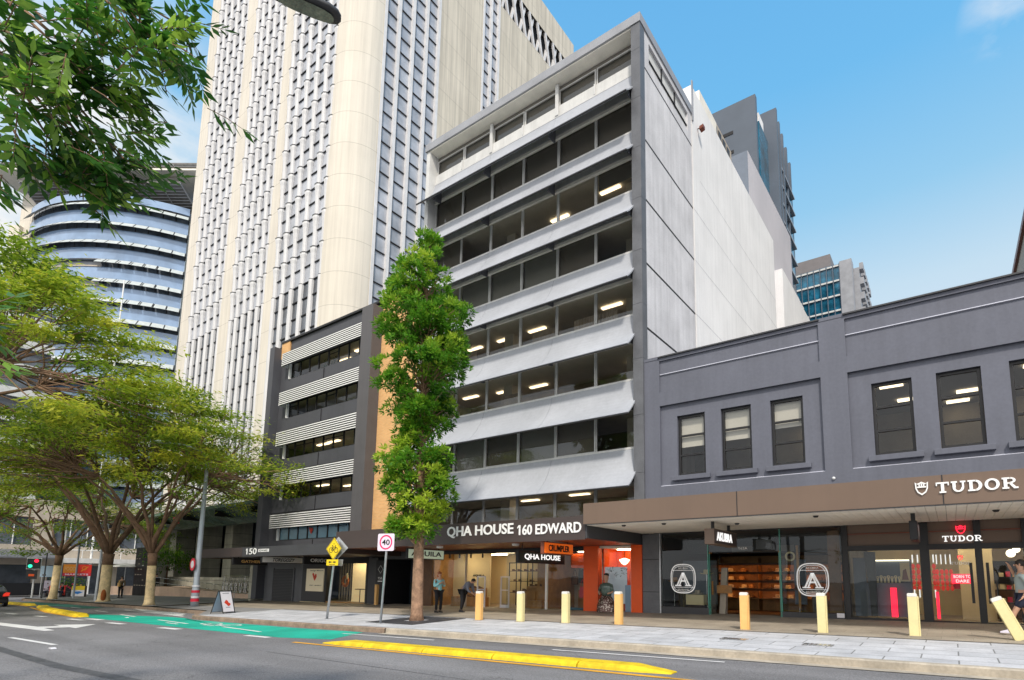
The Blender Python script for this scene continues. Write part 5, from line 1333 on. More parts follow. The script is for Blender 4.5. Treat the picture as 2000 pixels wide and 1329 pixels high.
    tag(MB().box(-25.97, -25.8, 19.5, 19.65, 0, 1.12).build('orange_post', MAT['bolo']), 'slim orange post standing behind the speed sign pole', 'post')
    def hs(label, X, y0, y1, z0, z1, face, txt, tm, tw, th, shear=0):
        s = thing('hanging_sign', label, 'sign', (X, (y0+y1)/2, z0))
        MB().box(X-.1, X+.05, y0, y1, z0, z1).build('sign_box', MAT['sgnblk'], s); MB().box(X+.051, X+.058, y0+.03, y1-.03, z0+.03, z1-.03).build('sign_face', MAT[face], s)
        mb = MB(); mb.box(X-.03, X, y0+.3, y0+.34, z1, 2.66); mb.box(X-.03, X, y1-.34, y1-.3, z1, 2.66); mb.build('bracket', MAT['black'], s)
        text_mb(txt, (X+.062, (y0+y1)/2-tw/2, (z0+z1)/2-th/2), *YZ, tw, th, .008, .02, shear=shear).build('lettering', MAT[tm], s)
    hs('silver box sign with slanted black capitals under the charcoal awning', -31.5, 16.1, 18.6, 2.26, 2.62, 'sgnsilver', 'TOREGOZY', 'sgnblk', 1.3, .2, .3)
    hs('black box sign with white letters beside the yellow bicycle sign', -29.2, 17.2, 19.0, 2.2, 2.63, 'sgnblk', 'ORIGO', 'ltrwhite', 1.05, .2)
    hs('black box sign with amber letters under the charcoal awning', -34.5, 15.98, 18.0, 2.17, 2.58, 'sgnblk', 'GATHER', 'bolo', 1.1, .16)
MAT['sgnsilver'] = mat('sign_silver', (.62, .62, .62), .4, var=.05)
MAT['orangew'] = mat('burnt_orange_twig', (.45, .13, .03), .8, var=.3)
MAT['bluegrey2'] = mat('dark_blue_wall', (.035, .045, .065), .6, var=.1)
shopfronts_left()
# ------------------------------------------------------------------ cream concrete tower
def tower():
    t = thing('concrete_tower', 'huge cream concrete tower with rounded corner, vase shaped white fins and stained side wall', 'building', (-60, 40, 0))
    FH = 3.25; Y0 = 27.0; ZT = 84.0; XL = -76.7; R0 = 3.0; XC = -46.15; XR = XC+R0
    Zf = [13.1+FH*k for k in range(22)]
    bays = [(-74.25, -66.0), (-63.8, -56.4), (-54.85, -46.25)]
    # piers
    edges = [XL]+[e for b in bays for e in b]
    mb = MB()
    for a, b in ((XL, bays[0][0]), (bays[0][1], bays[1][0]), (bays[1][1], bays[2][0])):
        mb.box(a, b, Y0, Y0+1.2, 8, ZT)
    mb.build('front_pier', MAT['tcream'], t)
    # rounded corner
    mb = MB(); n = 18
    pts = [(XC-.1, Y0)]+[(XC+R0*math.sin(a), Y0+R0-R0*math.cos(a)) for a in [math.pi/2*i/n for i in range(n+1)]]
    for (x, y) in pts: mb.v += [(x, y, 8), (x, y, ZT)]
    for i in range(len(pts)-1): mb.f.append((2*i, 2*i+2, 2*i+3, 2*i+1))
    mb.build('rounded_corner', MAT['tcream'], t, smooth=True)
    # right face
    YW = [(29.98, 30.1), (37.25, 44.0), (47.0, 64.0)]
    mb = MB()
    for a, b in YW: mb.quad((XR, a, 0), (XR, b, 0), (XR, b, 75), (XR, a, 75)) if a > 45 else mb.quad((XR, a, 0), (XR, b, 0), (XR, b, ZT), (XR, a, ZT))
    mb.quad((XR, 47, 79.6), (XR, 64, 79.6), (XR, 64, ZT), (XR, 47, ZT))
    mb.quad((XR, 37.25, 0), (XR-.5, 37.25, 0), (XR-.5, 37.25, ZT), (XR, 37.25, ZT)); mb.quad((XR, 44, 0), (XR-.5, 44, 0), (XR-.5, 44, ZT), (XR, 44, ZT)); mb.quad((XR, 47, 0), (XR-.5, 47, 0), (XR-.5, 47, ZT), (XR, 47, ZT))
    mb.build('side_wall', MAT['tcreamx'], t)
    mb = MB(); mb.quad((XL, Y0+.5, ZT), (XR-.2, Y0+R0, ZT), (XR-.2, 64, ZT), (XL, 64, ZT)); mb.quad((XR, 64, 0), (XL, 64, 0), (XL, 64, ZT), (XR, 64, ZT)); mb.quad((XL, 64, 0), (XL, Y0+1.2, 0), (XL, Y0+1.2, ZT), (XL, 64, ZT))
    mb.build('rear_wall', MAT['tcream'], t)
    # lattice band on the side near the top
    MB().quad((XR-.8, 47, 74.9), (XR-.8, 64, 74.9), (XR-.8, 64, 79.7), (XR-.8, 47, 79.7)).build('lattice_recess', MAT['joint'], t)
    mb = MB()
    for k in range(9):
        y = 47.4+k*1.85
        for s in (-1, 1):
            mb.prism([(y+.55-s*.55, 75), (y+.85-s*.55, 75), (y+.85+s*.55-.05, 79.6), (y+.55+s*.55-.05, 79.6)], 'x', XR-.4-.12*s, XR-.1-.12*s)
    mb.build('lattice', MAT['fin'], t)
    # windows: glazing panes, one mesh per window for the most visible ones, the rest together
    cells = []
    for bi, (a, b) in enumerate(bays):
        for c in range(5):
            x0, x1 = a+(b-a)*c/5, a+(b-a)*(c+1)/5
            for zi, z in enumerate(Zf): cells.append(('f', bi, x0, x1, z, zi))
    for (a, b, nc) in ((30.1, 37.25, 4), (44, 47, 2)):
        for c in range(nc):
            for zi, z in enumerate(Zf): cells.append(('s', nc, a+(b-a)*c/nc, a+(b-a)*(c+1)/nc, z, zi))
    lines = MB(); rest = MB(); restd = MB()
    cnt = 0
    for (k, bi, p0, p1, z, zi) in cells:
        if k == 'f':
            q = [(p0+.02, Y0+.28, z+.03), (p1-.02, Y0+.28, z+.03), (p1-.02, Y0+.28, z+FH-.03), (p0+.02, Y0+.28, z+FH-.03)]
            for zz in (z, z+1.7): lines.box(p0, p1, Y0+.17, Y0+.30, zz-.045, zz+.045)
            near = bi == 2 and 3 <= zi <= 12; dk = zi < 5
        else:
            q = [(XR-.3, p0+.02, z+.03), (XR-.3, p1-.02, z+.03), (XR-.3, p1-.02, z+FH-.03), (XR-.3, p0+.02, z+FH-.03)]
            for zz in (z, z+1.7): lines.box(XR-.32, XR-.2, p0, p1, zz-.05, zz+.05)
            near = bi == 4 and 3 <= zi <= 14; dk = False
        if near and cnt < 98:
            MB().quad(*q).build('window', MAT['tglassd'] if dk else MAT['tglass'], t); cnt += 1
        else: (restd if dk else rest).quad(*q)
    rest.build('window', MAT['tglass'], t, kind='stuff'); restd.build('window', MAT['tglassd'], t, kind='stuff')
    lines.build('window_transom', MAT['joint'], t, kind='stuff')
    # mullions on the right face
    for (a, b, nc) in ((30.1, 37.25, 4), (44, 47, 2)):
        for c in range(nc+1):
            y = a+(b-a)*c/nc; w = .17
            y = min(max(y, a+.12), b-.12)
            MB().box(XR-.29, XR+.05, y-w, y+w, 13.1, ZT).build('mullion', MAT['fin'], t)
            MB().box(XR-.29, XR-.02, y+w+.01, y+w+.09, 13.1, ZT).build('mullion_shadow_gap', MAT['joint'], t)
    # fins on the front: stacked vase shapes with rounded hoods
    for bi, (a, b) in enumerate(bays):
        for c in range(0, 6):
            x = a+(b-a)*c/5; x = min(max(x, a+.2), b-.2)
            mb = MB()
            for zi, z in enumerate(Zf):
                off = .0 if (c+zi) % 2 == 0 else 0
                if z < 29:
                    prof = [(0, .26, .34), (.5, .22, .32), (1, .26, .34)]
                else:
                    prof = [(0, .27, .25), (.30, .25, .25), (.62, .27, .28), (.80, .33, .32), (.91, .41, .37), (.975, .40, .36), (.978, .44, .40), (1.0, .44, .40)]
                rows = []
                for (u, w, d) in prof:
                    zz = z+off+u*FH
                    rows.append([(x-w, Y0+.27, zz), (x-w*.92, Y0+.27-d*.6, zz), (x-w*.45, Y0+.27-d, zz), (x+w*.45, Y0+.27-d, zz), (x+w*.92, Y0+.27-d*.6, zz), (x+w, Y0+.27, zz)])
                base = len(mb.v)
                for r in rows: mb.v += r
                for i in range(len(rows)-1):
                    for k in range(5): mb.f.append((base+i*6+k, base+i*6+k+1, base+i*6+6+k+1, base+i*6+6+k))
                if z >= 29:
                    mb.f.append(tuple(base+(len(rows)-1)*6+k for k in range(6)))
            f = mb.build('fin', MAT['fincap'], t)
    # diamond lattice at the foot of the front
    MB().box(-76.6, -44, Y0+.6, Y0+.8, 0, 13.1).build('lattice_recess', MAT['tglassd'], t)
    for bi, (a, b) in enumerate(bays):
        mb = MB(); m = 5
        for c in range(m):
            x0 = a+(b-a)*c/m; w = (b-a)/m
            for s in (0, 1):
                p, q = (x0, x0+w) if s == 0 else (x0+w, x0)
                for (za, zb) in ((8.1, 13.1),):
                    mb.prism([(p-.22, za), (p+.22, za), (q+.13, zb), (q-.13, zb)], 'y', Y0+.1+.13*s, Y0+.35+.13*s)
            mb.box(x0+w/2-.1, x0+w/2+.1, Y0+.05, Y0+.3, 8.1, 13.1)
        mb.build('lattice', MAT['fin'], t)
    # street level: stone columns, glazing, canopy
    for x in (-74.5, -68.5, -62.3, -56.2, -50.4, -45.6):
        MB().prism([(x-.85, -.8), (x+.85, -.8), (x+.7, 8.05), (x-.7, 8.05)], 'y', 25.5, 27.3).build('stone_column', MAT['stone'], t)
    mb = MB(); mb.quad((-76, 29, .2), (-42, 29, .2), (-42, 29, 8), (-76, 29, 8)); mb.build('lobby_glazing', MAT['tglassd'], t)
    mb = MB()
    for k in range(24): mb.box(-75.9+k*1.45, -75.75+k*1.45, 28.9, 28.99, .2, 8)
    mb.box(-76, -42, 28.9, 28.98, 3.1, 3.3); mb.build('lobby_mullion', MAT['black'], t)
    mb = MB(); mb.box(-49.8, -47, 28.7, 28.85, 1.6, 3.2); mb.build('lit_window', MAT['lampoff'], t)
    c = MB().prism([(21.4, 7.05), (21.4, 7.3), (27.0, 8.1), (27.0, 7.2), (24, 6.0)], 'x', -78, -39.45).build('canopy', MAT['ggreen'], t)
    mb = MB()
    for k in range(14): mb.prism([(21.5+k*.17, 6.98-k*.07), (21.5+k*.17, 7.03-k*.07), (21.56+k*.17, 7.03-k*.07), (21.56+k*.17, 6.98-k*.07)], 'x', -77.9, -39.5)
    mb.build('canopy_louvre', MAT['ggreen'], c)
    mb = MB()
    for x in (-74, -68, -62, -56, -50, -44): mb.tube([(x, 21.6, 7.3), (x, 26.9, 11.2)], .07, 6); mb.box(x-.05, x+.05, 21.4, 27, 6.4, 6.9)
    mb.build('canopy_rod', MAT['black'], c)
    # terrace, ramp and rails
    r = thing('terrace', 'tan granite terrace and ramp with steel handrails in front of the cream tower', 'terrace', (-56, 22, -.4))
    MB().prism([(-71, -1.2), (-39.5, -1.0), (-39.5, .15), (-46, .2), (-58, .5), (-71, .35)], 'y', 21.2, 24.2).build('granite_wall', MAT['stone2'], r)
    MB().box(-63, -46.5, 23.0, 24.3, .0, 1.35).build('stone_wall', MAT['stone'], r)
    MB().box(-78, -39.5, 24.3, 29, -1, .22).build('terrace_floor', MAT['pave3'], r)
    mb = MB()
    def rail(pts, posts):
        mb.tube(pts, .03, 6)
        for (x, y, z0, z1) in posts: mb.tube([(x, y, z0), (x, y, z1)], .022, 6)
    rail([(-61, 21.15, 1.35), (-41.2, 21.15, .55)], [(-60, 21.15, -.6, 1.3), (-52, 21.15, -.5, .98), (-45, 21.15, -.45, .7), (-41.4, 21.15, -.4, .55)])
    rail([(-61, 21.15, .9), (-41.2, 21.15, .15)], [])
    rail([(-50, 22.6, 1.5), (-43.0, 22.6, 1.45)], [(-50, 22.6, .2, 1.5), (-46.5, 22.6, .2, 1.48), (-43, 22.6, .2, 1.45)])
    for k in range(14): mb.tube([(-49.8+k*.5, 22.6, .25), (-49.55+k*.5, 22.6, 1.4)], .014, 5)
    mb.build('handrail', MAT['ssteel'], r)
    MB().box(-44.5, -39.6, 24.5, 24.56, .4, 2.2).build('glass_screen', MAT['ggreen'], r)
    MB().box(-39.75, -39.4, 19.6, 21.6, -.6, 2.6).build('end_pier', MAT['stone'], r)
    tag(MB().box(-57.7, -56.5, 21.3, 21.36, 6.1, 6.75).build('canopy_sign', MAT['sgnred']), 'small red and white sign hanging below the glass canopy edge', 'sign')
tower()

# ------------------------------------------------------------------ curved glass tower on the left
def curved_tower():
    t = thing('curved_tower', 'curved blue glass office tower with white tilted sunshades and broad louvred roof', 'building', (-135, 36, 0))
    P0, P1 = Vector((-145.6, 24.0)), Vector((-119.6, 41.8)); mid = (P0+P1)/2
    ch = (P1-P0); L = ch.length; ch.normalize(); nr = Vector((ch.y, -ch.x))
    if nr.dot(-mid) < 0: nr = -nr
    b = 4.6; Rr = L*L/(8*b)+b/2; cen = mid+nr*(b-Rr); half = math.asin(L/2/Rr); a0 = math.atan2(nr.y, nr.x)
    def arc(r, u):     # u 0..1 from left to right
        a = a0-half+2*half*u if Vector((math.cos(a0+half), math.sin(a0+half))).dot(ch) > 0 else a0+half-2*half*u
        return (cen.x+r*math.cos(a), cen.y+r*math.sin(a))
    def band(r0, z0, r1, z1, u0=0, u1=1, n=30, seg=0.0, per=0):
        mb = MB(); m = per or n
        for i in range(m):
            a, c = u0+(u1-u0)*i/m+seg, u0+(u1-u0)*(i+1)/m-seg
            p, q = arc(r0, a), arc(r0, c); s, w = arc(r1, a), arc(r1, c)
            mb.quad((p[0], p[1], z0), (q[0], q[1], z0), (w[0], w[1], z1), (s[0], s[1], z1))
        return mb
    for k in range(17):
        z = 70.6-3.81*k
        open_ = k in (3, 4, 5)
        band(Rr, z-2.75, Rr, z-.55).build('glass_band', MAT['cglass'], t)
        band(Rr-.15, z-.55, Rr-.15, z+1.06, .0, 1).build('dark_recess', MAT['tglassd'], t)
        u0 = .58 if open_ else 0
        s = band(Rr+1.1, z-.12, Rr+.05, z+1.02, u0, 1, seg=.002, per=16 if not open_ else 7).build('sunshade', MAT['louvw'], t)
        mb = band(Rr+1.12, z-.16, Rr+1.05, z-.11, u0, 1).build('sunshade_edge', MAT['fascgrey'], s)
        mb = MB()
        for i in range(17):
            u = i/16
            if u < u0: continue
            p, q = arc(Rr+.02, u), arc(Rr+1.06, u)
            d = Vector((q[0]-p[0], q[1]-p[1])); nn = Vector((-d.y, d.x)).normalized()*.09
            mb.add([(p[0]-nn.x, p[1]-nn.y, z+1.08), (p[0]+nn.x, p[1]+nn.y, z+1.08), (q[0]+nn.x, q[1]+nn.y, z-.06), (q[0]-nn.x, q[1]-nn.y, z-.06)], [(0, 1, 2, 3)])
            mb.add([(p[0]-nn.x, p[1]-nn.y, z-.5), (p[0]+nn.x, p[1]+nn.y, z-.5), (p[0]+nn.x, p[1]+nn.y, z+.9), (p[0]-nn.x, p[1]-nn.y, z+.9)], [(0, 1, 2, 3)])
        mb.build('sunshade_rib', MAT['black'], s)
        if open_:
            band(Rr+.15, z-.6, Rr+.15, z-.35, .0, .6).build('balcony_rail', MAT['beige'], t); band(Rr-.3, z-.5, Rr-.3, z+.9, .0, .58).build('balcony_recess', MAT['intgrey'], t)
            band(Rr+.4, z+.75, Rr+.02, z+1.0, .0, .6).build('balcony_slab', MAT['beige'], t)
    band(Rr+.05, 72.0, Rr+.05, 73.4).build('glass_crown', MAT['cglass'], t)
    mb = MB()
    for i in range(31):
        p, q = arc(Rr-.36, i/30), arc(Rr-16, i/30); mb.v += [(p[0], p[1], 72), (q[0], q[1], 72)]
    for i in range(30): mb.f.append((2*i, 2*i+2, 2*i+3, 2*i+1))
    mb.build('roof', MAT['gpv'], t)
    mb = MB()
    for u in (0.0, 1.0):
        p = arc(Rr-.4, u); q = arc(Rr-14, u); mb.quad((p[0], p[1], 0), (q[0], q[1], 0), (q[0], q[1], 73), (p[0], p[1], 73))
    mb.build('end_wall', MAT['tcream'], t)
    def obox(u, w, d, z0, z1, r0=0):
        """oriented box: u along chord from mid (metres), r0 offset toward the camera"""
        m_ = MB(); c = mid+ch*u
        pts = [c+nr*r0, c+ch*w+nr*r0, c+ch*w+nr*(r0-d), c+nr*(r0-d)]
        m_.prism([(p.x, p.y) for p in pts], 'z', z0, z1); return m_
    obox(-L/2-3.2, 3.0, 4, 0, 78.5, -1.0).build('side_column', MAT['tcream'], t); obox(L/2+.6, 3.2, 5, 0, 79, -1.0).build('side_column', MAT['tcream'], t)
    obox(-L/2-4.2, 2.0, 4, 60, 70, -.2).build('side_column', MAT['tcream'], t)
    obox(-L/2+2, L-4, 6, 72.1, 78.6, -6).build('plant_floor', MAT['cglass'], t)
    # roof: two tilted louvre wings
    def wing(u0, u1, ra, za, rb, zb, name, m):
        mb = MB(); p = [mid+ch*u0+nr*ra, mid+ch*u1+nr*ra, mid+ch*u1+nr*rb, mid+ch*u0+nr*rb]
        v = [(p[0].x, p[0].y, za), (p[1].x, p[1].y, za), (p[2].x, p[2].y, zb), (p[3].x, p[3].y, zb)]
        mb.add(v+[(x, y, z+.35) for x, y, z in v], [(0, 1, 2, 3), (7, 6, 5, 4), (0, 4, 5, 1), (1, 5, 6, 2), (2, 6, 7, 3), (3, 7, 4, 0)]); return mb.build(name, m, t)
    wing(-L/2-7.5, L/2+3.2, 3.5, 79.2, -9, 80.6, 'roof_slab', MAT['creamconc'])
    w = wing(-L/2-5.5, L/2+2.0, 2.0, 81.6, -4, 80.2, 'louvre_wing', MAT['gpv'])
    w2 = wing(-L/2+.5, L/2+.2, 3.6, 76.4, -2.0, 73.9, 'louvre_wing', MAT['gpv'])
    mb = MB()
    for (u0, u1, ra, za, rb, zb) in ((-L/2-5.5, L/2+2.0, 2.0, 81.55, -4, 80.15), (-L/2+.5, L/2+.2, 3.6, 76.35, -2.0, 73.85)):
        for k in range(10):
            f = (k+.5)/10; r = ra+(rb-ra)*f; z = za+(zb-za)*f; p, q = mid+ch*u0+nr*r, mid+ch*u1+nr*r
            mb.tube([(p.x, p.y, z), (q.x, q.y, z)], .10, 4)
        for k in range(9):
            u = u0+(u1-u0)*k/8; p, q = mid+ch*u+nr*ra, mid+ch*u+nr*rb; mb.tube([(p.x, p.y, za), (q.x, q.y, zb)], .13, 4)
    mb.build('louvre_blade', MAT['fascgrey'], w)
    fp = thing('flagpole', 'thin white mast standing before the curved glass tower', 'mast', (-90, 24.6, -1.2))
    MB().tube([(-90.2, 24.6, -1.2), (-89.5, 24.5, 41)], [.14, .08], 8).build('mast', MAT['ltrwhite'], fp)
curved_tower()

# ------------------------------------------------------------------ low podium across the side street
def podium():
    t = thing('podium_building', 'low beige building with grey awning and black shopfronts across the side street', 'building', (-95, 20, -1.2))
    X = -92
    mb = MB(); wall_panel(mb, 'x', X, .4, -30, 48, -1.3, 10.6, [(y, y+5.2, 5.0, 8.4) for y in range(-28, 44, 7)]+[(y, y+5.6, -1.2, 2.6) for y in range(-28, 44, 7)], 1); mb.build('wall', MAT['beige'], t)
    MB().box(X-14, X-.45, -30, 48, -1.3, 10.5).build('dark_interior', MAT['tglassd'], t)
    for y in range(-28, 44, 7):
        f = MB()
        for k in range(4): f.box(X-.3, X-.2, y+k*1.73, y+.08+k*1.73, 5.0, 8.4)
        f.build('window_frame', MAT['ltrwhite'], t)
    MB().prism([(X+.02, 3.9), (X+3.2, 3.3), (X+3.2, 3.45), (X+.02, 4.4)], 'y', -25, 21).build('awning', MAT['ggrey'], t)
    MB().box(X+.01, X+2.2, 21.5, 40, 2.9, 3.5).build('balcony_slab', MAT['whiteconc'], t)
    mb = MB(); mb.tube([(X+2.1, 21.6, 4.5), (X+2.1, 39.9, 4.5)], .05, 6)
    for k in range(10): mb.tube([(X+2.1, 21.6+k*2, 3.5), (X+2.1, 21.6+k*2, 4.5)], .04, 5)
    mb.build('balcony_rail', MAT['ltrwhite'], t)
    text_mb('FIT', (X+.03, 13.2, 1.95), *YZ, 1.4, .5, .05, .02).build('lettering', MAT['ltrwhite'], t); MB().box(X+.005, X+.022, 12.4, 15.4, 1.7, 2.7).build('name_board', MAT['sgnblk'], t)
    MB().box(X+.41, X+.5, -20, 24, -1.0, .4).build('planter_wall', MAT['joint'], t)
    mb = MB(); mb.box(X+.02, X+.1, 10.2, 11.6, -.3, .4); mb.build('green_sign', MAT['ggreen'], t)
    t2 = thing('white_office_block', 'white banded office block behind the podium, mostly hidden by the spreading trees', 'building', (-112, 10, 0))
    mb = MB(); mb.box(-140, -108, -30, 22, 10.6, 40); mb.build('wall', MAT['tglassd'], t2)
    for k in range(8): MB().box(-107.98, -107.5, -30, 22.2, 12+3.6*k, 13.3+3.6*k).build('spandrel_band', MAT['whiteconc'], t2)
    sh = sheet('footpath', [-98, -88.5], lambda x: -30, lambda x: 48, .1, MAT['pave3'])
podium()
# ------------------------------------------------------------------ trees
MAT['bark'] = mat('brown_bark', (.23, .14, .09), .9, var=.35, scale=3, fine=20, bump=.5)
MAT['barkpale'] = mat('pale_cream_bark', (.78, .60, .35), .9, var=.25, scale=3, fine=16, bump=.4)
MAT['barksmooth'] = mat('smooth_tan_bark', (.30, .18, .115), .85, var=.38, scale=4, fine=14, bump=.3)
MAT['leafy'] = leafmat('feathery_yellow_green_leaf', (.035, .085, .008), (.215, .32, .024), (.58, .55, .06), .45)
MAT['leafg'] = leafmat('glossy_green_leaf', (.015, .07, .006), (.105, .285, .022), (.42, .53, .05), .38, .35)
MAT['leafd'] = leafmat('dark_broad_leaf', (.012, .045, .010), (.05, .16, .020), (.32, .50, .07), .38, .35)
class Leaves:
    def __init__(s): s.v = []; s.f = []; s.t = []
    def leaf(s, p, d, n, L, W, t):
        d = d.normalized(); w = d.cross(n)
        w = w.normalized() if w.length > 1e-5 else Vector((1, 0, 0)); n = w.cross(d)
        b = len(s.v)
        s.v += [tuple(p), tuple(p+d*(L*.42)+w*(W*.5)-n*(W*.12)), tuple(p+d*L-n*(L*.10)), tuple(p+d*(L*.42)-w*(W*.5)-n*(W*.12))]
        s.f.append((b, b+1, b+2, b+3)); s.t += [t]*4
    def build(s, name, m, parent):
        o0 = origin_of(parent); me = bpy.data.meshes.new(name)
        me.from_pydata([(x-o0.x, y-o0.y, z-o0.z) for x, y, z in s.v], [], s.f)
        at = me.attributes.new('tint', 'FLOAT', 'POINT'); at.data.foreach_set('value', [max(0., min(1., t)) for t in s.t])
        return link(name, me, m, parent)
def bez(a, b, c, n=7): return [a*(1-t)**2+b*(2*t*(1-t))+c*t*t for t in [i/n for i in range(n+1)]]

def umbrella_tree(label, x, y, r0, fork, Rad, zlo, zhi, ntip, seed, cx=0, cy=0, pale=1.0, name='street_tree', nleaf=80, lsz=.42, lean=0, tshift=0, flare=1.0, droop=.25):
    rnd = random.Random(seed); zb = fz(x, y)-.03
    t = thing(name, label, 'tree', (x, y, zb), 'spreading feathery trees along the street')
    F = Vector((x+lean, y, fork))
    zp = zb+(fork-zb)*.80
    tr = MB(); tr.tube([(x, y, zb), (x+lean*.1, y, zb+.18), (x+lean*.3, y, zb+.7), (x+lean*.75, y, zp)], [r0*1.45*flare, r0*1.12, r0*.98, r0*.95], 14); tr.build('trunk', MAT['barkpale'], t, smooth=True)
    br = MB(); br.tube([(x+lean*.75, y, zp-.003), (x+lean*.88, y, fork-.15), (F.x, F.y, fork+.15)], [r0*.955, r0*1.0, r0*1.1], 12)
    C0 = Vector((x+cx, y+cy, 0))
    prim = []; npm = 10
    for i in range(npm):
        a = 2*math.pi*(i+rnd.uniform(-.25, .25))/npm; rr = Rad*rnd.uniform(.34, .5)
        e = Vector((C0.x*.6+F.x*.4+rr*math.cos(a), C0.y*.6+F.y*.4+rr*math.sin(a), fork+(zhi-fork)*rnd.uniform(.42, .62)))
        m = Vector((F.x*.65+e.x*.35, F.y*.65+e.y*.35, fork+(e.z-fork)*.55)); pts = bez(F, m, e, 6)
        for q in pts[1:-1]: q += Vector((rnd.uniform(-.15, .15), rnd.uniform(-.15, .15), rnd.uniform(-.1, .1)))
        br.tube(pts, [r0*.52*(1-.66*k/6) for k in range(7)], 7); prim.append(pts)
    lv = Leaves()
    for i in range(ntip):
        a = rnd.uniform(0, 2*math.pi); u = math.sqrt(rnd.uniform(.015, 1)); rr = Rad*u*rnd.uniform(.9, 1.05)
        z = zhi-(zhi-zlo)*(u**2.3)+rnd.uniform(-.9, .45)
        if rnd.random() < droop: z -= rnd.uniform(.5, 1.8)*(droop*4)**.5
        tip = Vector((C0.x+rr*math.cos(a), C0.y+rr*math.sin(a), z))
        best = min(((tip-q).length+(0 if k > 2 else 3), pi, k) for pi, P in enumerate(prim) for k, q in enumerate(P))
        s0 = prim[best[1]][best[2]]
        m = s0*.5+tip*.5+Vector((0, 0, rnd.uniform(-.3, .5))); pts = bez(s0, m, tip, 5)
        for q in pts[1:-1]: q += Vector((rnd.uniform(-.2, .2), rnd.uniform(-.2, .2), rnd.uniform(-.15, .15)))
        br.tube(pts, [.055*(1-.8*k/5) for k in range(6)], 5, cap=False)
        d0 = (tip-s0); d0.z *= .3; d0 = d0.normalized() if d0.length > .01 else Vector((1, 0, 0))
        base = .46+tshift+rnd.gauss(0, .15); sr = rnd.uniform(.8, 1.35)
        for k in range(nleaf):
            p = tip+Vector((rnd.gauss(0, sr*.55), rnd.gauss(0, sr*.55), rnd.gauss(0, .16)+.05))-d0*rnd.uniform(0, 1.0)
            aa = rnd.uniform(0, 2*math.pi); d = Vector((math.cos(aa), math.sin(aa), rnd.uniform(-.55, .12)))+d0*.7
            n = Vector((rnd.gauss(0, .38), rnd.gauss(0, .38), 1))
            L = lsz*rnd.uniform(.6, 1.25)
            lv.leaf(p, d, n, L, L*rnd.uniform(.22, .38), base+rnd.gauss(0, .13)+.35*(p.z-z))
    br.build('branches', MAT['bark'], t, smooth=True); lv.build('crown', MAT['leafy'], t)
    return t
umbrella_tree('tallest spreading tree, its yellow green crown reaching over the road before the curved tower', -43.5, -1.0, .42, 5.4, 14.6, 8.2, 19.5, 250, 31, cx=1.0, cy=4.5, tshift=.12, nleaf=300, lsz=.36, droop=.45)
umbrella_tree('spreading street tree beside the steel lamp pole, cream lower trunk and forked limbs', -41.0, 14.3, .25, 2.7, 8.6, 7.4, 13.0, 220, 12, cx=.3, cy=-.3, tshift=.05, nleaf=150, lsz=.31, lean=-.25)
MID = umbrella_tree('spreading street tree with an orange brown scar at its cream trunk foot', -51.0, 14.9, .34, 2.9, 10.5, 7.5, 13.6, 200, 13, tshift=.10, nleaf=150, lsz=.33, lean=.1)
umbrella_tree('smallest spreading street tree with slim cream trunk beside the red and orange sign', -63.0, 14.9, .27, 3.0, 9.0, 4.6, 9.5, 130, 14, cx=-1.5, tshift=-.04, nleaf=130, lsz=.36, lean=.5)
sc_ = MB(); sc_.ball((-50.72, 14.80, fz(-51, 14.9)+.42), .17, .17, .50, 12, 8); sc_.build('bark_scar', MAT['orangew'], MID, smooth=True)
# bushy green tree on the terrace
def bush(label, x, y, z0, z1, rr, n, seed, m='leafg', name='terrace_tree'):
    rnd = random.Random(seed); t = thing(name, label, 'tree', (x, y, z0))
    MB().tube([(x, y, z0), (x+.1, y, z0+(z1-z0)*.6)], [.11, .06], 8).build('trunk', MAT['bark'], t)
    lv = Leaves(); zc = z0+(z1-z0)*.68
    for i in range(n):
        d = Vector((rnd.gauss(0, 1), rnd.gauss(0, 1), rnd.gauss(0, .8))).normalized()*rnd.uniform(.4, 1)
        c = Vector((x+d.x*rr, y+d.y*rr, zc+d.z*(z1-zc)))
        for k in range(34):
            dd = Vector((rnd.gauss(0, 1), rnd.gauss(0, 1), rnd.gauss(0, 1))); lv.leaf(c+dd*.2, dd, Vector((0, 0, 1)), .3, .11, .5+rnd.gauss(0, .16)+d.z*.2)
    lv.build('crown', MAT[m], t)
bush('small bright green bushy tree on the terrace behind the cream trunks', -62.0, 22.8, .2, 4.6, 2.3, 60, 3)

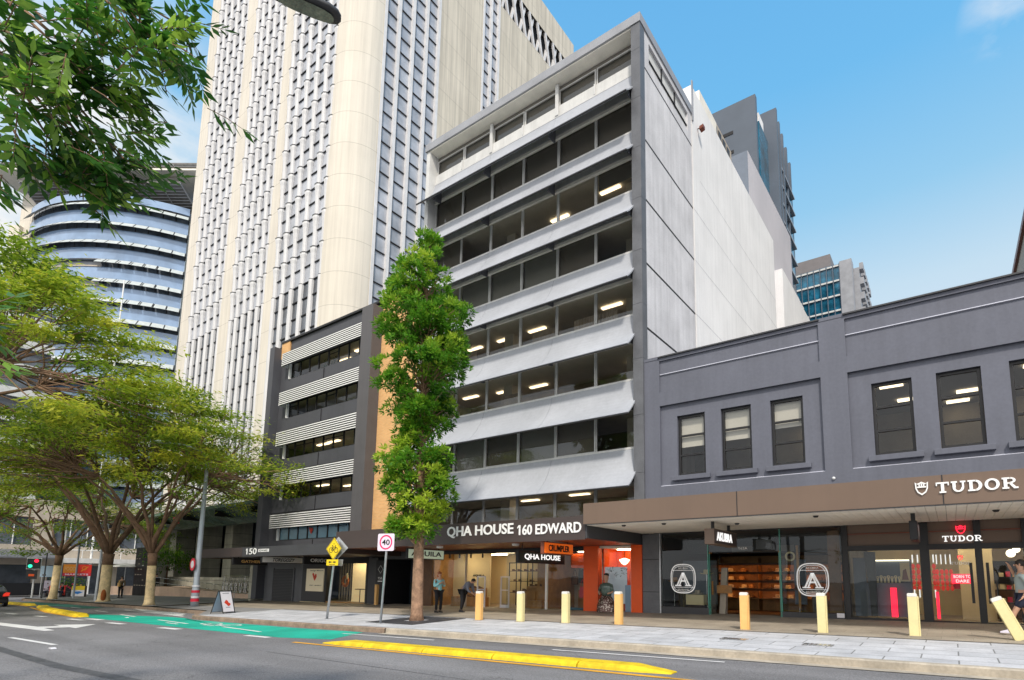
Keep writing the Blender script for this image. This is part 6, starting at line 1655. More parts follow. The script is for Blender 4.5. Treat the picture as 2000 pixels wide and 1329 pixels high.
def column_tree():
    x, y = -16.0, 13.87; zb = fz(x, y); rnd = random.Random(5)
    t = thing('column_tree', 'tall narrow glossy green tree on a bare brown trunk in a square grate', 'tree', (x, y, zb))
    X = lambda z: x-.03*(z)*.6
    tr = MB(); zs = [0, .25, 1, 2, 3, 5, 7, 9, 11, 13, 14.6]; rr = [.27, .215, .205, .19, .17, .15, .13, .11, .085, .055, .02]
    tr.tube([(X(z)+rnd.uniform(-.02, .02), y, zb+z) for z in zs], rr, 14); tr.build('trunk', MAT['barksmooth'], t, smooth=True)
    prof = [(2.65, .6, .15), (3.1, 1.15, .8), (4.0, 1.9, 1.4), (5.2, 1.95, 1.65), (6.0, 2.1, 1.3), (6.7, 1.3, .75), (7.15, .9, .95), (7.7, 2.0, 1.55), (8.8, 2.1, 1.85), (9.8, 2.35, 1.9), (10.8, 2.2, 2.0), (11.6, 2.1, 2.05), (12.4, 1.8, 2.1), (13.2, 1.6, 1.65), (14.0, 1.0, .95), (15.0, .45, .3)]
    def wid(z):
        for (a, l0, r0), (b, l1, r1) in zip(prof, prof[1:]):
            if a <= z <= b: k = (z-a)/(b-a); return l0+(l1-l0)*k, r0+(r1-r0)*k
        return .3, .3
    br = MB(); lv = Leaves()
    right = Vector((.82, .57, 0)); dep = Vector((-.57, .82, 0))
    lumps = 0; zi = 0
    while lumps < 190:
        z = rnd.uniform(2.75, 15.0); l, r = wid(z)
        if rnd.random() > (l+r)/4.0: continue
        a = rnd.uniform(0, 2*math.pi); ex = math.cos(a); w = (r if ex > 0 else l); sr = rnd.uniform(.36, .64)*min(1, (l+r)/2.6+.25)
        u = rnd.uniform(.25, 1)**.6; rad_ = max(.05, w*.90-sr*.80)
        c0 = Vector((X(z), y, zb+z))+right*(ex*rad_*u)+dep*(math.sin(a)*max(.05, (l+r)*.45-sr*.75)*u)
        out = Vector((c0.x-X(z), c0.y-y, 0)); out = out.normalized() if out.length > .05 else Vector((0, 0, 1))
        s0 = Vector((X(max(2.6, z-.8)), y, zb+max(2.6, z-.8))); br.tube(bez(s0, s0*.5+c0*.5+Vector((0, 0, .1)), c0, 4), [.05, .038, .028, .02, .012], 6, cap=False)
        yel = .26 if z < 4.2 else (.16 if rnd.random() < .12 else 0)
        lb_ = .43+rnd.gauss(0, .15)+yel*rnd.uniform(.4, 1)
        for q in range(int(9+22*sr)):
            dd = Vector((rnd.gauss(0, 1), rnd.gauss(0, 1), rnd.gauss(0, .9))).normalized()
            if dd.z < -.5: continue
            c = c0+Vector((dd.x*sr, dd.y*sr, dd.z*sr*.8))*rnd.uniform(.55, 1.0)
            axis = (dd*.8+out*.3+Vector((0, 0, .45))).normalized()
            base = lb_+.16*dd.z+.10*dd.dot(Vector((.3, -.95, 0)))  # tops and street side of each lump tinted lighter, as if lit
            for k in range(22):
                d = Vector((rnd.gauss(0, 1), rnd.gauss(0, 1), rnd.gauss(0, 1))).normalized()
                d = (d+axis*.9).normalized(); L = rnd.uniform(.11, .21)
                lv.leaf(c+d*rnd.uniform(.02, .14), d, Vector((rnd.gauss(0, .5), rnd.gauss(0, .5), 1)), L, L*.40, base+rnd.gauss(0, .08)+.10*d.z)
        lumps += 1
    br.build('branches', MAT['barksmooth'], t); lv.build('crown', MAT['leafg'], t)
    g = thing('tree_grate', 'dark square metal grate around the foot of the narrow tree', 'tree grate', (x, y, zb))
    mb = MB(); s = 1.25
    def gbox(x0, x1, y0, y1, h): 
        mb.add([(px, py, fz(px, py)+h*k) for k in (.15, 1) for px, py in ((x0, y0), (x1, y0), (x1, y1), (x0, y1))], [(4, 5, 6, 7), (0, 1, 5, 4), (1, 2, 6, 5), (2, 3, 7, 6), (3, 0, 4, 7)])
    for k in range(12):
        a = -s+2*s*k/12; gbox(x+a+.02, x+a+2*s/12-.02, y-s, y-.36, .014); gbox(x+a+.02, x+a+2*s/12-.02, y+.36, y+s, .014)
    for k in range(5): gbox(x-s+k*.18, x-s+k*.18+.14, y-.35, y+.35, .014); gbox(x+s-k*.18-.14, x+s-k*.18, y-.35, y+.35, .014)
    mb.build('grate', MAT['dark'], g)
column_tree()

def near_tree():
    t = thing('near_tree', 'dark broad leaved tree whose branches hang close overhead against the sky', 'tree', (-8.5, -1.2, .1)); rnd = random.Random(21)
    MB().tube([(-8.5, -1.2, .0), (-8.45, -1.1, 2.5), (-8.3, -1.0, 5.0), (-8.2, -.8, 7)], [.28, .2, .17, .12], 12).build('trunk', MAT['bark'], t, smooth=True)
    blobs = [((-5.59, .85, 5.87), .42, 38), ((-5.24, 1.20, 5.97), .40, 30), ((-5.45, .78, 5.33), .38, 26), ((-5.35, 1.08, 5.43), .42, 40), ((-5.13, 1.42, 5.78), .40, 30), ((-5.31, 1.05, 5.03), .36, 30), ((-5.30, 1.37, 5.36), .36, 24),
             ((-5.14, 1.45, 6.09), .32, 18), ((-5.45, 1.23, 4.87), .32, 20), ((-5.59, 1.01, 4.87), .26, 12), ((-5.44, 1.30, 4.66), .20, 10), ((-5.32, 1.36, 4.90), .24, 14), ((-5.50, 1.15, 4.72), .2, 10), ((-5.78, .70, 4.57), .16, 7), ((-5.80, .62, 4.95), .16, 6), ((-5.86, .82, 3.42), .20, 11), ((-5.86, .88, 3.02), .17, 8), ((-5.63, .89, 4.70), .2, 7), ((-5.14, 1.57, 6.22), .26, 9), ((-5.05, 1.62, 5.95), .16, 4)]
    br = MB(); lv = Leaves(); hub = Vector((-7.4, -.3, 7.4))
    br.tube(bez(Vector((-8.3, -1.0, 5.0)), Vector((-8.0, -.6, 7.0)), hub, 5), [.14, .12, .11, .10, .09, .08], 8)
    for (c, r, n) in blobs:
        c = Vector(c); s0 = hub if c.z > 4 else Vector((-8.4, -1.05, 3.6))
        br.tube(bez(s0, s0*.45+c*.55+Vector((0, 0, .25)), c, 6), [.035, .03, .024, .018, .014, .010, .007], 6, cap=False)
        for i in range(int(n*.72)):
            st = c+Vector((rnd.gauss(0, 1), rnd.gauss(0, 1), rnd.gauss(0, 1)))*r*.42-Vector((.11, .08, .0))
            d = (Vector((.55, .42, -.35))+Vector((rnd.gauss(0, .55), rnd.gauss(0, .55), rnd.gauss(0, .5)))).normalized()
            L = rnd.uniform(.22, .38); en = st+d*L
            br.tube([st, st*.5+en*.5+Vector((0, 0, .015)), en], [.005, .004, .002], 4, cap=False)
            m = rnd.randint(4, 6); base = .44+rnd.gauss(0, .22)+(.32 if rnd.random() < .22 else 0); side = d.cross(Vector((rnd.gauss(0, .3), rnd.gauss(0, .3), 1))).normalized(); up = side.cross(d)  # some twigs tinted brighter to stand for sunlit leaves
            for k in range(m):
                p = st+d*(L*(k+.6)/m); ll = rnd.uniform(.12, .19)*(1-.25*k/m); fold = rnd.uniform(-.1, .35)
                for s in (-1, 1):
                    lv.leaf(p, d*.75+side*s*.8-up*fold, up+Vector((rnd.gauss(0, .25), rnd.gauss(0, .25), rnd.gauss(0, .25))), ll, ll*.36, base+rnd.gauss(0, .08))
            lv.leaf(en, d, up, .14, .036, base)
    br.build('branches', MAT['bark'], t); lv.build('crown', MAT['leafd'], t)
near_tree()

# ------------------------------------------------------------------ lamps, signs, street furniture
def lamp_pole():
    x, y = -35.8, 14.7; z = fz(x, y)
    t = thing('street_lamp', 'tall grey steel lamp pole with curved arm and red bands near its foot', 'street lamp', (x, y, z))
    MB().tube([(x, y, z), (x, y, z+.9), (x, y, z+1.2), (x, y, 4), (x, y, 8.0)], [.21, .2, .155, .13, .09], 14).build('pole', MAT['lampgrey'], t, smooth=True)
    MB().tube([(x, y, 7.98), (x-.03, y-.12, 8.5), (x-.1, y-.55, 8.85), (x-.25, y-1.2, 9.0), (x-.4, y-1.9, 9.02)], [.09, .075, .06, .055, .05], 10).build('arm', MAT['lampgrey'], t, smooth=True)
    mb = MB(); mb.ball((x-.47, y-2.25, 9.0), .16, .42, .09); mb.build('lamp_head', MAT['lampgrey'], t, smooth=True)
    for a, b in ((.28, .45), (.78, .92)): MB().tube([(x, y, z+a), (x, y, z+b)], .215, 14).build('red_band', MAT['sgnred'], t)
    for a, b in ((.5, .58), (1.12, 1.2)): MB().tube([(x, y, z+a), (x, y, z+b)], .21, 14).build('white_band', MAT['sgnwhite'], t)
    s = thing('clearway_sign', 'round red and white sign seen from the side on the grey lamp pole', 'sign', (x, y-.1, 2.3))
    mb = MB(); mb.lathe([(.36, 0), (.36, .03)], (0, 0, 0), 24); q = Matrix.Rotation(R(-93), 3, 'Z') @ Matrix.Rotation(R(90), 3, 'Y')
    mb.xf(lambda p: q @ p+Vector((x-.05, y-.25, 2.15))); mb.build('sign_plate', MAT['sgnred'], s)
    mb = MB(); mb.lathe([(.22, -.004), (.22, .034)], (0, 0, 0), 24); mb.xf(lambda p: q @ p+Vector((x-.05, y-.25, 2.15))); mb.build('white_centre', MAT['sgnwhite'], s)
lamp_pole()
def near_lamp():
    t = thing('overhead_lamp', 'street lamp head with glass lens hanging over the top edge of the view', 'street lamp', (-9.6, -2.1, .1))
    a, b = Vector((-6.78, 2.88, 9.03)), Vector((-6.27, 3.70, 8.98)); d = (b-a).normalized(); sd = d.cross(Vector((0, 0, 1))).normalized()
    MB().tube([(-9.6, -2.1, 0), (-9.6, -2.1, 5), (-9.55, -2.05, 9.2), (-9.2, -1.6, 9.6)], [.12, .1, .07, .06], 12).build('pole', MAT['alu'], t, smooth=True)
    MB().tube([(-9.2, -1.6, 9.6), (-8.2, .4, 9.4), tuple(a)], [.06, .045, .04], 10).build('arm', MAT['alu'], t, smooth=True)
    mb = MB(); n = 14; L = (b-a).length
    prof = [(-.04, .04, .03), (0, .08, .05), (.15, .12, .07), (.5, .145, .085), (.85, .14, .08), (.96, .10, .06), (1, .04, .03)]
    for (u, w, h) in prof:
        for k in range(n):
            an = 2*math.pi*k/n; hh = h*(1.25 if math.sin(an) > 0 else .55); p = a+d*(u*L)+sd*(w*math.cos(an))+Vector((0, 0, hh*math.sin(an))); mb.v.append(tuple(p))
    for i in range(len(prof)-1):
        for k in range(n): mb.f.append((i*n+k, i*n+(k+1) % n, (i+1)*n+(k+1) % n, (i+1)*n+k))
    mb.f += [tuple(range(n)), tuple(range((len(prof)-1)*n, len(prof)*n))]
    mb.build('housing', MAT['dark'], t, smooth=True)
    mb = MB(); c = a+d*(L*.55)
    for k in range(20):
        an = 2*math.pi*k/20; ex = 5
        cx, cy_ = math.cos(an), math.sin(an); kk = (abs(cx)**3+abs(cy_)**3)**(-1/3); p = c+d*(cx*kk*L*.36)+sd*(cy_*kk*.10); mb.v.append((p.x, p.y, p.z-.062))
    mb.f.append(tuple(range(20))); mb.build('lens', MAT['lens'], t)
MAT['lens'] = mat('lamp_lens', (.20, .22, .16), .2, 0, .8, var=.4, scale=8, fine=40, bump=.3)
near_lamp()
def rot_to(pos, yaw, lean=0):
    q = Matrix.Rotation(yaw, 3, 'Z'); o = Vector(pos); return lambda p: q @ Vector((p.x, p.y, p.z))+o
def speed_sign():
    x, y = -16.3, 12.55; z = fz(x, y)
    t = thing('speed_sign', 'white speed sign with red ring around 40 on a galvanised pole', 'sign', (x, y, z))
    top = Vector((x+.14, y, 2.55))
    MB().tube([(x, y, z), (x+.12, y+.01, 2.5), (x+.16, y+.01, 2.95)], .042, 10).build('pole', MAT['alu'], t, smooth=True)
    MB().box(x-.1, x+.1, y-.1, y+.1, z-.002, z+.02).build('base_plate', MAT['alu'], t)
    yaw = R(18); f = rot_to((x+.15, y-.05, 2.44), yaw)
    w, h, r = .33, .60, .05
    pl = [(-w+r, 0), (w-r, 0), (w-r*.3, r*.3), (w, r), (w, h-r), (w-r*.3, h-r*.3), (w-r, h), (-w+r, h), (-w+r*.3, h-r*.3), (-w, h-r), (-w, r), (-w+r*.3, r*.3)]
    MB().prism(pl, 'y', -.012, .0).xf(f).build('sign_plate', MAT['sgnpink'], t)
    MB().ring((0, -.016, h/2), .205, .255, (1, 0, 0), (0, 0, 1), (0, 1, 0), .003, 40).xf(f).build('red_ring', MAT['sgnmag'], t)
    text_mb('40', (-.155, -.018, h/2-.095), *XZ, .31, .19, .003, .012).xf(f).build('numerals', MAT['sgnblk'], t)
MAT['sgnpink'] = mat('sign_lilac_white', (.78, .68, .80), .4, var=.03); MAT['sgnmag'] = mat('sign_crimson', (.72, .02, .14), .4, var=.03)
speed_sign()
def bike_sign():
    x, y = -19.85, 12.8; z = fz(x, y)
    t = thing('bicycle_sign', 'yellow diamond warning sign with a black bicycle over a yellow arrow plate', 'sign', (x, y, z))
    MB().tube([(x, y, z), (x+.27, y, 2.3), (x+.33, y, 2.95)], .045, 10).build('pole', MAT['alu'], t, smooth=True)
    MB().lathe([(.1, 0), (.1, .02)], (x, y, z), 10).build('base_plate', MAT['alu'], t)
    f = rot_to((x+.27, y-.06, 2.60), R(10))
    s = .43
    MB().prism([(0, -s), (s*.92, 0), (0, s), (-s*.92, 0)], 'y', -.012, 0).xf(f).build('sign_plate', MAT['sgnyel'], t)
    mb = MB(); o, i = s*.97, s*.9
    for (p, q) in (((0, -1), (.92, 0)), ((.92, 0), (0, 1)), ((0, 1), (-.92, 0)), ((-.92, 0), (0, -1))):
        mb.quad((p[0]*o*.97, -.016, p[1]*o*.97), (q[0]*o*.97, -.016, q[1]*o*.97), (q[0]*i, -.016, q[1]*i), (p[0]*i, -.016, p[1]*i))
    mb.xf(f).build('border', MAT['sgnblk'], t)
    mb = MB(); Y = -.018
    for cx in (-.13, .13): mb.ring((cx, Y, -.05), .085, .105, (1, 0, 0), (0, 0, 1), (0, 1, 0), .003, 20)
    for (p, q, w) in (((-.13, -.05), (-.03, .07), .022), ((-.03, .07), (.09, .07), .022), ((.0, -.06), (.10, .07), .022), ((.13, -.05), (.08, .12), .022), ((-.13, -.05), (.0, -.06), .022), ((0, -.06), (-.06, .12), .022), ((.08, .12), (.12, .12), .022), ((-.09, .125), (-.03, .125), .024), ((-.02, .19), (.04, .19), .02)):
        q4 = stripe(p[0], p[1], q[0], q[1], w); mb.add([(a, Y, b) for a, b in q4], [(0, 1, 2, 3)])
    mb.xf(f).build('bicycle_symbol', MAT['sgnblk'], t)
    f2 = rot_to((x+.23, y-.06, 1.97), R(10))
    MB().box(-.30, .30, -.012, 0, -.01, .22).xf(f2).build('arrow_plate', MAT['sgnyel'], t)
    mb = MB()
    for s_ in (-1, 1): mb.add([(s_*.2, -.016, .12), (s_*.12, -.016, .17), (s_*.12, -.016, .14), (s_*.03, -.016, .14), (s_*.03, -.016, .10), (s_*.12, -.016, .10), (s_*.12, -.016, .07)], [tuple(range(7))])
    mb.box(-.15, .15, -.016, -.013, .015, .035)
    mb.xf(f2).build('arrows', MAT['sgnblk'], t)
    # back to back sign facing the other way, only its bare edge shows
    f3 = rot_to((x+.35, y+.06, 2.64), R(24)); MB().prism([(0, -s), (s, 0), (0, s), (-s, 0)], 'y', 0, .012).xf(f3).build('back_plate', MAT['alu'], t)
    MB().box(-.3, .34, 0, .012, -.02, .22).xf(rot_to((x+.25, y+.06, 1.97), R(16))).build('back_plate', MAT['alu'], t)
bike_sign()
def a_frame():
    x, y = -27.75, 12.62; z = fz(x, y)
    t = thing('sandwich_board', 'white sandwich board with a red heart mark standing on the footpath near the kerb', 'sandwich board', (x, y, z))
    f = rot_to((x, y, z), math.atan2(.36, .93))
    def leg(s): # s=+1 front face (+x)
        return [Vector((s*.34, 0, 0)), Vector((s*.03, 0, 1.0))]
    for s in (1, -1):
        a, b = leg(s); mb = MB(); th = .012*s
        mb.add([(a.x*.94, -.31, .07), (a.x*.94, .31, .07), (b.x, .31, 1.0), (b.x, -.31, 1.0), (a.x*.94-th, -.31, .07), (a.x*.94-th, .31, .07), (b.x-th, .31, 1.0), (b.x-th, -.31, 1.0)], [(0, 1, 2, 3), (7, 6, 5, 4), (0, 4, 5, 1), (2, 6, 7, 3), (1, 5, 6, 2), (3, 7, 4, 0)])
        mb.xf(f).build('panel', MAT['sgnwhite'] if s == 1 else MAT['gblue2'], t)
        mb = MB()
        for yy in (-.335, .335): mb.tube([(a.x*1.02, yy, .0), (b.x, yy, 1.02)], .018, 6)
        mb.tube([(b.x, -.335, 1.02), (b.x, .335, 1.02)], .018, 6); mb.tube([(a.x*.95, -.335, .07), (a.x*.95, .335, .07)], .018, 6)
        mb.xf(f).build('frame', MAT['black'], t)
    q = [(-.12, .5), (-.02, .62), (.06, .58), (.08, .50), (.16, .46), (.15, .38), (.05, .33), (-.03, .42)]
    mb = MB(); sl = (.34*.94-.03)/.93
    mb.add([(.34*.94-sl*(zz-.07)+.006, a*1.2-.03, zz) for a, zz in q], [tuple(range(len(q)))]); mb.xf(f).build('heart_mark', MAT['sgnheart'], t)
    mb = MB()
    for zz, w in ((.90, .36), (.27, .24)):
        xx = .34*.94-sl*(zz-.07)+.006; mb.add([(xx, -w/2, zz), (xx, w/2, zz), (xx-.012, w/2, zz+.03), (xx-.012, -w/2, zz+.03)], [(0, 1, 2, 3)])
    mb.xf(f).build('caption_line', MAT['fascgrey'], t)
MAT['gblue2'] = mat('pale_blue_panel', (.42, .55, .68), .5, var=.05)
a_frame()

# far left corner: traffic signal, poles, stalls, boards
def corner():
    x, y = -69.4, 14.95; z = fz(x, y)
    t = thing('traffic_signal', 'traffic signal with red and green lamps lit on a white pole', 'traffic light', (x, y, z))
    MB().tube([(x, y, z), (x, y, 3.0)], .07, 10).build('pole', MAT['ltrwhite'], t)
    f = rot_to((x+.2, y-.15, 0), R(62))
    MB().prism([(-.52, 1.93), (.52, 1.93), (.52, 2.98), (-.52, 2.98)], 'y', -.03, 0).xf(f).build('white_border', MAT['ltrwhite'], t)
    MB().box(-.45, .45, -.2, -.031, 2.0, 2.91).xf(f).build('head', MAT['ggreend'], t)
    mb = MB().lathe([(.15, 0), (.15, .04)], (0, 0, 0), 16).xf(lambda p: Vector((p.x+.2, -.2-p.z, p.y+2.7))).xf(f); mb.build('red_lamp', MAT['redneon'], t)
    mb = MB().lathe([(.15, 0), (.15, .04)], (0, 0, 0), 16).xf(lambda p: Vector((p.x-.2, -.2-p.z, p.y+2.22))).xf(f); mb.build('green_lamp', MAT['grlamp'], t)
    MB().box(-.42, .3, -.18, -.0, 1.05, 1.85).xf(f).build('lower_head', MAT['black'], t)
    MB().box(-.25, .15, -.2, -.181, 1.3, 1.5).xf(f).build('amber_hand', MAT['orange'], t)
    for lb, px, py, h, r, m in (('thin dark pole beside the traffic signal', -66.6, 15.0, 3.4, .06, 'dark'), ('tall white pole rising behind the traffic signal', -68.2, 16.5, 6.2, .07, 'ltrwhite'), ('slim white pole with small box between the far tree and the red sign', -63.5, 16.4, 5.4, .08, 'lampgrey'), ('dark pole leaning beside the scarred tree trunk', -53.0, 15.0, 3.4, .09, 'lampgrey')):
        o = thing('pole', lb, 'pole', (px, py, fz(px, py))); MB().tube([(px, py, fz(px, py)), (px+.15, py, h)], [r, r*.8], 8).build('shaft', MAT[m], o)
        if m == 'dark': MB().box(px-.35, px+.35, py-.05, py+.05, 1.35, 1.5).build('cross_plate', MAT['ggrey'], o)
    b = thing('banner_board', 'tall black shop banner beside the scarred street tree', 'sign', (-55.2, 16, .2)); MB().prism([(-55.9, .65), (-55.2, .4), (-54.75, .8), (-54.8, 2.9), (-55.3, 3.3), (-55.9, 3.1)], 'y', 15.95, 16.05).build('board', MAT['sgnblk'], b); MB().tube([(-55.3, 16, fz(-55.3, 16)), (-55.3, 16, .6)], .05, 8).build('leg', MAT['black'], b)
    w = thing('white_board', 'plain white board on posts between the traffic signal and the far tree', 'sign', (-68, 16, .2)); f = rot_to((-67.3, 15.6, 0), R(58)); MB().box(-.75, .75, -.03, .03, 1.25, 2.25).xf(f).build('board', MAT['gblue2'], w); mb = MB(); mb.tube([(-.6, 0, -.5), (-.6, 0, 1.25)], .04, 6); mb.tube([(.6, 0, -.5), (.6, 0, 1.25)], .04, 6); mb.xf(f).build('leg', MAT['alu'], w)
    r = thing('market_sign', 'red and orange painted sign board above the flower stall', 'sign', (-69.5, 18, .2)); f = rot_to((-69.4, 18, 0), R(55))
    MB().box(-1.1, 0, -.04, .04, 1.65, 2.45).xf(f).build('orange_half', MAT['orangel'], r); MB().box(.003, 1.1, -.04, .04, 1.65, 2.45).xf(f).build('red_half', MAT['sgnredb'], r); MB().box(-1.1, 1.1, -.04, .04, 1.35, 1.647).xf(f).build('red_strip', MAT['sgnred'], r)
    text_mb('FOOD', (-.98, -.045, 1.85), *XZ, .85, .38, .004, .02).xf(f).build('lettering', MAT['bolo'], r); text_mb('MARKETS', (-.9, -.045, 1.42), *XZ, 1.8, .16, .004, .02).xf(f).build('lettering', MAT['sgnpink'], r)
    mb = MB(); q = stripe(.3, 1.8, .85, 2.25, .08); mb.add([(a, -.043, b) for a, b in q], [(0, 1, 2, 3)]); mb.ring((.55, -.043, 2.1), .14, .2, (1, 0, 0), (0, 0, 1), (0, -1, 0), .004, 14); mb.xf(f).build('swirl_mark', MAT['orangel'], r)
    mb = MB(); mb.tube([(-.9, 0, -.55), (-.9, 0, 1.35)], .04, 6); mb.tube([(.9, 0, -.55), (.9, 0, 1.35)], .04, 6); mb.xf(f).build('leg', MAT['alu'], r)
    y_ = thing('price_board', 'small yellow topped board with blue swoosh standing by the flower stall', 'sign', (-66.6, 17.6, -.4)); f = rot_to((-66.6, 17.5, fz(-66.6, 17.5)), R(52))
    MB().box(-.5, .5, -.03, .03, .05, .62).xf(f).build('white_panel', MAT['sgnwhite'], y_); MB().box(-.5, .5, -.03, .03, .623, 1.0).xf(f).build('yellow_panel', MAT['sgnyel'], y_)
    mb = MB(); mb.add([(-.35, -.034, .35), (0, -.034, .25), (.38, -.034, .42), (.1, -.034, .52), (-.2, -.034, .5)], [(0, 1, 2, 3, 4)]); mb.xf(f).build('blue_swoosh', MAT['sgnblue'], y_); mb = MB(); mb.box(-.55, -.5, -.03, .2, 0, 1.02); mb.box(.5, .55, -.03, .2, 0, 1.02); mb.xf(f).build('frame', MAT['black'], y_)
    s = thing('flower_stall', 'flower stall of buckets, greenery and red crate boards below the red and orange sign', 'stall', (-69.5, 17.3, -.5)); f = rot_to((-69.2, 17.1, fz(-69.2, 17.1)), R(55))
    MB().box(-1.6, 1.5, -.1, .8, .02, .5).xf(f).build('bench', MAT['dark'], s)
    MB().box(-1.0, .2, -.2, -.12, .15, 1.05).xf(f).build('red_board', MAT['sgnredb'], s); MB().box(-.7, -.1, -.21, -.202, .35, .8).xf(f).build('red_board_print', MAT['bolo'], s)
    MB().box(-1.7, -1.1, .2, .6, .5, 1.5).xf(f).build('pink_drape', MAT['sgnpink'], s)
    rnd = random.Random(2); lv = Leaves(); fl = MB(); fo = MB()
    for k in range(420): 
        c = Vector((rnd.uniform(-1.2, 1.5), rnd.uniform(.1, .7), rnd.uniform(.75, 1.75))); lv.leaf(c, Vector((rnd.gauss(0, 1), rnd.gauss(0, 1), .6)), Vector((0, 0, 1)), .3, .1, .5+rnd.gauss(0, .2))
    lv.v = [tuple(f(Vector(p))) for p in lv.v]; lv.build('greenery', MAT['leafg'], s)
    for k in range(26): (fl if k % 2 else fo).ball((rnd.uniform(-1.3, 1.5), rnd.uniform(-.1, .5), rnd.uniform(.6, 1.2)), .09, .09, .08, 6, 4)
    fl.xf(f).build('flowers', MAT['sgnmag'], s); fo.xf(f).build('flowers', MAT['bolo'], s)
    mb = MB()
    for k in range(5): mb.lathe([(.13, 0), (.17, .35)], (-1.3+k*.6, -.3, .0), 10)
    mb.xf(f).build('bucket', MAT['ggrey'], s)
    k_ = thing('kiosk', 'black open kiosk with small lit shelves behind the scarred street tree', 'kiosk', (-62, 20.5, 0)); 
    MB().box(-64.5, -60.4, 21.0, 21.15, -.6, 4.1).build('board_wall', MAT['sgnblk'], k_)
    mb = MB(); rnd = random.Random(4)
    for j in range(6):
        for i in range(6):
            if rnd.random() < .5: mb.box(-64.2+i*.6, -63.9+i*.6, 20.97, 20.995, .5+j*.5, .58+j*.5)
    mb.build('menu_light', MAT['beige'], k_)
    u = thing('cafe_umbrella', 'flat pale cafe umbrella over the seated people on the terrace', 'umbrella', (-65.5, 20.6, .3))
    z0 = fz(-65.5, 20.6); MB().tube([(-65.5, 20.6, z0), (-65.5, 20.6, 2.5)], .04, 8).build('pole', MAT['alu'], u); MB().lathe([(1.5, 0), (1.45, .08), (.1, .35)], (-65.5, 20.6, 2.25), 8).build('canopy', MAT['whiteconc'], u)
    u2 = thing('cafe_umbrella', 'smaller pale cafe umbrella set farther back on the terrace by the bushy tree', 'umbrella', (-63, 22, .3)); MB().tube([(-62.5, 22.2, 0), (-62.5, 22.2, 2.5)], .04, 8).build('pole', MAT['alu'], u2); MB().lathe([(1.3, 0), (1.25, .08), (.1, .3)], (-62.5, 22.2, 2.35), 8).build('canopy', MAT['whiteconc'], u2)
    for lb, tx, ty in (('dark cafe table before the seated people on the terrace', -61.0, 21.2),):
        tb = thing('cafe_table', lb, 'table', (tx, ty, .3)); z0 = .30
        MB().lathe([(.45, .72), (.45, .76)], (tx, ty, z0), 14).build('tabletop', MAT['black'], tb); MB().tube([(tx, ty, z0), (tx, ty, z0+.72)], .035, 8).build('leg', MAT['black'], tb); MB().lathe([(.25, 0), (.25, .03)], (tx, ty, z0), 12).build('base', MAT['black'], tb)
    pk = thing('bike_rack', 'row of steel hoops with parked bicycles seen behind the lamp pole', 'bike rack', (-46, 22.3, .2))
    mb = MB()
    for k in range(7):
        xx = -48.8+k*.75; mb.tube([(xx, 22.0, .2), (xx, 22.0, .95), (xx+.25, 22.0, 1.12), (xx+.5, 22.0, .95), (xx+.5, 22.0, .2)], .025, 6)
    mb.build('hoop', MAT['ssteel'], pk)
    for k in range(5):
        xx = -48.4+k*1.0; bk = thing('bicycle', ['parked bicycle at the terrace rack, farthest from the charcoal building', 'parked bicycle second along the terrace rack, next to the outermost one', 'parked bicycle in the middle hoops of the terrace rack', 'parked bicycle second from the charcoal building at the terrace rack', 'parked bicycle at the terrace rack, closest to the charcoal building'][k], 'bicycle', (xx, 22.3, .25), 'bicycles parked at the terrace rack')
        for dx in (0, .62): MB().ring((xx+dx, 22.3, .56), .24, .28, (1, 0, 0), (0, 0, 1), (0, 1, 0), .03, 18).build('wheel', MAT['black'], bk)
        mb = MB(); mb.tube([(xx, 22.31, .56), (xx+.22, 22.31, .95), (xx+.52, 22.31, .95), (xx+.62, 22.31, .56)], .017, 6); mb.tube([(xx+.22, 22.31, .95), (xx+.3, 22.31, .52), (xx+.52, 22.31, .95)], .015, 6); mb.build('frame', MAT['beige'], bk)
        MB().tube([(xx+.52, 22.31, .95), (xx+.49, 22.31, 1.12), (xx+.56, 22.15, 1.15)], .014, 6).build('handlebar', MAT['black'], bk); MB().box(xx+.1, xx+.3, 22.26, 22.36, 1.0, 1.04).build('saddle', MAT['black'], bk)
MAT['grlamp'] = emis('green_lamp', (.05, 1, .55), 1.6); MAT['orangel'] = mat('orange_print', (.80, .27, .02), .5, var=.05); MAT['sgnredb'] = mat('bright_red_print', (.75, .035, .02), .5, var=.05); MAT['sgnblue'] = mat('blue_print', (.03, .22, .65), .5, var=.05)
corner()
# ------------------------------------------------------------------ people
def skin_mesh(P, edges, rad, name, m, parent, f, sub=1):
    names = []
    for a, b in edges:
        for q in (a, b):
            if q not in names: names.append(q)
    me = bpy.data.meshes.new(name); me.from_pydata([tuple(P[q]) for q in names], [(names.index(a), names.index(b)) for a, b in edges], [])
    ob = bpy.data.objects.new(name, me); COL.objects.link(ob)
    md = ob.modifiers.new('skin', 'SKIN'); md.use_smooth_shade = True
    for i, q in enumerate(names):
        sv = me.skin_vertices[0].data[i]; r = rad[q] if q in rad else .03
        sv.radius = r if isinstance(r, tuple) else (r, r); sv.use_root = (i == 0)
    ss = ob.modifiers.new('sub', 'SUBSURF'); ss.levels = sub; ss.render_levels = sub
    dg = bpy.context.evaluated_depsgraph_get(); m2 = bpy.data.meshes.new_from_object(ob.evaluated_get(dg))
    bpy.data.objects.remove(ob); bpy.data.meshes.remove(me)
    o0 = origin_of(parent)
    for v in m2.vertices: v.co = f(v.co)-o0
    for p in m2.polygons: p.use_smooth = True
    m2.materials.clear()
    return link(name, m2, m, parent)
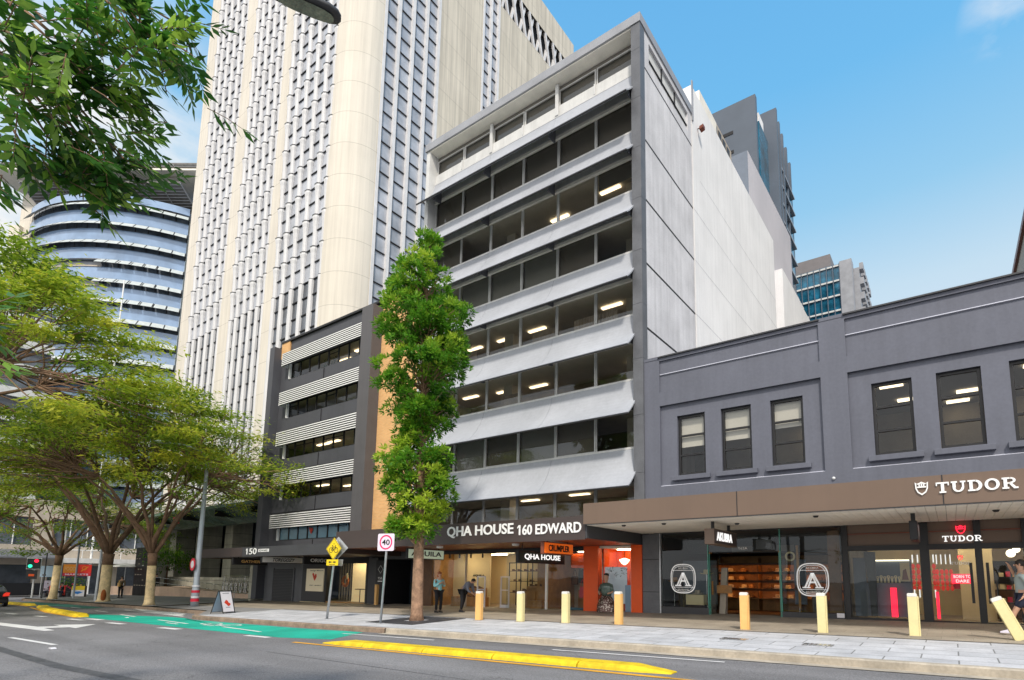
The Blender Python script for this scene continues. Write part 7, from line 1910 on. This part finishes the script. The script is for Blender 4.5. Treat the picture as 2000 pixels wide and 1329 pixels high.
def person(label, loc, yaw, top, legs, hair, pose=None, scale=1.0, longhair=False, sleeve=True, skinm=None, group=None, shoes='black', shorts=False):
    """local axes: faces +x, left hand +y"""
    V = Vector; P = {}
    base = dict(pelvis=(0, 0, .93), waist=(0, 0, 1.07), chest=(0, 0, 1.27), neck0=(-.005, 0, 1.42), neck=(.0, 0, 1.49), head0=(.02, 0, 1.55), head1=(.025, 0, 1.62), head2=(.012, 0, 1.70))
    for s, k in ((1, 'L'), (-1, 'R')):
        base.update({'sh'+k: (-.01, s*.17, 1.385), 'el'+k: (-.02, s*.23, 1.10), 'wr'+k: (.09, s*.22, .87), 'hip'+k: (0, s*.09, .88), 'kn'+k: (.03, s*.10, .49), 'an'+k: (-.01, s*.10, .085)})
    base.update(pose or {})
    for k, v in base.items(): P[k] = V(v)*scale
    for k, s in (('L', 1), ('R', -1)):
        w, e = P['wr'+k], P['el'+k]; d = (w-e).normalized(); side = d.cross(V((0, s, .2))).normalized(); across = side.cross(d).normalized()
        P['palm'+k] = w+d*.075*scale
        for i, (o, L) in enumerate(((-.028, .065), (-.01, .08), (.01, .075), (.027, .058))):
            P['f%d%s' % (i, k)] = P['palm'+k]+d*.028*scale+across*o*scale; P['g%d%s' % (i, k)] = P['f%d%s' % (i, k)]+(d+side*.35).normalized()*L*scale*.9
        P['t0'+k] = w+d*.03*scale+across*-.034*scale; P['t1'+k] = P['t0'+k]+(d*.7-across*.55+side*.3).normalized()*.055*scale
    rad = dict(pelvis=(.15, .115), waist=(.135, .10), chest=(.165, .11), neck0=.07, neck=.052, head0=.068, head1=(.082, .098), head2=.062)
    E_ = [('pelvis', 'waist'), ('waist', 'chest'), ('chest', 'neck0'), ('neck0', 'neck'), ('neck', 'head0'), ('head0', 'head1'), ('head1', 'head2')]
    for k in 'LR':
        rad.update({'sh'+k: .062, 'el'+k: .043, 'wr'+k: .029, 'palm'+k: (.038, .018), 'hip'+k: .095, 'kn'+k: .062, 'an'+k: .042})
        E_ += [('neck0', 'sh'+k), ('sh'+k, 'el'+k), ('el'+k, 'wr'+k), ('wr'+k, 'palm'+k), ('pelvis', 'hip'+k), ('hip'+k, 'kn'+k), ('kn'+k, 'an'+k)]
        for i in range(4): E_ += [('palm'+k, 'f%d%s' % (i, k)), ('f%d%s' % (i, k), 'g%d%s' % (i, k))]; rad['f%d%s' % (i, k)] = .0095; rad['g%d%s' % (i, k)] = .0075
        E_ += [('wr'+k, 't0'+k), ('t0'+k, 't1'+k)]; rad['t0'+k] = .012; rad['t1'+k] = .008
    rad = {k: (tuple(x*scale for x in v) if isinstance(v, tuple) else v*scale) for k, v in rad.items()}
    t = thing('person', label, 'person', loc, group)
    q = Matrix.Rotation(yaw, 3, 'Z'); o = Vector(loc); f = lambda p: q @ Vector(p)+o
    skin_mesh(P, E_, rad, 'body', skinm or MAT['skin'], t, f)
    def grow(keys, add): return {k: (tuple(x+add for x in rad[k]) if isinstance(rad[k], tuple) else rad[k]+add) for k in keys}
    ek = [('waist', 'chest'), ('chest', 'neck0'), ('pelvis', 'waist')]; kk = ['pelvis', 'waist', 'chest', 'neck0']
    for k in 'LR':
        ek += [('neck0', 'sh'+k), ('sh'+k, 'el'+k)]; kk += ['sh'+k, 'el'+k]
        if sleeve:
            P['cu'+k] = P['el'+k]*.2+P['wr'+k]*.8; rad['cu'+k] = .034*scale; ek += [('el'+k, 'cu'+k)]; kk.append('cu'+k)
    skin_mesh(P, ek, grow(kk, .022*scale), 'top', top, t, f)
    ek = [('pelvis', 'hipL'), ('pelvis', 'hipR')]; kk = ['pelvis', 'hipL', 'hipR']
    for k in 'LR':
        if shorts: P['lk'+k] = P['hip'+k]*.25+P['kn'+k]*.75; rad['lk'+k] = .085*scale; ek += [('hip'+k, 'lk'+k)]; kk.append('lk'+k)
        else: ek += [('hip'+k, 'kn'+k), ('kn'+k, 'an'+k)]; kk += ['kn'+k, 'an'+k]
    skin_mesh(P, ek, grow(kk, .016*scale), 'trousers', legs, t, f)
    for k in 'LR':
        a = P['an'+k]; sh = MB(); sd = a-P['kn'+k]
        prof = [(-.085, .0), (-.09, .05), (-.05, .095), (.03, .085), (.12, .055), (.175, .035), (.18, .0)]
        sh.prism([(x_*scale, z_*scale) for x_, z_ in prof], 'y', -.042*scale, .042*scale)
        sh.xf(lambda p: f(Vector((a.x+p.x, a.y+p.y, a.z-.085*scale+p.z)))); sh.build('shoe', MAT[shoes], t, bevel=.012)
    h = P['head1']; fd = (h-P['neck']); 
    hb = MB(); hb.ball((h.x-.022*scale, h.y, h.z+.035*scale), .098*scale, .092*scale, .092*scale, 12, 8)
    if longhair: hb.lathe([(.07*scale, -.22*scale), (.095*scale, -.1*scale), (.085*scale, .06*scale)], (h.x-.05*scale, h.y, h.z), 12, .75, 1)
    hb.xf(f).build('hair', hair, t, smooth=True)
    fb = MB(); fb.ball((h.x+.098*scale, h.y, h.z-.012*scale), .016*scale, .013*scale, .022*scale, 8, 6); fb.xf(f).build('nose', skinm or MAT['skin'], t, smooth=True)
    fb = MB()
    for s in (-1, 1): fb.ball((h.x+.085*scale, h.y+s*.032*scale, h.z+.012*scale), .010*scale, .013*scale, .008*scale, 8, 6)
    fb.box(h.x+.078*scale, h.x+.090*scale, h.y-.02*scale, h.y+.02*scale, h.z-.052*scale, h.z-.045*scale); fb.xf(f).build('eyes_and_mouth', MAT['sgnblk'], t)
    fb = MB()
    for s in (-1, 1): fb.ball((h.x+.0, h.y+s*.088*scale, h.z), .018*scale, .01*scale, .028*scale, 8, 6)
    fb.xf(f).build('ears', skinm or MAT['skin'], t, smooth=True)
    return t
MAT['aqua'] = mat('aqua_knit', (.30, .62, .66), .85, var=.1); MAT['slatecloth'] = mat('slate_cloth', (.16, .17, .21), .85, var=.1); MAT['blackcloth'] = mat('black_cloth', (.015, .015, .018), .85, var=.2)
MAT['redhair'] = mat('auburn_hair', (.32, .10, .035), .6, var=.2); MAT['darkhair'] = mat('dark_hair', (.02, .015, .012), .55, var=.2); MAT['olive'] = mat('olive_brown_cloth', (.16, .12, .07), .85, var=.1); MAT['greytee'] = mat('pale_grey_tee', (.34, .40, .40), .85, var=.08)
MAT['navy'] = mat('navy_cloth', (.02, .025, .05), .85, var=.15); MAT['trainer'] = mat('white_lilac_trainer', (.75, .72, .85), .6, var=.06); MAT['black'].name
x, y = -18.15, 16.9
person('person in an aqua jumper and black trousers with auburn hair, hands raised before the chest', (x, y, fz(x, y)), R(-15), MAT['aqua'], MAT['blackcloth'], MAT['redhair'],
       dict(elL=(.02, .24, 1.10), wrL=(.24, .10, 1.22), elR=(.02, -.24, 1.10), wrR=(.25, -.06, 1.25)), 1.0, True)
x, y = -17.3, 17.5
person('person in a slate grey top and black trousers bending forward beside the aqua jumper', (x, y, fz(x, y)), R(10), MAT['slatecloth'], MAT['blackcloth'], MAT['darkhair'],
       dict(waist=(.08, 0, 1.05), chest=(.24, 0, 1.16), neck0=(.36, 0, 1.24), neck=(.41, 0, 1.27), head0=(.46, 0, 1.29), head1=(.53, 0, 1.30), head2=(.60, 0, 1.33), shL=(.33, .17, 1.2), shR=(.33, -.17, 1.2), elL=(.36, .22, .93), elR=(.38, -.22, .93), wrL=(.52, .14, .78), wrR=(.54, -.12, .8), anL=(-.16, .1, .085), knL=(-.03, .1, .5)), 1.0, False)
x, y = 1.36, 17.2
person('person in a pale grey tee and dark shorts walking past the watch shop', (x, y, fz(x, y)), R(178), MAT['greytee'], MAT['navy'], MAT['darkhair'],
       dict(elR=(.12, -.26, 1.36), wrR=(.2, -.12, 1.56), elL=(-.12, .24, 1.12), wrL=(.0, .25, .92), knL=(.20, .1, .52), anL=(.32, .1, .12), knR=(-.02, -.1, .50), anR=(-.26, -.1, .12)), 1.02, False, sleeve=False, shoes='trainer', shorts=True)
x, y = -58.4, 18.2
pc = person('person in an olive top and black trousers standing alone between the two cream tree trunks', (x, y, fz(x, y)), R(-40), MAT['olive'], MAT['blackcloth'], MAT['darkhair'], dict(wrR=(.18, -.12, 1.05), elR=(-.02, -.24, 1.12)), 1.05, True)
b = thing('bag', 'orange brown shoulder bag held by the person between the tree trunks', 'bag', (x, y, 1)); q = fz(x, y)
MB().box(x+.1, x+.45, y-.32, y-.2, q+.95, q+1.25).build('bag_body', MAT['bolo'], b, bevel=.03); MB().tube([(x+.12, y-.26, q+1.25), (x+.1, y-.2, q+1.45), (x+.42, y-.26, q+1.25)], .015, 6).build('strap', MAT['bolo'], b)
sit = dict(pelvis=(0, 0, .52), waist=(-.02, 0, .68), chest=(-.01, 0, .88), neck0=(.0, 0, 1.04), neck=(.01, 0, 1.11), head0=(.03, 0, 1.17), head1=(.045, 0, 1.24), head2=(.03, 0, 1.32))
for k, s in (('L', 1), ('R', -1)): sit.update({'sh'+k: (-.0, s*.17, 1.0), 'el'+k: (.06, s*.23, .74), 'wr'+k: (.30, s*.14, .76), 'hip'+k: (.04, s*.1, .5), 'kn'+k: (.44, s*.11, .49), 'an'+k: (.42, s*.11, .085)})
def chair(label, x, y, z, yaw):
    c = thing('cafe_chair', label, 'chair', (x, y, z)); f = rot_to((x, y, z), yaw)
    MB().box(-.22, .22, -.21, .21, .38, .42).xf(f).build('seat', MAT['black'], c); MB().box(-.24, -.21, -.2, .2, .45, .85).xf(f).build('backrest', MAT['black'], c)
    for a in (-.2, .2):
        for b_ in (-.19, .19): MB().tube([(a, b_, 0), (a, b_, .38 if a > 0 else .85)], .015, 5).xf(f).build('leg', MAT['black'], c)
for lb, tx, ty, yaw, top in (('person in dark navy clothes seated at the terrace table', -60.0, 21.3, R(180), 'navy'), ('person in a pinkish top seated at the terrace table', -61.9, 21.35, R(0), 'sgnpink')):
    z0 = .30
    person(lb, (tx, ty, z0), yaw, MAT[top], MAT['blackcloth'], MAT['darkhair'], sit)
    chair('black cafe chair under the person in '+('navy clothes' if top == 'navy' else 'the pinkish top'), tx, ty, z0, yaw)
for lb, tx, ty, yaw, top in (('person in black sitting beside the traffic signal pole', -70.2, 16.2, R(-50), 'blackcloth'), ('person in navy sitting by the pale board near the traffic signal', -67.6, 16.6, R(-100), 'navy')):
    z0 = fz(tx, ty)
    person(lb, (tx, ty, z0), yaw, MAT[top], MAT['navy'], MAT['darkhair'], sit); st = thing('stool', 'low dark stool under the person in '+('black' if top == 'blackcloth' else 'navy')+' sitting near the traffic signal', 'stool', (tx, ty, z0))
    MB().lathe([(.2, .37), (.2, .42)], (tx, ty, z0), 12).build('seat', MAT['black'], st)
    for a in range(4): MB().tube([(tx+.16*math.cos(a*1.57), ty+.16*math.sin(a*1.57), z0), (tx+.14*math.cos(a*1.57), ty+.14*math.sin(a*1.57), z0+.37)], .015, 5).build('leg', MAT['black'], st)

# ------------------------------------------------------------------ dark hatchback at the left edge
def car():
    x0, yc = -52.15, 9.3; z = gz(-54)+.0
    t = thing('parked_car', 'dark hatchback on the road with a red tail light toward the viewer', 'car', (x0-2, yc, z))
    M_ = MAT['carpaint']
    # body loft: sections along length (u from rear 0 to front 4.2), half widths and heights
    sec = [(0.0, .66, .34, .92), (.08, .80, .28, 1.0), (.5, .87, .24, 1.02), (1.2, .89, .22, .98), (2.6, .89, .22, .95), (3.5, .87, .24, .86), (4.05, .78, .28, .74), (4.2, .62, .34, .62)]
    mb = MB(); n = 10
    for (u, w, zl, zh) in sec:
        for (a, b) in ((-.9, 0), (-1, .3), (-1, .62), (-.93, .95), (-.6, 1.0), (.6, 1.0), (.93, .95), (1, .62), (1, .3), (.9, 0)): mb.v.append((x0-u, yc+a*w, z+zl+(zh-zl)*b))
    for i in range(len(sec)-1):
        for k in range(n): mb.f.append((i*n+k, i*n+(k+1) % n, (i+1)*n+(k+1) % n, (i+1)*n+k))
    mb.f += [tuple(range(n)), tuple(range((len(sec)-1)*n, len(sec)*n))]
    mb.build('body', M_, t, smooth=True)
    cab = [(.16, .66, 1.0, 1.04), (.42, .66, 1.0, 1.32), (.8, .64, 1.0, 1.44), (1.7, .63, .98, 1.48), (2.4, .63, .95, 1.36), (3.05, .70, .93, .97)]
    mb = MB()
    for (u, w, zl, zh) in cab:
        for (a, b) in ((-1.2, 0), (-1.12, .3), (-1.0, .85), (-.8, 1), (.8, 1), (1.0, .85), (1.12, .3), (1.2, 0)): mb.v.append((x0-u, yc+a*w, z+zl+(zh-zl)*b))
    for i in range(len(cab)-1):
        for k in range(7): mb.f.append((i*8+k, i*8+k+1, i*8+8+k+1, i*8+8+k))
    mb.build('glasshouse', MAT['tglassd'], t, smooth=True)
    mb = MB(); mb.v = []
    for (u, w, zl, zh) in cab[1:5]:
        mb.v += [(x0-u, yc-w*.8, z+zh+.012), (x0-u, yc+w*.8, z+zh+.012)]
    for i in range(3): mb.f.append((2*i, 2*i+1, 2*i+3, 2*i+2))
    mb.build('roof', M_, t)
    for s in (-1, 1):
        mb = MB(); mb.prism([(yc+s*.5, z+.72), (yc+s*.80, z+.74), (yc+s*.84, z+.96), (yc+s*.66, z+.98), (yc+s*.52, z+.88)], 'x', x0+.02, x0-.18); mb.build('tail_light', MAT['redlamp'], t)
        for u in (.75, 3.4):
            w = MB(); w.lathe([(.2, -.1), (.31, -.1), (.33, -.06), (.33, .06), (.31, .1), (.2, .1)], (0, 0, 0), 24); w.xf(lambda p: Vector((x0-u+p.x, yc+s*.80+p.z, z+.33+p.y))); wo = w.build('wheel', MAT['black'], t)
            r = MB(); r.lathe([(.2, -.105), (.21, 0), (.2, .105)], (0, 0, 0), 16); r.xf(lambda p: Vector((x0-u+p.x, yc+s*.80+p.z, z+.33+p.y))); r.build('rim', MAT['ssteel'], wo)
    MB().box(x0+.01, x0+.035, yc-.26, yc+.26, z+.55, z+.67).build('number_plate', MAT['sgnwhite'], t)
    MB().box(x0-.05, x0+.06, yc-.76, yc+.76, z+.3, z+.5).build('bumper', MAT['black'], t, bevel=.03)
MAT['carpaint'] = mat('dark_car_paint', (.02, .02, .028), .2, .2, .8, var=.05, bump=0); MAT['redlamp'] = mat('red_lens', (.6, .02, .01), .15, 0, .8, var=.05, bump=0, emit=(1, .05, .02), estr=.5)
car()

# things that are one mesh need no empty above them
for o in [o for o in list(COL.objects) if o.type == 'EMPTY' and not o.parent and len(o.children) == 1]:
    ch = o.children[0]
    if len(ch.children): continue
    nm = o.name; props = {k: o[k] for k in ('label', 'category', 'group') if k in o.keys()}
    mw = o.matrix_basis.copy(); bpy.data.objects.remove(o)
    ch.parent = None; ch.matrix_basis = mw; ch.name = nm
    for k, v in props.items(): ch[k] = v
